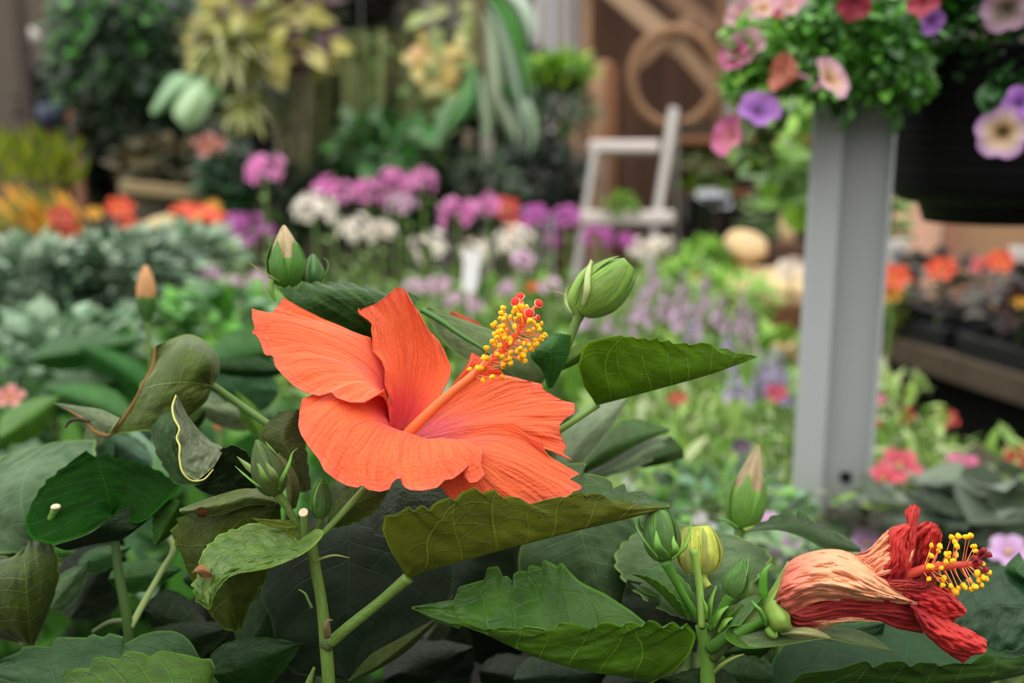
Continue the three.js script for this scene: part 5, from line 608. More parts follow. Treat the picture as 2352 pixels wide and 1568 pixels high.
const onTray = (along, across, h = 0) => TA.clone().addScaledVector(TU, along).addScaledVector(TN, across).setY(TB + h);

// ------------------------------------------------------------------ generic greenery
const Y = V(0, 1, 0);
function smallLeaf(w = 0.6, bend = 0.25, n = 4) {   // length 1 along +z from the origin, facing +y
  const pos = [], idx = [], uv = [];
  for (let j = 0; j <= n; j++) { const t = j / n, ww = w / 2 * Math.pow(Math.sin(Math.PI * Math.min(1, t * 0.93 + 0.06)), 0.8); for (const s of [-1, 0, 1]) { pos.push(s * ww, -bend * t * t + Math.abs(s) * ww * 0.35 + 0.1 * t, t); uv.push((s + 1) / 2, t); } }
  for (let j = 0; j < n; j++) for (let s = 0; s < 2; s++) { const a = j * 3 + s; idx.push(a, a + 3, a + 1, a + 1, a + 3, a + 4); }
  const g = new THREE.BufferGeometry(); g.setAttribute('position', new THREE.Float32BufferAttribute(pos, 3)); g.setAttribute('uv', new THREE.Float32BufferAttribute(uv, 2)); g.setIndex(idx); g.computeVertexNormals(); return g;
}
const G_OVAL = smallLeaf(0.62), G_ROUND = smallLeaf(0.95, 0.15), G_STRAP = smallLeaf(0.16, 0.55, 7), G_LANCE = smallLeaf(0.32, 0.3, 5);
const leafWhite = new THREE.MeshPhysicalMaterial({ color: '#ffffff', roughness: 0.55, transmission: 0.3, thickness: 0, side: THREE.DoubleSide }); leafWhite.name = 'small_leaf';
const col = (h) => new THREE.Color(h);
function foliage(parent, n, place, geo, colors, seed, name = 'foliage') {   // place(r) -> [local position, direction the leaf points, size, up]
  const r = rng(seed), im = new THREE.InstancedMesh(geo, leafWhite, n), M = new THREE.Matrix4(), c = new THREE.Color();
  for (let i = 0; i < n; i++) {
    const [p, d, s, u] = place(r, i), z = d.clone().normalize(), x = V(0, 0, 0).crossVectors(u || Y, z).normalize(); if (x.lengthSq() < 0.1) x.set(1, 0, 0); const y = V(0, 0, 0).crossVectors(z, x);
    M.makeBasis(x.multiplyScalar(s), y.multiplyScalar(s), z.multiplyScalar(s)).setPosition(p); im.setMatrixAt(i, M);
    c.copy(col(colors[Math.floor(r() * colors.length)])); const hs = {}; c.getHSL(hs); c.setHSL(hs.h, Math.min(1, hs.s * 1.18), hs.l); c.multiplyScalar(0.7 + 0.55 * r()); im.setColorAt(i, c);
  }
  im.name = numbered(name); im.userData.kind = 'stuff'; im.castShadow = im.receiveShadow = true; parent.add(im); return im;
}
// leaves all through an ellipsoid, pointing outwards and up
const blob = (rx, ry, rz, size, up = 0.5, shell = 0.5) => (r) => {
  const a = r() * 6.283, b = Math.acos(2 * r() - 1), k = Math.pow(r(), shell * 0.6), d = V(Math.sin(b) * Math.cos(a), Math.cos(b), Math.sin(b) * Math.sin(a));
  return [V(d.x * rx * k, d.y * ry * k, d.z * rz * k), V(d.x + (r() - 0.5), d.y * 0.5 + (r() - 0.5) + up * 0.4, d.z + (r() - 0.5)), size * (0.6 + 0.7 * r()), V((r() - 0.5) * 0.8, 1, (r() - 0.5) * 0.8 + 0.3)];
};
const MD = (d) => d / FPX;                                            // metres per pixel at distance d
function stemDown(parent, x, y, z, to, r, m = stemMat, lean = 0) { return local(parent, 'stem', tubeW([V(x, y, z), V(x + lean * 0.3, lerp(y, to, 0.5), z), V(x + lean, to, z)], [r, r * 1.2], 8, 6), m); }
/* a bushy plant: base on the bench at height floorY, crown of leaves round the given place */
function bush(label, px, py, d, rxp, ryp, n, leafPx, geo, colors, o = {}) {
  const c = at(px, py, d), k = MD(d), t = thing(o.name || 'bushy_plant', label, o.cat || 'plant', V(c.x, o.floor ?? floorAt(c.x, c.z), c.z), o.group);
  const f = sub(t, 'crown', c); foliage(f, n, blob(rxp * k, ryp * k, (o.rz ?? rxp) * k, leafPx * k, o.up, o.shell), geo, colors, px * 13 + py);
  f.children[0].name = numbered('foliage');
  if (!o.noStem) stemDown(t, 0, c.y - t.position.y, 0, 0, 0.006, o.stem || stemDark);
  return t;
}
function floret(n, lobes, cols, cup = 0.15, notch = 0.12, ring = 6) {   // open flower of radius 1 facing +y, colours from the throat to the rim
  const pos = [], idx = [], cs = [], seg = n * 8;
  for (let j = 0; j <= ring; j++) { const t = j / ring, s = t * (cols.length - 1), k = Math.min(cols.length - 2, Math.floor(s)), c = col(cols[k]).lerp(col(cols[k + 1]), s - k); for (let i = 0; i <= seg; i++) { const a = i / seg * 6.283185, rr = t * (1 - lobes * Math.pow(Math.abs(Math.cos(a * n / 2)), 6) * t); pos.push(Math.cos(a) * rr, cup * t * t - 0.25 * Math.pow(1 - t, 3) + notch * Math.cos(a * n) * t * t, Math.sin(a) * rr); cs.push(c.r, c.g, c.b); } }
  for (let j = 0; j < ring; j++) for (let i = 0; i < seg; i++) { const a = j * (seg + 1) + i; idx.push(a, a + 1, a + seg + 1, a + 1, a + seg + 2, a + seg + 1); }
  const g = new THREE.BufferGeometry(); g.setAttribute('position', new THREE.Float32BufferAttribute(pos, 3)); g.setAttribute('color', new THREE.Float32BufferAttribute(cs, 3)); g.setIndex(idx); g.computeVertexNormals(); return g;
}
const tinted = new THREE.MeshPhysicalMaterial({ vertexColors: true, roughness: 0.6, transmission: 0.3, thickness: 0, side: THREE.DoubleSide }); tinted.name = 'flower';
function put(parent, name, g, m, p, dir, s, turn = 0) {   // p local to parent
  const o = new THREE.Mesh(g, m); o.name = numbered(name); o.castShadow = o.receiveShadow = true; o.position.copy(p); o.scale.setScalar(s);
  o.quaternion.setFromUnitVectors(Y, dir.clone().normalize()).multiply(new THREE.Quaternion().setFromAxisAngle(Y, turn)); parent.add(o); return o;
}
const toEye = (p, x = 0, y = 0) => EYE.clone().sub(p).normalize().addScaledVector(RIGHT, x).addScaledVector(UPV, y).normalize();

// ------------------------------------------------------------------ beds of low bedding plants: the green mass nobody could count
function bed(label, x0, x1, z0, z1, y0, y1, n, size, colors, seed, geo = G_OVAL) {
  const t = thing('bedding_foliage', label, 'foliage', V((x0 + x1) / 2, floorAt((x0 + x1) / 2, (z0 + z1) / 2), (z0 + z1) / 2)); t.userData.kind = 'stuff';
  const f = foliage(t, n, (r) => { const x = lerp(x0, x1, r()), z = lerp(z0, z1, r()), top = y1 + 0.06 * N3(x * 5, z * 5, 3) + 0.05 * N3(x * 14, z * 14, 8); return [V(x, lerp(y0, top, Math.pow(r(), 0.45)), z).sub(t.position), V(r() - 0.5, 0.25 + 0.6 * r(), r() - 0.35), size * (0.6 + 0.8 * r()), V((r() - 0.5) * 0.8, 1, (r() - 0.5) * 0.8)]; }, geo, colors, seed);
  return t;
}
bed('dense green leaves of the flower bed behind the coral flower', -1.0, 0.6, -1.5, -3.1, 0.62, 0.9, 4800, 0.05, ['#86ae54', '#6f9a44', '#9cc060', '#5f8a3c', '#93a668', '#a4b48c'], 201);
bed('fine light green stems and leaves right of the coral flower', 0.12, 0.62, -1.0, -1.6, 0.62, 0.93, 3600, 0.034, ['#a8c870', '#92b860', '#bcd28c', '#7aa452', '#c8d0ae', '#a4be6e', '#bcca96'], 202, G_LANCE);
bed('green leaves below the bench at the right edge', 0.46, 1.15, -1.15, -1.55, 0.4, 0.74, 2600, 0.036, ['#6f9a44', '#4f7a34', '#86ae54', '#41662c'], 203);
bed('blue-green leaf mass at the far left', -2.2, -1.0, -1.75, -3.2, 0.62, 0.86, 3600, 0.045, ['#6f8a72', '#55705a', '#8fa68e', '#3f5a3f'], 204);
bed('soft green leaves behind the drooping brown-edged leaf', -0.75, -0.1, -0.95, -1.5, 0.62, 0.9, 2400, 0.055, ['#5f9440', '#4f8438', '#7cae5a', '#3f6a34', '#86a888'], 205);

// left: dusky shrubs
const dusk = ['#6f8a72', '#8fa68e', '#4a6650', '#aabaa4', '#3a5636', '#7c9a78', '#b4c0ac'];
bush('dusky blue-green shrub at the left edge', 90, 660, 1.7, 150, 95, 900, 42, G_OVAL, dusk, { name: 'shrub', cat: 'shrub' });
bush('dusky blue-green shrub behind the peach-tipped bud', 290, 640, 1.75, 150, 95, 900, 42, G_OVAL, dusk, { name: 'shrub', cat: 'shrub' });
bush('grey-green shrub below the long orange flower', 420, 590, 1.9, 120, 60, 520, 40, G_OVAL, [...dusk, '#7f9a68'], { name: 'shrub', cat: 'shrub' });
bush('dark leafy shrub above the drooping leaf at the left', 110, 800, 1.3, 200, 70, 420, 56, G_OVAL, ['#5c7a5c', '#86a084', '#3a6230', '#5f9450', '#9cb498'], { name: 'shrub', cat: 'shrub' });
bush('fresh green shrub left of the upper left petal', 500, 730, 1.5, 130, 55, 360, 46, G_OVAL, ['#5f9a3c', '#4f8a34', '#6ca042', '#7a9a78', '#3a6a2c'], { name: 'shrub', cat: 'shrub' });

// ------------------------------------------------------------------ spider flowers: round heads of florets on tall stems
const flPink = [0, 1].map((i) => floret(4, 0.75, [['#e27cc8', '#ee86d0', '#f4a0dc'], ['#d06cba', '#ea90d0', '#f6b4e2']][i], 0.35, 0)), flWhite = [0, 1].map((i) => floret(4, 0.7, [['#e2dcc8', '#f6efe6', '#fbf6f0'], ['#dccfc0', '#f4e6de', '#f9efe9']][i], 0.35, 0)), flMag = [floret(4, 0.7, ['#a84fac', '#cc66c0', '#dc84d0'], 0.35, 0)], flPale = [floret(4, 0.6, ['#d2a6c8', '#e6bedc', '#f2d6e8'], 0.3, 0)];
const STEM_UNIT = new THREE.CylinderGeometry(0.8, 1.1, 1, 6); STEM_UNIT.translate(0, 0.5, 0);
const cleomeLeaf = mat('#6f9448', 0.6), cleomeStem = mat('#73914a', 0.6);
function cleome(label, px, py, d, rp, set, o = {}) {
  const c = at(px, py, d), k = MD(d), R = rp * k, t = thing(o.name || 'spider_flower', label, 'flower', V(c.x, o.floor ?? floorAt(c.x, c.z), c.z), o.group), r = rng(px * 31 + py);
  const st = new THREE.Mesh(STEM_UNIT, cleomeStem); st.name = numbered('stem'); st.scale.set(0.004, c.y - t.position.y, 0.004); st.castShadow = true; t.add(st);
  const h = sub(t, 'flower_head', c), n = o.n || 20;
  for (let i = 0; i < n; i++) { if (r() < 0.12) continue; const y = 1 - 1.75 * (i + 0.5) / n + 0.2 * (r() - 0.5), a = i * 2.4 + 1.6 * r(), q = Math.sqrt(Math.max(0, 1 - y * y)), dir = V(q * Math.cos(a), y * (o.flat ?? 0.8), q * Math.sin(a)); put(h, 'floret', set[i % set.length], tinted, dir.clone().multiplyScalar(R * (0.55 + 0.5 * r())), V(dir.x, dir.y + 0.3, dir.z), R * (o.fs ?? 0.34) * (0.75 + 0.5 * r()), r() * 3); }
  for (let i = 0; i < (o.leaves ?? 6); i++) { const a = i * 2.1 + r(), y = c.y - t.position.y - R * (1.4 + i * 0.7); if (y < 0.05) break; const l = put(t, 'leaf', G_LANCE, cleomeLeaf, V(0, y, 0), Y, R * 1.5); l.quaternion.setFromEuler(new THREE.Euler(-0.2, a, 0)); }
  return t;
}
for (const a of [
  ['tallest pink spider flower, standing alone above the papery bud', 606, 388, 2.4, 47, flPink], ['bright magenta-pink flower cluster left of the papery bud', 578, 530, 2.2, 44, flMag], ['small magenta flower head left of the magenta cluster', 545, 508, 2.3, 26, flMag],
  ['pink spider flower behind the round white one', 765, 440, 2.6, 44, flPink], ['round white spider flower above the dark veined leaf', 722, 482, 2.3, 48, flWhite], ['pink spider flower between the two large white heads', 846, 440, 2.5, 38, flPink],
  ['broad white flower head above the upper petal', 818, 528, 2.2, 42, flWhite], ['creamy white head at the right end of the broad white one', 875, 530, 2.25, 34, flWhite], ['faded pink spider flower left of the pale slender post', 905, 420, 2.7, 38, flPink], ['pink spider flower touching the pale slender post', 972, 415, 2.6, 34, flPink], ['fading pink head under the pair left of the pale slender post', 925, 470, 2.6, 34, flPale],
  ['large pink spider flower right of the pale slender post', 1050, 490, 2.4, 46, flPink], ['pink spider flower in front of the red bloom', 1122, 472, 2.5, 32, flPink], ['magenta-pink spider flower right of the red bloom', 1228, 500, 2.4, 36, flMag], ['pink spider flower at the foot of the ladder', 1304, 500, 2.4, 34, flMag],
  ['magenta-pink head under the lower ladder step', 1375, 545, 2.3, 34, flMag], ['small magenta head beside the ladder rail', 1443, 555, 2.3, 24, flMag], ['small magenta head above the bed left of the ladder', 1265, 552, 2.4, 22, flMag],
  ['white flower head in front of the ladder rail', 1480, 574, 2.2, 34, flWhite], ['white flower head just right of the ladder rail', 1520, 565, 2.2, 30, flWhite], ['white head above the column, left of the large white label', 985, 565, 2.2, 40, flWhite], ['white head directly behind the white plant label', 1090, 580, 2.2, 36, flWhite], ['white head right of the white plant label', 1180, 555, 2.3, 42, flWhite],
  ['pale pink head right of the two white ones', 1200, 600, 2.1, 30, flPale], ['blush white head above the red stigmas', 1265, 660, 1.9, 30, flPale], ['pink flower cluster left of the papery bud, low in the bed', 475, 632, 1.8, 36, flPale], ['second pink flower cluster low in the bed left of the papery bud', 528, 652, 1.8, 28, flPale], ['pale pink cluster just left of the papery bud', 592, 648, 1.8, 32, flPale], ['pale lilac cluster under the other pale ones', 560, 680, 1.75, 30, flPale],
  ['pale pink cluster behind the tip of the upper petal', 955, 660, 1.8, 26, flPale], ['pale lilac cluster left of the white plant label', 1010, 655, 1.75, 28, flPale], ['pale lilac cluster under the white plant label', 1085, 700, 1.75, 26, flPale], ['pale lilac cluster left of the anthers', 1040, 690, 1.7, 24, flPale], ['pink bud cluster left of the red stigmas', 1165, 665, 1.75, 22, flPale],
]) cleome(...a);
// upright lilac spikes in the right-hand bed
const spikeF = floret(5, 0.3, ['#a986ac', '#cdaccb', '#e2c8dc'], 0.2, 0), spikeV = floret(5, 0.3, ['#8b75b0', '#b7a4d6', '#d4c6e8'], 0.2, 0), spikeW = floret(5, 0.3, ['#cfd4c0', '#e8e6dc', '#f4f0ea'], 0.2, 0), spikeD = floret(5, 0.3, ['#3a2050', '#4a2a5e', '#5f3c74'], 0.2, 0);
function spike(label, px, py, d, lenP, f, group, w = 20) {
  const c = at(px, py, d), k = MD(d), t = thing('flower_spike', label, 'flower', V(c.x, floorAt(c.x, c.z), c.z), group), r = rng(px * 17 + py), L = lenP * k, y0 = c.y - floorAt(c.x, c.z) - L / 2;
  const st = new THREE.Mesh(STEM_UNIT, cleomeStem); st.name = numbered('stem'); st.scale.set(0.0028, y0 + L, 0.0028); t.add(st);
  for (let i = 0; i < 24; i++) { if (r() < 0.3) continue; const v = i / 23, a = i * 2.4 + r(), q = w * k * (0.9 - 0.5 * v) * (0.7 + 0.6 * r()); put(t, 'floret', f, tinted, V(Math.cos(a) * q * 0.7, y0 + L * v, Math.sin(a) * q * 0.7), V(Math.cos(a), 0.3, Math.sin(a)), q * (0.5 + 0.2 * r()), r() * 3); }
}
const gl = 'lilac spikes of the right-hand bed', gv = 'violet spikes by the post';
for (const [x, y, d] of [[1498, 640, 1.7], [1475, 700, 1.6], [1530, 690, 1.65], [1570, 670, 1.6], [1618, 680, 1.6], [1600, 730, 1.5], [1560, 725, 1.5], [1655, 715, 1.55], [1700, 720, 1.5], [1720, 760, 1.45], [1400, 760, 1.5], [1350, 720, 1.55], [1440, 740, 1.5]]) spike('pale lilac flower spike in the blurred bed above the pointed veined leaf', x, y, d, 86, spikeF, gl, 25);
for (const [x, y, d] of [[1590, 770, 1.4], [1670, 800, 1.35], [1760, 850, 1.3], [1790, 840, 1.35], [1740, 880, 1.25], [1690, 870, 1.25], [1800, 890, 1.3]]) spike('pale violet flower spike in the blurred bed between pointed leaf and post', x, y, d, 80, spikeV, gv, 25);
spike('white flower spike above the white round bloom', 1592, 1130, 1.0, 110, spikeW, null, 27);
spike('white flower spike low between the petals and the pale bed', 1440, 1120, 1.0, 60, spikeW, null, 20);

// ------------------------------------------------------------------ single blooms
function bloom(label, px, py, d, rp, g, o = {}) {
  const c = at(px, py, d), k = MD(d), t = thing(o.name || 'flower', label, 'flower', V(c.x, o.floor ?? floorAt(c.x, c.z), c.z), o.group);
  const stp = new THREE.Mesh(STEM_UNIT, cleomeStem); stp.name = numbered('stem'); stp.scale.set(0.0025, c.y - t.position.y, 0.0025); t.add(stp);
  const b = put(t, 'petals', g, tinted, V(0, c.y - t.position.y, 0), o.dir || toEye(c, o.dx ?? 0, o.dy ?? 0.8), rp * k, o.turn || 0); if (o.sx) b.scale.x *= o.sx;
  const e = new THREE.SphereGeometry(0.14, 10, 8); put(b, 'eye', e, mat(o.eye || '#d9b24a', 0.7), V(0, 0.02, 0), Y, 1);
  return t;
}
const fImp = floret(5, 0.35, ['#b0204a', '#dc4a62', '#e8707a'], 0.1, 0.05), fRose = floret(5, 0.35, ['#b02a6a', '#d8588e', '#dd7aa4'], 0.1, 0.05), fRed = floret(5, 0.4, ['#6a0f10', '#b8221c', '#c83428'], 0.2, 0.08), fLilac = floret(5, 0.25, ['#b07ab8', '#cf9fd0', '#d9b4dc'], 0.15, 0.05), fOr = floret(6, 0.4, ['#c7501c', '#e2461e', '#ec5c2c'], 0.25, 0.05), fMag = floret(5, 0.4, ['#a01850', '#cf3468', '#dc5c80'], 0.2, 0.05), fWhite = floret(6, 0.2, ['#e8e0d0', '#f0ecec', '#f6f2f6'], 0.3, 0.05), fDark = floret(5, 0.3, ['#2a1638', '#3f2454', '#553468'], 0.2, 0.05), fYel = floret(7, 0.4, ['#c98a14', '#e0a01c', '#e8b63a'], 0.25, 0.05), fSal = floret(5, 0.4, ['#c05a5a', '#cf7a74', '#d99a90'], 0.2, 0.05), fCream = floret(8, 0.3, ['#c9a24c', '#dcc07c', '#e2d0a0'], 0.25, 0.05);
for (const a of [
  ['coral-pink bloom right of the post foot, left one of the pair', 2030, 1098, 1.05, 38, fImp, { dx: -0.4 }], ['upper coral-pink bloom right of the post foot', 2066, 1068, 1.1, 50, fImp, { dx: 0.2 }], ['rosy pink bloom with darker eye near the right edge', 2218, 1078, 1.1, 55, fRose, { dx: 0.3, dy: 1.2 }], ['small round pink bloom above the red wilted flower', 2238, 1170, 1.0, 22, fRose], ['dark red bloom at the right edge', 2340, 1048, 1.2, 34, fRed],
  ['lilac bloom behind the base of the wilted flower', 1806, 1262, 0.85, 52, fLilac, { dx: 0.3 }], ['lilac bloom under the arching toothed leaf', 1990, 1248, 0.9, 40, fLilac], ['lilac-pink bloom at the right edge behind the anthers', 2316, 1266, 0.85, 46, fLilac], ['pink bloom tip behind the toothed leaf', 1762, 1195, 0.85, 26, fLilac],
  ['magenta-red bloom left of the post', 1782, 905, 1.25, 28, fMag], ['red bloom behind the pointed veined leaf', 1556, 918, 1.3, 24, fRed, { dy: 1.4 }], ['near-black violet bloom left of the post', 1704, 1030, 1.1, 24, fDark], ['dark violet bloom right of the pale folded leaves', 1448, 1092, 1.1, 20, fDark], ['violet-black bloom beside the white spike', 1635, 1100, 1.1, 16, fDark],
  ['white rounded bloom behind the yellow bud', 1614, 1208, 0.95, 32, fWhite], ['pink bloom right of the post under the bench edge', 2018, 918, 1.4, 18, fRose], ['red bloom right of the post, under the pink one', 2010, 972, 1.4, 20, fRed], ['left red bloom under the dark bench', 2078, 955, 1.5, 26, fRed], ['right red bloom under the dark bench', 2172, 962, 1.5, 30, fRed, { dx: 0.4 }],
  ['peach bloom at the left edge', 22, 912, 1.0, 34, fSal], ['tiny red bloom among the leaves below the drooping leaf', 502, 978, 0.9, 12, fRed], ['small orange bloom in the bed left of the urn', 1605, 638, 2.2, 18, fOr], ['orange bloom in the bed left of the stamens', 1222, 660, 2.0, 14, fOr],
  ['long orange-red bloom at the end of the orange row', 455, 502, 2.4, 66, fOr, { dir: V(0.25, 1, 0.2), sx: 1 }], ['orange-red double bloom in the orange row', 275, 480, 2.5, 34, fOr], ['small orange bloom over the long orange-red one', 490, 474, 2.5, 18, fYel, { eye: '#d9641c' }], ['amber bloom in the orange row', 216, 492, 2.5, 20, fYel], ['orange bloom under the double one', 300, 520, 2.5, 26, fOr], ['cream bloom left of the long orange-red one', 365, 522, 2.4, 46, fCream, { dir: V(-0.2, 1, 0.4) }], ['dark red bloom at the left of the orange row', 140, 498, 2.5, 32, fRed], ['red bloom beside the yellow plumes', 155, 530, 2.5, 26, fRed], ['orange bloom at the left edge', 2, 605, 2.2, 20, fOr],
  ['red bloom among the pink spider flowers', 1160, 478, 2.7, 36, fRed, { dy: 1 }], ['red bloom below the pink head left of the ladder', 1180, 518, 2.6, 26, fRed], ['salmon bloom in a pot behind the tall pink spider flower', 482, 338, 3.2, 40, fSal],
  ['orange-yellow bloom on the bench just right of the post', 2052, 640, 2.0, 40, fOr, { floor: TB }], ['yellow bloom under the orange one right of the post', 2046, 676, 2.0, 28, fYel, { floor: TB }], ['scarlet bloom on the bench under the hanging basket', 2162, 620, 2.1, 36, fOr, { floor: TB }], ['scarlet bloom on the bench near the right edge', 2298, 603, 2.1, 34, fOr, { floor: TB }], ['red-pink bloom left of the scarlet one near the right edge', 2255, 610, 2.15, 28, fImp, { floor: TB }], ['yellow bloom at the right edge on the bench', 2346, 690, 1.9, 26, fYel, { floor: TB }],
]) bloom(...a);
// broad grey-green leaves under the coral-pink blooms
{ const t = thing('bushy_plant', 'low plant with broad grey-green leaves under the coral-pink blooms', 'plant', at(2180, 1300, 1.0).setY(0.5)), r = rng(301);
  foliage(t, 130, () => { const p = at(1960 + r() * 460, 1080 + r() * 240, 0.92 + r() * 0.35); return [p.sub(t.position), V(r() - 0.5, 0.1 + 0.2 * r(), 0.3 + r()), 0.06 * (0.7 + 0.6 * r()), V((r() - 0.5) * 0.6, 1, 0.4)]; }, G_ROUND, ['#6c7f66', '#8a988a', '#56694c', '#7f8f78', '#3f4f38'], 302);
  for (let i = 0; i < 5; i++) stemDown(t, -0.1 + i * 0.06, 0.25, 0, 0, 0.004); }
bush('dark-leaved plant between the post foot and the wilted bloom', 2000, 1240, 0.95, 90, 34, 60, 56, G_ROUND, ['#4a4a3c', '#5a6a50', '#3a3028', '#4c5f44']);
bush('low mixed leaves behind the large dry-tipped bud', 1640, 1160, 0.95, 200, 70, 420, 40, G_OVAL, ['#4f7f30', '#3f6a2c', '#6f9a4c', '#2f4c28', '#86a888']);
bush('low leaves between the wilted bloom and the pale round leaf', 1830, 1300, 0.8, 120, 50, 120, 56, G_OVAL, ['#6a8a5c', '#88a078', '#4c6a40']);

// ------------------------------------------------------------------ post and hanging basket at the right
{ const d = 1.08, c = at(1930, 784, d), t = thing('steel_post', 'grey galvanised steel post in front of the hanging basket', 'post', V(c.x, 0, c.z));
  const zinc = new THREE.MeshPhysicalMaterial({ color: '#c6cacd', roughness: 0.42, metalness: 0.3, side: THREE.DoubleSide }); zinc.name = 'galvanised_steel';
  const W = 0.081, D = 0.028, tk = 0.0035, ry = -0.3, H = 2.95, mk = (g) => { g.rotateY(ry); return g; };   // a lipped channel, its open side towards the bed
  local(t, 'lip', mk(box(0.031, H, tk, -W / 2 + 0.0155, H / 2, 0, 0.0016)), zinc); local(t, 'flange', mk(box(tk, H, D, -W / 2, H / 2, -D / 2, 0.0016)), zinc); local(t, 'web', mk(box(W, H, tk, 0, H / 2, -D, 0.0016)), zinc); local(t, 'flange', mk(box(tk, H, D, W / 2, H / 2, -D / 2, 0.0016)), zinc);
  const b = new THREE.CylinderGeometry(0.0066, 0.0066, 0.008, 18); b.rotateX(Math.PI / 2); b.translate(0.016, at(1950, 1130, d).y, -D + 0.001); local(t, 'bolt_hole', mk(b), mat('#101010', 0.9)); }
{ const d = 1.06, k = MD(d), top = at(2330, 130, d), t = thing('hanging_basket', 'black plastic hanging basket full of petunias at the upper right', 'hanging basket', V(top.x, top.y, top.z - 0.03));
  const R = 288 * k, H = 335 * k, prof = []; for (let i = 0; i <= 40; i++) { const v = i / 40, y = -H * (1 - v), r0 = v < 0.12 ? lerp(0.66, 0.8, Math.pow(v / 0.12, 0.5)) : lerp(0.8, 1, (v - 0.12) / 0.88); prof.push(new THREE.Vector2(R * r0 + (v > 0.2 ? 0.0012 * Math.sin(v * 90) : 0), y)); }
  const plastic = mat('#08080a', 0.6, { specularIntensity: 0.35 }); local(t, 'pot', new THREE.LatheGeometry([new THREE.Vector2(0.001, -H), ...prof], 72), plastic);
  const rim = new THREE.TorusGeometry(R, 0.005, 8, 72); rim.rotateX(Math.PI / 2); local(t, 'rim', rim, plastic);
  const sc = new THREE.LatheGeometry([[0.001, -H - 0.022], [R * 0.5, -H - 0.022], [R * 0.56, -H], [R * 0.6, -H + 0.004]].map((p) => new THREE.Vector2(...p)), 48); local(t, 'saucer', sc, plastic);
  const soil = new THREE.CircleGeometry(R * 0.98, 40); soil.rotateX(-Math.PI / 2); soil.translate(0, -0.01, 0); local(t, 'soil', soil, mat('#2a2118', 0.95));
  for (let i = 0; i < 3; i++) { const a = i * 2.094 + 0.5; local(t, 'hanger_wire', tubeW([V(Math.cos(a) * R, 0, Math.sin(a) * R), V(Math.cos(a) * R * 0.5, 0.35, Math.sin(a) * R * 0.5), V(0, 0.75, 0)], [0.0015, 0.0015], 10, 5), steel); }
  local(t, 'hanger_wire', tubeW([V(0, 0.74, 0), V(0, WH - t.position.y, 0)], [0.0018, 0.0018], 4, 5), steel);
  const g = ['#3f7a2c', '#2f6226', '#5a9a3c', '#27501f', '#4c8434', '#1f401a'];
  foliage(t, 2600, (r) => { const a = r() * 6.283, q = Math.sqrt(r()), rad = R * (0.2 + 1.05 * q), y = 0.14 * r() * (1.3 - q) + 0.02 - (q > 0.9 ? 0.06 * r() : 0); return [V(Math.cos(a) * rad, y, Math.sin(a) * rad * 0.9), V(Math.cos(a) + r() - 0.5, r() - 0.2, Math.sin(a) + r() - 0.5), 0.022 * (0.6 + 0.8 * r()), V(r() - 0.5, 1, r() - 0.5)]; }, G_OVAL, g, 401);
  // shoots trailing over the left side, in front of the post
  foliage(t, 3200, (r) => { const p = at(1680 + Math.pow(r(), 0.8) * 360, lerp(10, 60, r()) + (0.22 + 0.78 * r()) * 165, 0.99 + (r() - 0.5) * 0.12); return [p.sub(t.position), V(r() - 0.7, r() - 0.5, r() - 0.3), 0.0155 * (0.6 + 0.8 * r()), V(r() - 0.5, 1, r() - 0.5)]; }, G_OVAL, ['#74b048', '#5f9a3c', '#92c45c', '#4a8034', '#84ae66'], 402);
  foliage(t, 1500, (r) => { const p = at(1850 + r() * 280, (r() < 0.12 ? 240 * r() + 30 : 225 * Math.pow(r(), 0.8)) - 10, 0.97 + (r() - 0.5) * 0.12); return [p.sub(t.position), V(r() - 0.5, r() - 0.6, r() - 0.3), 0.016 * (0.6 + 0.8 * r()), V(r() - 0.5, 1, r() - 0.5)]; }, G_OVAL, ['#548f38', '#40752e', '#70ac48', '#5f9a3e', '#34602a'], 405);
  foliage(t, 90, (r) => { const p = at(1690 + r() * 110, 230 + r() * 130, d + (r() - 0.5) * 0.08); return [p.sub(t.position), V(r() - 0.7, r() - 0.6, r() - 0.3), 0.02 * (0.6 + 0.8 * r())]; }, G_OVAL, ['#6f8a4a', '#5a7a3a', '#86984e'], 403);
  foliage(t, 60, (r) => { const p = at(2270 + r() * 90, 180 + r() * 70, d - 0.16); return [p.sub(t.position), V(r() - 0.5, r() - 0.6, r()), 0.022 * (0.6 + 0.8 * r())]; }, G_OVAL, ['#2f6226', '#27501f'], 404);
  const cream = floret(5, 0.14, ['#3a2412', '#7a5a1c', '#d8b488', '#d9bcae', '#cfa8c4', '#a97ab4'], 0.12, 0.04), creamP = floret(5, 0.14, ['#7a4a1c', '#c08a4a', '#d8aa94', '#d6a4a8', '#cf9ab8'], 0.15, 0.04), purp = floret(5, 0.14, ['#3a2048', '#8a4aa8', '#aa6cc8', '#b67cd0'], 0.15, 0.06), salm = floret(5, 0.14, ['#c0704a', '#d08062', '#d4806e'], 0.9, 0.06), pinkP = floret(5, 0.14, ['#a85a3c', '#c86a7c', '#c9608c', '#c06090'], 0.3, 0.06), redP = floret(5, 0.2, ['#7a1020', '#b03048', '#b84458'], 0.25, 0.06), fade = floret(5, 0.2, ['#c08a4a', '#c9909c', '#cfa8b0'], 0.4, 0.1), mauve = floret(5, 0.14, ['#1f1408', '#4a3a1c', '#8a6a74', '#8a6484'], 0.12, 0.04);
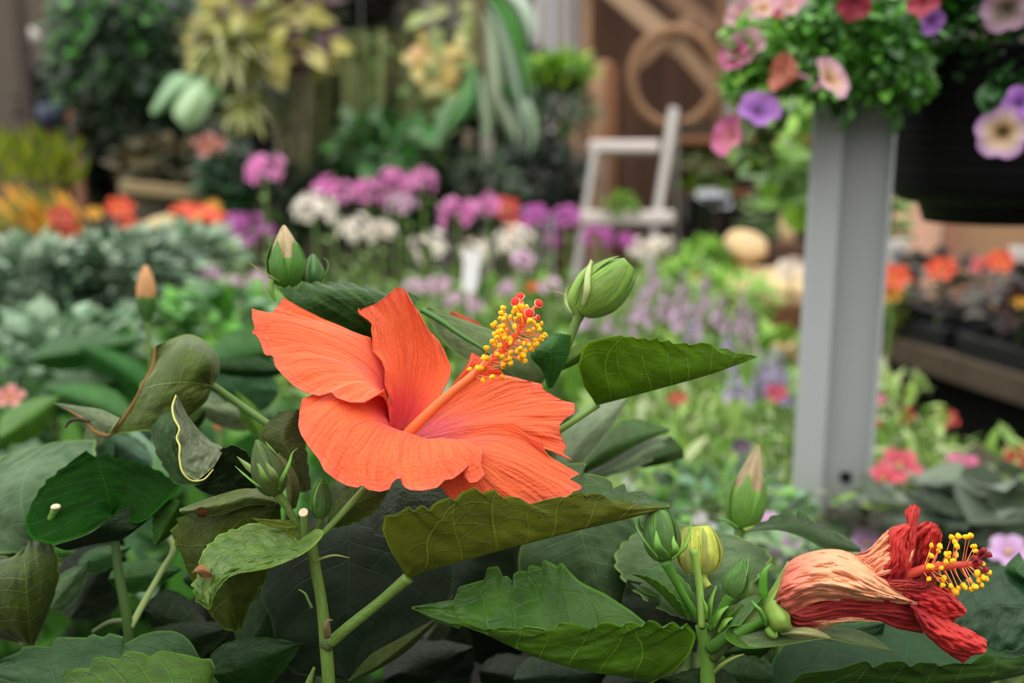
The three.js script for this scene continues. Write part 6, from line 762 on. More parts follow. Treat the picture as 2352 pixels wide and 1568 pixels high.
  for (const [x, y, z, r, gg, dx, dy, turn, lab] of [[2303, 305, -0.24, 48, cream, -0.1, 0, 0.3, 'cream petunia with purple rim hanging before the black pot'], [1908, 180, -0.2, 44, creamP, 0.9, 0.6, 1, 'pinkish cream petunia above the lip of the steel post'], [1744, 252, -0.14, 44, purp, 0.2, 0.7, 0.2, 'purple petunia left of the steel post'], [1678, 314, -0.12, 44, pinkP, -1.2, 0.5, 0.7, 'pink petunia, lowest of the trailing shoots'], [1826, 172, -0.15, 40, salm, -3.2, 0.8, 0, 'half-closed salmon petunia'], [1962, 6, -0.16, 36, redP, 0.2, -0.4, 0], [2312, 22, -0.2, 46, mauve, -0.2, 0.3, 0.5], [2344, 238, -0.22, 34, purp, 0.3, 0.2, 0], [1716, 112, -0.13, 42, fade, -0.3, 0.6, 0], [1690, 128, -0.13, 34, pinkP, -0.6, 0.4, 0.4], [1706, 38, -0.1, 36, fade, -0.5, 0.6, 1], [1752, 18, -0.1, 34, creamP, 0, 0.9, 0.4], [1812, 14, -0.1, 40, fade, 0.1, 0.9, 0.2], [2120, 6, -0.2, 30, redP, 0, 0.2, 0], [2140, 50, -0.2, 26, purp, 0.6, -0.3, 0], [1780, 40, -0.02, 22, redP, 0, 0.8, 0]]) {
    const c = at(x, y, d + z), dir = toEye(c, dx, dy), f = new THREE.Group(); f.name = numbered('petunia'); f.position.copy(c).sub(t.position); t.add(f); if (lab) f.userData.label = lab;
    put(f, 'petals', gg, tinted, V(0, 0, 0), dir, r * k, turn); const tb = new THREE.CylinderGeometry(0.18, 0.07, 0.8, 10, 1, true); tb.translate(0, -0.58, 0); put(f, 'flower_tube', tb, mat('#b98a9a', 0.6), V(0, 0, 0), dir, r * k); } }
// lime trailing leaves between basket and post
{ const t = thing('trailing_plant', 'lime green trailing leaves left of the steel post', 'plant', at(1840, 250, 1.5)), r = rng(77);
  for (let i = 0; i < 70; i++) { const p = at(1742 + r() * 140, 205 + r() * 270, 1.42 + r() * 0.3); put(t, 'leaf', G_OVAL, mat(['#7cae1c', '#6a9a20', '#8fbf2c', '#4a701c', '#5a8424'][i % 5], 0.5, { transmission: 0.3 }), p.sub(t.position), Y, 0.05 * (0.6 + 0.7 * r())).quaternion.setFromEuler(new THREE.Euler(0.4 + r() * 1.2, (r() - 0.5) * 4, (r() - 0.5) * 1.6)); }
  local(t, 'stem', tubeW([V(0, 0.4, 0), V(0.0, 0.05, 0), V(-0.03, -0.12, 0.02)], [0.004, 0.002], 12, 6), stemMat); }
// white plant label standing in the bed
{ const c = at(1078, 625, 1.75), k = MD(1.75), t = thing('plant_label', 'blank white plastic plant label standing in the flower bed', 'label', V(c.x, 0.6, c.z)), s = new THREE.Shape(); s.moveTo(-19 * k, -46 * k); s.lineTo(13 * k, -50 * k); s.lineTo(26 * k, 44 * k); s.lineTo(-12 * k, 48 * k); s.closePath();
  const g = new THREE.ExtrudeGeometry(s, { depth: 0.001, bevelEnabled: true, bevelSize: 0.0006, bevelThickness: 0.0004, bevelSegments: 2 }); g.translate(0, c.y - 0.6, 0); g.rotateX(-0.06); local(t, 'plate', g, mat('#f4f4f6', 0.4)); local(t, 'stake', box(0.006, c.y - 0.62, 0.002, 0, (c.y - 0.62) / 2, 0), mat('#f4f4f6', 0.4)); }

// ------------------------------------------------------------------ things against the back wall, right half
const wood = mat('#8a6446', 0.85), woodD = mat('#5a4030', 0.9), woodL = mat('#a98462', 0.85), tan = mat('#c9ac80', 0.8), alu = mat('#bdb8b4', 0.35, { metalness: 0.5 }), aluStep = mat('#dccfca', 0.5), blackP = mat('#0d0d10', 0.25);
// a straight bar between two places given by bearing and distance
function bar(parent, name, a, b, w, th, m, label, down) {
  const A = at(...a), B = at(...b); if (down) B.sub(A).multiplyScalar(A.y / -B.y).add(A);
  const L = A.distanceTo(B), g = new RoundedBoxGeometry(w, L, th, 2, Math.min(w, th) / 4), ax = B.clone().sub(A).normalize(), z = FWD.clone().negate(), x = V(0, 0, 0).crossVectors(ax, z).normalize(); z.crossVectors(x, ax);
  g.applyMatrix4(new THREE.Matrix4().makeBasis(x, ax, z).setPosition(A.clone().add(B).multiplyScalar(0.5))); return part(parent, name, g, m, label);
}
{ const d = 5.0, k = MD(d), t = thing('wooden_screen', 'rustic brown wooden screen with crossed planks standing behind the ladder', 'screen', at(1505, 330, d).setY(0));
  for (let i = 0; i < 7; i++) vbar(t, 'board', 1365 + i * 47, -250, d, 45 * k, 0.02, i % 2 ? woodD : mat('#644838', 0.9));
  bar(t, 'plank', [1330, -90, d - 0.08], [1560, 112, d - 0.08], 48 * k, 0.03, mat('#a08468', 0.85)); bar(t, 'plank', [1560, 112, d - 0.08], [1650, 215, d - 0.08], 36 * k, 0.03, mat('#937458', 0.85)); bar(t, 'plank', [1440, -100, d - 0.08], [1640, 75, d - 0.08], 42 * k, 0.03, mat('#7a5c46', 0.85)); bar(t, 'plank', [1590, 40, d - 0.12], [1445, 165, d - 0.12], 26 * k, 0.02, mat('#8a6a50', 0.85));
  vbar(t, 'frame_post', 1352, -250, d - 0.1, 20 * k, 0.04, woodL); vbar(t, 'frame_post', 1668, -250, d - 0.1, 18 * k, 0.04, wood); }
{ const d = 4.7, k = MD(d), c = at(1548, 180, d), t = thing('wooden_hoop', 'round wooden hoop hanging on the wooden screen', 'hoop', c); const g = new THREE.TorusGeometry(98 * k, 13 * k, 10, 48); g.scale(1, 1.08, 1); local(t, 'ring', g, mat('#8f6b4c', 0.8)); local(t, 'nail', tubeW([V(0, 105 * k, 0), V(0, 105 * k, -0.28)], [0.006, 0.006], 4, 6), steel); }
{ const t = thing('pipe_bundle', 'bundle of pale upright pipes leaning by the wooden screen', 'pipes', at(1290, 300, 5.1).setY(0)), k = MD(5.1); for (let i = 0; i < 8; i++) { const x = 1240 + i * 14; local(t, 'pipe', tubeW([at(x, -250, 5.1 + (i % 2) * 0.05), at(x - 2, 700, 5.1 + (i % 2) * 0.05)].map((p) => p.sub(t.position)), [(i % 3 ? 6 : 7.5) * k, (i % 3 ? 6 : 7.5) * k], 4, 10), mat(['#c9c6c6', '#9a908a', '#d9d8de', '#8a7d74', '#c4bcb6'][i % 5], 0.4)); } }
struct('trim_1', box(0.4, WH, 0.04, at(1750, 0, 5.4).x, WH / 2, Z1 + 0.03), mat('#b9b2ac', 0.8));
// step ladder
{ const d = 3.6, k = MD(d), t = thing('step_ladder', 'grey metal step ladder standing behind the spider flowers', 'ladder', at(1440, 560, d).setY(0));
  bar(t, 'rail', [1548, 248, d], [1478, 690, d], 22 * k, 0.03, alu, null, true); bar(t, 'rail', [1368, 330, d], [1300, 760, d], 17 * k, 0.03, alu, null, true); bar(t, 'rear_rail', [1552, 260, d + 0.15], [1556, 720, d + 0.5], 10 * k, 0.02, alu, null, true); bar(t, 'rear_rail', [1390, 330, d + 0.15], [1384, 720, d + 0.5], 10 * k, 0.02, alu, null, true);
  bar(t, 'step', [1350, 340, d + 0.03], [1512, 340, d + 0.03], 26 * k, 0.09, aluStep); bar(t, 'step', [1325, 503, d], [1545, 503, d], 32 * k, 0.1, aluStep); bar(t, 'step', [1310, 660, d - 0.02], [1495, 660, d - 0.02], 30 * k, 0.1, aluStep); }
vbar(thing('wooden_post', 'brown wooden post left of the wooden screen', 'post', at(1405, 400, 4.6).setY(0)), 'post', 1404, 150, 4.6, 0.05, 0.05, mat('#8a5c3c', 0.85));
vbar(thing('wooden_slab', 'pale tan slab behind the lime fern', 'slab', at(1375, 300, 4.8).setY(0)), 'slab', 1378, 140, 4.8, 0.09, 0.04, mat('#c49a78', 0.85));
{ const t = thing('clay_pot', 'slim pale clay pot left of the ladder', 'pot', at(1302, 370, 4.4)); const g = new THREE.LatheGeometry([[0.001, 0], [0.035, 0], [0.05, 0.06], [0.045, 0.15], [0.05, 0.17], [0.04, 0.17]].map((p) => new THREE.Vector2(...p)), 24); local(t, 'body', g, mat('#c79a7c', 0.8)); local(t, 'stand', box(0.1, t.position.y, 0.1, 0, -t.position.y / 2, 0), woodD); }
function vbar(t, name, x, yTop, dd, w, th, m) { const A = at(x, yTop, dd); return part(t, name, box(w, A.y, th, A.x, A.y / 2, A.z), m); }
// rack of shelves with plants
{ const d = 4.4, k = MD(d), t = thing('shelf_rack', 'brown wooden shelf rack with small plants behind the urn', 'shelf', at(1700, 480, d).setY(0));
  for (const [y, c] of [[335, '#7a5030'], [395, '#5f4028'], [452, '#7a4a30'], [478, '#4c3526']]) bar(t, 'shelf_board', [1548, y, d], [1880, y, d], 18 * k, 0.25, mat(c, 0.85));
  for (const x of [1552, 1705, 1878]) vbar(t, 'upright', x, 270, d + 0.1, 0.03, 0.03, woodD); bar(t, 'back_panel', [1715, 280, d + 0.2], [1715, 760, d + 0.2], 0.66, 0.01, mat('#3a2c1e', 0.95)); }
const limes = ['#7cae2c', '#6a9a24', '#8fbf3a', '#56842a'], darks = ['#2c4a24', '#3a5a2c', '#1f361a', '#47663a'];
bush('dark greenery on the upper shelf of the rack', 1620, 375, 4.3, 90, 14, 120, 26, G_OVAL, ['#4a5a1c', '#3a4a1a', '#5a6a24'], { noStem: true, floor: 0.9 });
bush('lime greenery on the middle shelf of the rack', 1615, 425, 4.3, 60, 14, 110, 24, G_OVAL, ['#6a8a1c', '#5a7a1a', '#7c9a24'], { noStem: true, floor: 0.9 });
bush('brownish plant at the right of the shelf rack', 1790, 430, 4.2, 60, 28, 110, 26, G_OVAL, ['#4a3a3a', '#6a5a5c', '#3a4a24'], { noStem: true, floor: 0.9 });
bush('green plant at the right of the black urn', 1770, 500, 4.0, 60, 60, 160, 28, G_LANCE, ['#5a7a3a', '#3f5f2c', '#7a8f5a'], { floor: 0 });
bush('small lime plant on the lower ladder step', 1428, 468, 3.55, 34, 22, 90, 18, G_OVAL, limes, { floor: 1.0 });
// urn, round lime plant, garden ornaments
{ const d = 3.4, k = MD(d), c = at(1627, 552, d), t = thing('urn', 'glossy black urn on the floor behind the lime plant', 'pot', V(c.x, 0, c.z)), y = c.y; const pr = [[0.001, 0], [0.07, 0], [0.075, y - 0.02], [50 * k, y], [56 * k, y + 45 * k], [58 * k, y + 88 * k], [63 * k, y + 96 * k], [63 * k, y + 102 * k], [54 * k, y + 102 * k], [50 * k, y + 80 * k]].map((p) => new THREE.Vector2(...p)); local(t, 'body', new THREE.LatheGeometry(pr, 40), blackP);
  const hd = floret(6, 0.2, ['#cfd4dc', '#c9ced6', '#d9dde4'], 0.3, 0); for (let i = 0; i < 9; i++) put(t, 'flower', hd, tinted, V((i % 3 - 1) * 24 * k, y + (80 + (i % 4) * 8) * k, 0.05 + (i % 2) * 0.02), V(0.1 * (i % 3), 0.6, 1), 17 * k, i); }
bush('round lime green plant in front of the black urn', 1622, 592, 3.0, 58, 36, 380, 22, G_OVAL, limes, {});
bush('bright green grassy plant right of the ladder foot', 1560, 640, 2.2, 90, 40, 240, 34, G_LANCE, ['#8fbb4a', '#7aa83a', '#a4c765', '#5f8a34'], {});
bush('bright green plant behind the lilac spikes', 1680, 680, 1.9, 90, 50, 300, 34, G_LANCE, ['#8fbb4a', '#7aa83a', '#a4c765', '#6a9440'], {});
{ const d = 3.0, k = MD(d), c = at(1708, 640, d), t = thing('garden_ornament', 'tan stone ornament with a rounded cap on a short column', 'ornament', c); local(t, 'column', new THREE.LatheGeometry([[0.001, 0], [34 * k, 0], [26 * k, 14 * k], [22 * k, 40 * k], [0.001, 44 * k]].map((p) => new THREE.Vector2(...p)), 28), tan);
  const cap = new THREE.LatheGeometry([[0.001, -16 * k], [40 * k, -12 * k], [52 * k, 0], [46 * k, 16 * k], [24 * k, 26 * k], [0.001, 28 * k]].map((p) => new THREE.Vector2(...p)), 32); cap.rotateX(0.5); cap.rotateZ(-0.12); cap.translate(0, 74 * k, 0); local(t, 'cap', cap, tan); }
{ const d = 2.75, k = MD(d), t = thing('stone_bench', 'tan stone bench slab left of the post carrying the ornaments', 'bench', at(1800, 680, d).setY(0)); const y = at(1800, 668, d).y, c = at(1830, 668, d), s = box(0.36, 0.045, 0.5, 0, y, -0.12, 0.01); s.rotateY(0.15); s.translate(c.x - t.position.x - 0.02, 0, 0); local(t, 'slab', s, tan); for (const q of [-0.1, 0.16]) local(t, 'leg', box(0.06, y - 0.02, 0.2, c.x - t.position.x + q, (y - 0.02) / 2, -0.2, 0.01), mat('#3a2f24', 0.9));
  const y2 = at(1800, 800, d - 0.2).y; const s2 = box(0.34, 0.05, 0.4, c.x - t.position.x - 0.02, y2, 0.12, 0.01); local(t, 'lower_slab', s2, mat('#b5946e', 0.85)); }
{ const d = 2.6, k = MD(d), c = at(1812, 775, d), t = thing('clay_pot', 'brown bowl-shaped pot under the tan stone bench', 'pot', c); local(t, 'body', new THREE.LatheGeometry([[0.001, 0], [42 * k, 0], [62 * k, 40 * k], [70 * k, 80 * k], [64 * k, 80 * k], [40 * k, 20 * k]].map((p) => new THREE.Vector2(...p)), 32), mat('#6f4c32', 0.8)); }
cleome('white rounded flower cluster on the stone bench left of the post', 1818, 622, 2.6, 33, flWhite, { floor: 0.9, n: 26, leaves: 2, name: 'flower_cluster' });
{ const d = 3.3, k = MD(d), c = at(1808, 555, d), t = thing('vase', 'cream bottle-shaped vase left of the post', 'vase', c); local(t, 'body', new THREE.LatheGeometry([[0.001, 0], [15 * k, 0], [21 * k, 30 * k], [16 * k, 60 * k], [8 * k, 84 * k], [9 * k, 92 * k], [5 * k, 92 * k]].map((p) => new THREE.Vector2(...p)), 24), mat('#d6bd8e', 0.7)); local(t, 'stand', box(0.1, c.y, 0.1, 0, -c.y / 2, 0), woodD); }
// behind the basket: leaning boards, cardboard, pots
{ const d = 2.9, t = thing('leaning_boards', 'peach-coloured boards leaning behind the post', 'boards', at(2120, 600, d).setY(0)); for (const [x0, x1, w, c] of [[2068, 2090, 0.05, '#d9b894'], [2112, 2120, 0.07, '#dba890'], [2150, 2140, 0.05, '#c9a084'], [2180, 2200, 0.045, '#9a6a58']]) { const A = at(x0, 380, d + 0.1), B = A.clone().add(V((x1 - x0) * MD(d) * 2, 0, 0.16)).setY(0.01), L = A.distanceTo(B), g = box(w, L, 0.02), ax = A.clone().sub(B).normalize(); g.applyQuaternion(new THREE.Quaternion().setFromUnitVectors(Y, ax)); const m = A.clone().add(B).multiplyScalar(0.5); g.translate(m.x, m.y, m.z); part(t, 'board', g, mat(c, 0.8)); } }
{ const t = thing('cardboard_panel', 'brown cardboard panel at the right behind the hanging basket', 'panel', at(2300, 560, 3.1).setY(0)); bar(t, 'panel', [2285, 470, 3.1], [2285, 820, 3.1], 0.26, 0.02, mat('#a07c5c', 0.9)); }
for (const [x, y, d, r, l] of [[2052, 615, 2.5, 30, 'white pot right of the post'], [2350, 640, 2.1, 34, 'white pot at the right edge on the tray bench']]) { const k = MD(d), c = at(x, y, d), t = thing('flower_pot', l, 'pot', c); local(t, 'body', new THREE.LatheGeometry([[0.001, 0], [r * 0.7 * k, 0], [r * k, r * 2.0 * k], [r * 1.08 * k, r * 2.1 * k], [r * 0.9 * k, r * 2.1 * k]].map((p) => new THREE.Vector2(...p)), 28), mat('#e2dedd', 0.5)); local(t, 'stand', box(r * k, Math.max(0.02, c.y - TB), r * k, 0, -Math.max(0.02, c.y - TB) / 2, 0), mat('#201c18', 0.9)); }
bush('green leaves between the post and the leaning boards', 2048, 500, 2.7, 30, 70, 90, 34, G_OVAL, ['#4f8a2c', '#3a6a24'], {});
// trays of dark begonias on the right bench
{ let k = 0; for (const [al, ac, l] of [[0.12, 0.1, 'black tray of dark begonias next to the post'], [0.42, 0.1, 'black tray of dark begonias second from the post'], [0.72, 0.1, 'black tray of dark begonias third from the post'], [1.02, 0.1, 'black tray of dark begonias at the right edge of the picture'], [0.2, 0.34, 'rear black begonia tray under the scarlet bloom'], [0.52, 0.34, 'rear black begonia tray under the scarlet bloom near the right edge']]) { const c = onTray(al, ac), t = thing('plant_tray', l, 'plant tray', c); t.rotation.y = Math.atan2(-TU.z, TU.x); local(t, 'tray', box(0.26, 0.05, 0.17, 0, 0.025, 0, 0.006), mat('#17171b', 0.5));
  for (let q = 0; q < 8; q++) local(t, 'cell', (() => { const g = new THREE.CylinderGeometry(0.028, 0.02, 0.03, 12); g.translate(-0.095 + (q % 4) * 0.063, 0.06, q < 4 ? -0.04 : 0.04); return g; })(), mat('#202026', 0.5));
  const f = new THREE.Group(); f.name = numbered('plants'); f.position.set(0, 0.12, 0); t.add(f); foliage(f, 150, blob(0.14, 0.06, 0.09, 0.036), G_ROUND, ['#2a1815', '#38211b', '#1c1512', '#45291f', '#36362c', '#54523f'], 500 + k++); } }
bush('green plant at the left end of the tray bench', 2056, 705, 2.2, 22, 30, 60, 30, G_OVAL, ['#5f8a34', '#8a8a2c'], { floor: TB });

// ------------------------------------------------------------------ left half: hanging plants
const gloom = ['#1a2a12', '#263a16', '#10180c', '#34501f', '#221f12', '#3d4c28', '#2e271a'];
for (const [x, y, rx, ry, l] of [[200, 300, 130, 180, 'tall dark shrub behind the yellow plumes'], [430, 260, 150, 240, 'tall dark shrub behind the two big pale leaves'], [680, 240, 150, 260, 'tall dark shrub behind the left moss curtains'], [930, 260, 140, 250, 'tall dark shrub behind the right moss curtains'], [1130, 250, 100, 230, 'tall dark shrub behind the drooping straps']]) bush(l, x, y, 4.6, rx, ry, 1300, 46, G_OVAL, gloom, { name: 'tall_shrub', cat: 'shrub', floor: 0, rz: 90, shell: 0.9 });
function hang(name, label, px, py, d, cat = 'hanging plant') { const c = at(px, py, d), t = thing(name, label, cat, c); local(t, 'hanger_wire', tubeW([V(0, 0, 0), V(0, WH - c.y, 0)], [0.002, 0.002], 3, 5), steel); return t; }
{ const t = hang('hanging_plant', 'dark small-leaved tree filling the upper left', 300, -40, 3.9), k = MD(3.9), dk = ['#24481a', '#34681f', '#142c10', '#1a3414', '#458a2a', '#24422c']; foliage(t, 2200, (r) => { const a = r() * 6.283, q = Math.sqrt(r()); return [V(Math.cos(a) * q * (170 + 60 * N3(r() * 2, r() * 9, 4)) * k, (-150 + (r() - 0.5) * 420 * (1 - q * q * 0.5)) * k, Math.sin(a) * q * 120 * k), V(r() - 0.5, -r() * 0.8, r()), 36 * k * (0.6 + 0.8 * r()), V(r() - 0.5, 1, r() * 0.6)]; }, G_OVAL, dk, 601); local(t, 'trunk', tubeW([V(0, 0, -0.1), V(0.02, -0.3, -0.1), V(-0.02, -0.62, -0.1)], [0.02, 0.03], 8, 7), mat('#4a3a2c', 0.9)); }
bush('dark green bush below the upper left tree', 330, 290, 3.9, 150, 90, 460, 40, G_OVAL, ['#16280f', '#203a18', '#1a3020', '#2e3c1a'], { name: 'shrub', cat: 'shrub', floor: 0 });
bush('brownish bush behind the wooden bench edge', 400, 390, 3.7, 130, 60, 360, 40, G_OVAL, ['#4a4624', '#5a4a2c', '#3a4a20', '#6a5a34'], { name: 'shrub', cat: 'shrub', floor: 0 });
bush('dark green plant right of the salmon bloom', 530, 420, 3.2, 60, 60, 200, 40, G_OVAL, ['#1f4a1c', '#2c5a2c', '#4a6a5a'], {});
for (const [x, y0, y1, c, l] of [[172, 255, 400, '#8a604a', 'terracotta-brown post left of the dark bush'], [15, -300, 460, '#4a4038', 'dark grey-brown post at the left edge']]) vbar(thing('wooden_post', l, 'post', at(x, 400, 3.8).setY(0)), 'post', x, y0, 3.8, 0.045, 0.045, mat(c, 0.9));
{ const c = at(65, 85, 4.6), t = thing('wall_globe', 'pale round globe on the wall at the upper left', 'ornament', c); const g = new THREE.SphereGeometry(26 * MD(4.6), 24, 12); g.scale(1.1, 0.9, 0.6); local(t, 'globe', g, mat('#b8b0a8', 0.4)); local(t, 'bracket', tubeW([V(0, 0, 0), V(0, 0.02, -0.3), V(0, 0.02, Z1 - c.z)], [0.012, 0.012], 6, 6), steel); }
{ const c = at(112, 265, 4.2), t = thing('container', 'dark blue-grey container behind the yellow plumes', 'container', c), k = MD(4.2); local(t, 'body', new THREE.LatheGeometry([[0.001, -26 * k], [26 * k, -26 * k], [28 * k, 0], [22 * k, 24 * k], [0.001, 26 * k]].map((p) => new THREE.Vector2(...p)), 20), mat('#39445a', 0.6)); local(t, 'handle', tubeW([V(-20 * k, 20 * k, 0), V(0, 60 * k, 0), V(20 * k, 20 * k, 0)], [3 * k, 3 * k], 14, 6), mat('#39445a', 0.6)); local(t, 'stand', box(0.06, c.y - 26 * k, 0.06, 0, -(c.y + 26 * k) / 2, 0), woodD); }
// yellow plumes at the left
{ const d = 2.8, k = MD(d), c = at(80, 470, d), t = thing('yellow_shrub', 'yellow and green plume-leaved shrub at the left edge', 'shrub', V(c.x, 0.6, c.z)), r = rng(71);
  for (let i = 0; i < 170; i++) { const up = i % 2 === 0; const x = (r() - 0.5) * 190 * k, y = c.y - 0.6 + (up ? 40 + r() * 80 : -30 + r() * 80) * k; const l = put(t, 'leaf', G_LANCE, mat((up ? ['#94a41c', '#7a8c1a', '#a8b024'] : ['#e09a10', '#eaac14', '#d89a10', '#a89420', '#86962a'])[i % (up ? 3 : 5)], 0.55, { transmission: 0.25 }), V(x, y, (r() - 0.5) * 0.12), Y, 78 * k * (0.6 + 0.6 * r())); l.scale.x *= 0.55; l.quaternion.setFromEuler(new THREE.Euler((up ? -1.3 : 1.2) + (r() - 0.5) * 0.5, (r() - 0.5) * 1.6, 0)); }
  for (let i = 0; i < 4; i++) stemDown(t, (i - 1.5) * 0.04, c.y - 0.55, 0, 0, 0.005); }
bar(thing('bench_edge', 'long weathered board behind the orange row', 'board', at(410, 450, 3.3).setY(0)), 'board', [300, 438, 3.3], [520, 462, 3.3], 0.045, 0.2, mat('#8f7c5a', 0.85));
// philodendron with two big pale leaves
{ const d = 2.7, t = hang('hanging_plant', 'hanging plant with two big pale green leaves', 455, 120, d); const lf = (rows, c) => { const g = sheetAt(rows); local(t, 'leaf', g.translate(-t.position.x, -t.position.y, -t.position.z), mat(c, 0.42, { transmission: 0.25 })); };
  lf([[[455, 175, d], [400, 170, d], [345, 250, d - 0.02]], [[452, 180, d - 0.03], [410, 205, d - 0.04], [348, 262, d - 0.02]], [[450, 185, d], [430, 225, d], [352, 265, d - 0.02]]], '#86b07c'); lf([[[470, 175, d], [430, 200, d - 0.04], [398, 260, d - 0.05], [425, 296, d - 0.06]], [[474, 180, d - 0.04], [450, 220, d - 0.08], [428, 265, d - 0.09], [428, 297, d - 0.06]], [[478, 185, d], [485, 230, d - 0.04], [460, 280, d - 0.05], [431, 298, d - 0.06]]], '#a4c794'); lf([[[480, 190, d], [500, 195, d], [510, 215, d]], [[478, 196, d], [495, 208, d], [510, 217, d]], [[476, 202, d], [490, 218, d], [509, 219, d]]], '#4f9438');
  for (let i = 0; i < 3; i++) local(t, 'stem', tubeW([V(0, 0, 0), at(465 + i * 8, 150, d).sub(t.position), at(455 + i * 10, 180, d).sub(t.position)], [0.004, 0.003], 10, 6), stemMat); }
function sheetAt(rows) { const G = []; const R = rows.map((r) => new THREE.CatmullRomCurve3(r.map((p) => at(...p)))); for (let i = 0; i <= 8; i++) { const c = [], s = i / 8 * 2, k = Math.min(1, Math.floor(s)); for (let j = 0; j <= 12; j++) c.push(R[k].getPoint(j / 12).lerp(R[k + 1].getPoint(j / 12), s - k)); G.push(c); } const g = fromGrid(G, 0.0008); g.clearGroups(); return g; }
// coleus, spider plants, dark basket, moss, croton
{ const d = 3.0, k = MD(d), t = hang('hanging_basket', 'hanging coleus with yellow leaves and dark red hearts', 590, -60, d, 'hanging basket'), r = rng(81);
  local(t, 'pot', new THREE.LatheGeometry([[0.001, -60 * k], [70 * k, -60 * k], [95 * k, 0], [90 * k, 0], [60 * k, -50 * k]].map((p) => new THREE.Vector2(...p)), 30), mat('#2a2018', 0.8));
  for (let i = 0; i < 210; i++) { const p = at(450 + r() * 300, -60 + Math.pow(r(), 0.9) * 230 * (1 - 0.25 * r()), d + (r() - 0.6) * 0.3), dark = i % 3 === 0; put(t, 'leaf', G_OVAL, mat(dark ? ['#4a1f28', '#5a3450', '#3a1a1c'][i % 3] : ['#b8b052', '#a8a648', '#cfc574', '#8f9a44', '#c2bb66'][i % 5], 0.5, { transmission: 0.25 }), p.sub(t.position), Y, 60 * k * (0.6 + 0.6 * r())).quaternion.setFromEuler(new THREE.Euler(0.5 + r() * 0.9, (r() - 0.5) * 4, (r() - 0.5) * 0.8)); } }
for (const [x, y, n, R, l] of [[522, 140, 170, 105, 'upper cream-striped spider plant under the coleus'], [560, 280, 70, 80, 'lower cream-striped spider plant above the tall pink spider flower']]) { const d = 2.75, k = MD(d), t = hang('spider_plant', l, x, y - 30, d), r = rng(x); for (let i = 0; i < n; i++) { const a = r() * 6.283; put(t, 'leaf', G_STRAP, mat(['#c2c48a', '#b5ba74', '#d2d09c', '#8fa04e', '#a9b060'][i % 5], 0.5, { transmission: 0.3 }), V(0, (r() - 0.3) * 20 * k, 0), Y, R * k * (0.7 + 0.5 * r())).quaternion.setFromEuler(new THREE.Euler(-0.9 + r() * 1.6, a, 0, 'YXZ')); } local(t, 'pot', new THREE.LatheGeometry([[0.001, -20 * k], [16 * k, -20 * k], [22 * k, 8 * k], [18 * k, 8 * k]].map((p) => new THREE.Vector2(...p)), 18), mat('#5a544e', 0.7)); }
bush('dark green leaves right of the spider plants', 600, 220, 3.1, 36, 46, 110, 40, G_LANCE, ['#1f3a18', '#27481f'], { noStem: true, floor: 1.3 });
{ const d = 3.3, k = MD(d), t = hang('hanging_basket', 'dark moss-lined hanging basket in shade at the top', 830, -10, d, 'hanging basket'); local(t, 'basket', new THREE.LatheGeometry([[0.001, -70 * k], [60 * k, -56 * k], [92 * k, 0], [96 * k, 60 * k], [88 * k, 60 * k], [60 * k, -30 * k]].map((p) => new THREE.Vector2(...p)), 30), mat('#1c1712', 0.95)); foliage(t, 240, blob(120 * k, 70 * k, 90 * k, 40 * k), G_OVAL, ['#1f2a14', '#141c0e', '#2c3a1c'], 83); }
{ let i = 0; for (const [x, y0, y1, w, c, l] of [[664, 110, 400, 34, 0, 'leftmost grey moss curtain beside the spider plants'], [712, 60, 430, 40, 1, 'green-grey moss curtain right of the spider plants'], [770, 40, 410, 42, 2, 'dark olive moss curtain under the left of the shaded basket'], [830, 70, 420, 40, 1, 'olive moss curtain under the shaded basket'], [885, 40, 380, 38, 2, 'moss curtain with a rusty streak right of the shaded basket'], [940, 0, 400, 40, 0, 'brown-grey moss curtain left of the yellow croton'], [985, 120, 390, 34, 1, 'moss curtain behind the yellow croton']]) {
  const d = 3.2 + (i % 3) * 0.12, k = MD(d), t = hang('hanging_moss', l, x, y0, d), r = rng(900 + i), gs = [], P = [['#a59c84', '#7f765e'], ['#929a66', '#6e7248'], ['#77784e', '#4c4c30']][c];
  for (let s = 0; s < 130; s++) { const sx = (r() - 0.5) * 2.6 * w * k, sz = (r() - 0.5) * 1.4 * w * k, L = (y1 - y0) * k * (0.5 + 0.5 * r()), st = -L * 0.0 - r() * 40 * k, pts = []; for (let q = 0; q <= 6; q++) { const v = q / 6; pts.push(V(sx * (1.1 - 0.3 * v) + 0.014 * N3(s, v * 4, 1), st - L * v, sz * (1.1 - 0.3 * v) + 0.014 * N3(s, v * 4, 9))); } gs.push(tubeW(pts, [0.0042, 0.0044, 0.0016], 7, 4)); }
  const h = Math.floor(gs.length / 2); local(t, 'strands', mergeGeometries(gs.slice(0, h)), mat(P[0], 0.9)).userData.kind = 'stuff'; local(t, 'strands', mergeGeometries(gs.slice(h)), mat(P[1], 0.9)).userData.kind = 'stuff';
  foliage(t, 130, (q) => [V((q() - 0.5) * 2.4 * w * k, -q() * (y1 - y0) * k, (q() - 0.5) * w * k), V(q() - 0.5, -q(), q()), 26 * k * (0.5 + q())], G_OVAL, c === 0 ? ['#8a8a62', '#5f6a40'] : ['#6f9a48', '#4f7030', '#8aa86a'], 950 + i); i++; } }
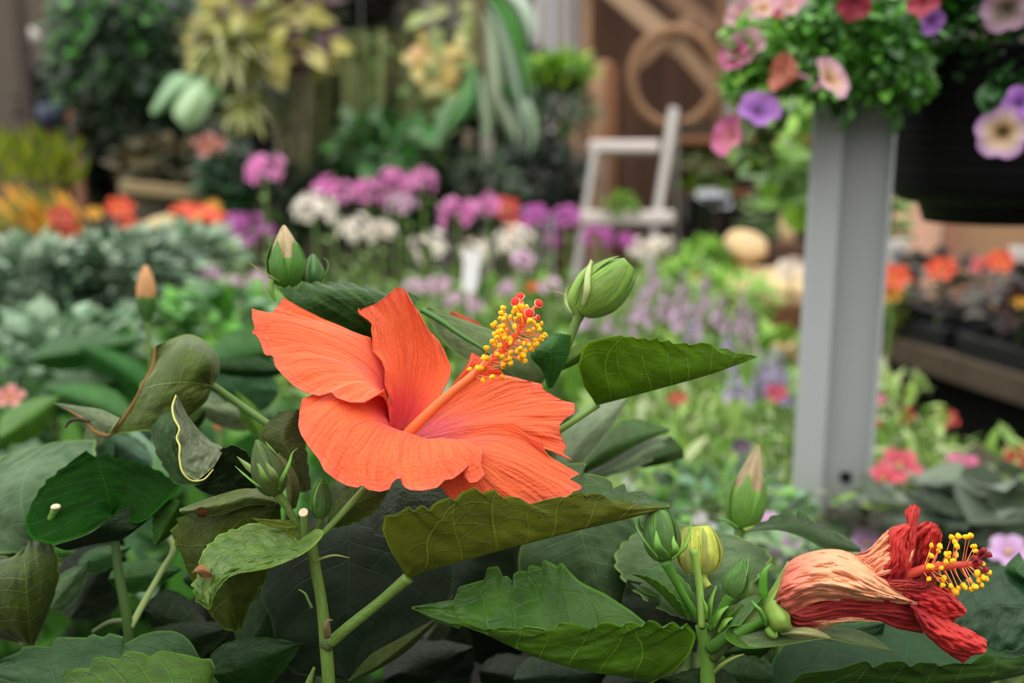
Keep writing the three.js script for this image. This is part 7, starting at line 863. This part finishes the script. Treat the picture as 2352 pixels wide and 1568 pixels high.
{ const d = 3.0, k = MD(d), t = hang('croton', 'yellow and peach variegated croton right of the moss', 1040, 60, d), r = rng(88); for (let i = 0; i < 80; i++) { const yl = i % 3; const p = at((yl ? 950 : 985) + r() * 170, (yl ? 70 : 0) + r() * 150, d + (r() - 0.5) * 0.16); put(t, 'leaf', G_OVAL, mat(['#a9b070', '#d9c070', '#d6ae78', '#8fa052', '#cfc27c', '#7f9a4a'][i % 6], 0.5, { transmission: 0.25 }), p.sub(t.position), Y, 56 * k * (0.6 + 0.6 * r())).quaternion.setFromEuler(new THREE.Euler(0.6 + r() * 0.9, (r() - 0.5) * 4, 0)); } local(t, 'stem', tubeW([V(0, 0, 0), V(0, -0.1, 0), V(0.02, -0.2, 0)], [0.006, 0.004], 8, 6), stemDark); }
{ const d = 2.85, k = MD(d), t = hang('staghorn_fern', 'staghorn-like plant with long drooping grey-green straps', 1110, -30, d); const lf = (a, w, c) => { const n = a.length, L = [], M = [], R = []; for (let i = 0; i < n; i++) { const q = a[Math.max(0, i - 1)], s = a[Math.min(n - 1, i + 1)], l = Math.hypot(s[0] - q[0], s[1] - q[1]), ww = w * Math.sin(Math.PI * (0.12 + 0.86 * i / (n - 1))), nx = -(s[1] - q[1]) / l * ww, ny = (s[0] - q[0]) / l * ww; L.push([a[i][0] + nx, a[i][1] + ny, d + 0.03]); M.push([a[i][0], a[i][1], d - 0.02 * i]); R.push([a[i][0] - nx, a[i][1] - ny, d + 0.03]); } const g = sheetAt([L, M, R]); local(t, 'leaf', g.translate(-t.position.x, -t.position.y, -t.position.z), mat(c, 0.5, { transmission: 0.2 })); };
  lf([[1110, -20], [1160, 30], [1195, 110], [1212, 220]], 24, '#4f9a34'); lf([[1105, -20], [1150, 60], [1180, 160], [1200, 260], [1205, 350]], 22, '#9fb59c'); lf([[1100, 0], [1130, 90], [1140, 180], [1150, 260]], 22, '#a9b998'); lf([[1120, -30], [1180, 0], [1210, 50], [1220, 110]], 26, '#a3b7a0'); lf([[1090, 150], [1080, 220], [1050, 270], [1020, 300]], 26, '#4f8a44'); lf([[1100, 170], [1110, 230], [1120, 290], [1110, 330]], 17, '#a9bb9c'); lf([[1120, 180], [1150, 240], [1180, 300], [1190, 330]], 19, '#b0bca2'); lf([[1150, 190], [1175, 215], [1180, 235]], 16, '#2f7a1c'); lf([[1160, 200], [1205, 240], [1222, 310], [1215, 360]], 15, '#8fae88'); lf([[1060, 220], [1030, 260], [1010, 320], [1000, 350]], 20, '#5f8a58');
  local(t, 'stem', tubeW([V(0, 0, 0), V(-0.01, -0.12, 0), V(0, -0.28, 0)], [0.02, 0.012], 8, 7), mat('#6a5a44', 0.9)); }
bush('grey-green leaves under the moss, above the pink spider flowers', 880, 340, 3.1, 90, 50, 110, 60, G_OVAL, ['#5f8a58', '#86a07c', '#47703c', '#3f8a34'], { noStem: true, floor: 1.15 });
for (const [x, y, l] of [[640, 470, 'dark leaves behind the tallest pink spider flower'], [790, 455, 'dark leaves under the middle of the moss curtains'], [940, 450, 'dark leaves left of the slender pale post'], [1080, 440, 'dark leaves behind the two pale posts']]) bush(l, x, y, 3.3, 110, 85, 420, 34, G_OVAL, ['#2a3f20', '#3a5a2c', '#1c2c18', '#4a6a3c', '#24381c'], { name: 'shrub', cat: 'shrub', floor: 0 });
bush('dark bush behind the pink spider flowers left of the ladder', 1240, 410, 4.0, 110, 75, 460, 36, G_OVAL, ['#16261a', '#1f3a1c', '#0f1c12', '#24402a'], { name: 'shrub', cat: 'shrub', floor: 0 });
bush('dark leaves under the lime fern', 1290, 250, 4.1, 75, 60, 320, 34, G_LANCE, ['#2f5a2c', '#3f6a34', '#56784a', '#24401f'], { noStem: true, floor: 1.35 });
{ const d = 4.0, k = MD(d), t = hang('lime_fern', 'bright lime green fern in a hanging pot', 1285, 165, d); foliage(t, 420, blob(70 * k, 28 * k, 60 * k, 34 * k, 0.9), G_LANCE, ['#86b81c', '#74a81a', '#9cc72c', '#5f8f1c'], 92); local(t, 'pot', new THREE.LatheGeometry([[0.001, -40 * k], [30 * k, -40 * k], [42 * k, 0], [38 * k, 0]].map((p) => new THREE.Vector2(...p)), 20), mat('#3a3a30', 0.7)); }
for (const [x, y0, y1, d, w, c, l] of [[1016, 340, 700, 3.5, 22, '#a8a49e', 'slender pale post among the pink spider flowers'], [1118, 300, 700, 3.7, 28, '#aaa298', 'wider pale post behind the pink spider flower and red bloom'], [1074, 300, 700, 3.75, 20, '#8a7a68', 'brownish post between the two pale posts']]) vbar(thing('slim_post', l, 'post', at(x, 500, d).setY(0)), 'post', x, y0, d, w * MD(d), 0.04, mat(c, 0.6));
// pots of the hibiscus plants
for (const [p, x, z] of [[plant, 775, 0.4], [plantR, 1650, 1.5], [plantL, 330, 8], [plantM, 630, 14], [plantB, 1330, 22]]) { const c = near([x, 2000, z]), y0 = 0.8, h = Math.max(0.04, c.y - y0 + 0.02); p.position.x; const g = new THREE.LatheGeometry([[0.001, 0], [0.05, 0], [0.062, h], [0.066, h], [0.066, h + 0.012], [0.058, h + 0.012], [0.055, h - 0.01], [0.001, h - 0.008]].map((q) => new THREE.Vector2(...q)), 32); g.translate(c.x, y0, c.z); part(p, 'pot', g, mat('#1b1a19', 0.6)); }

renderer.render(scene, camera);
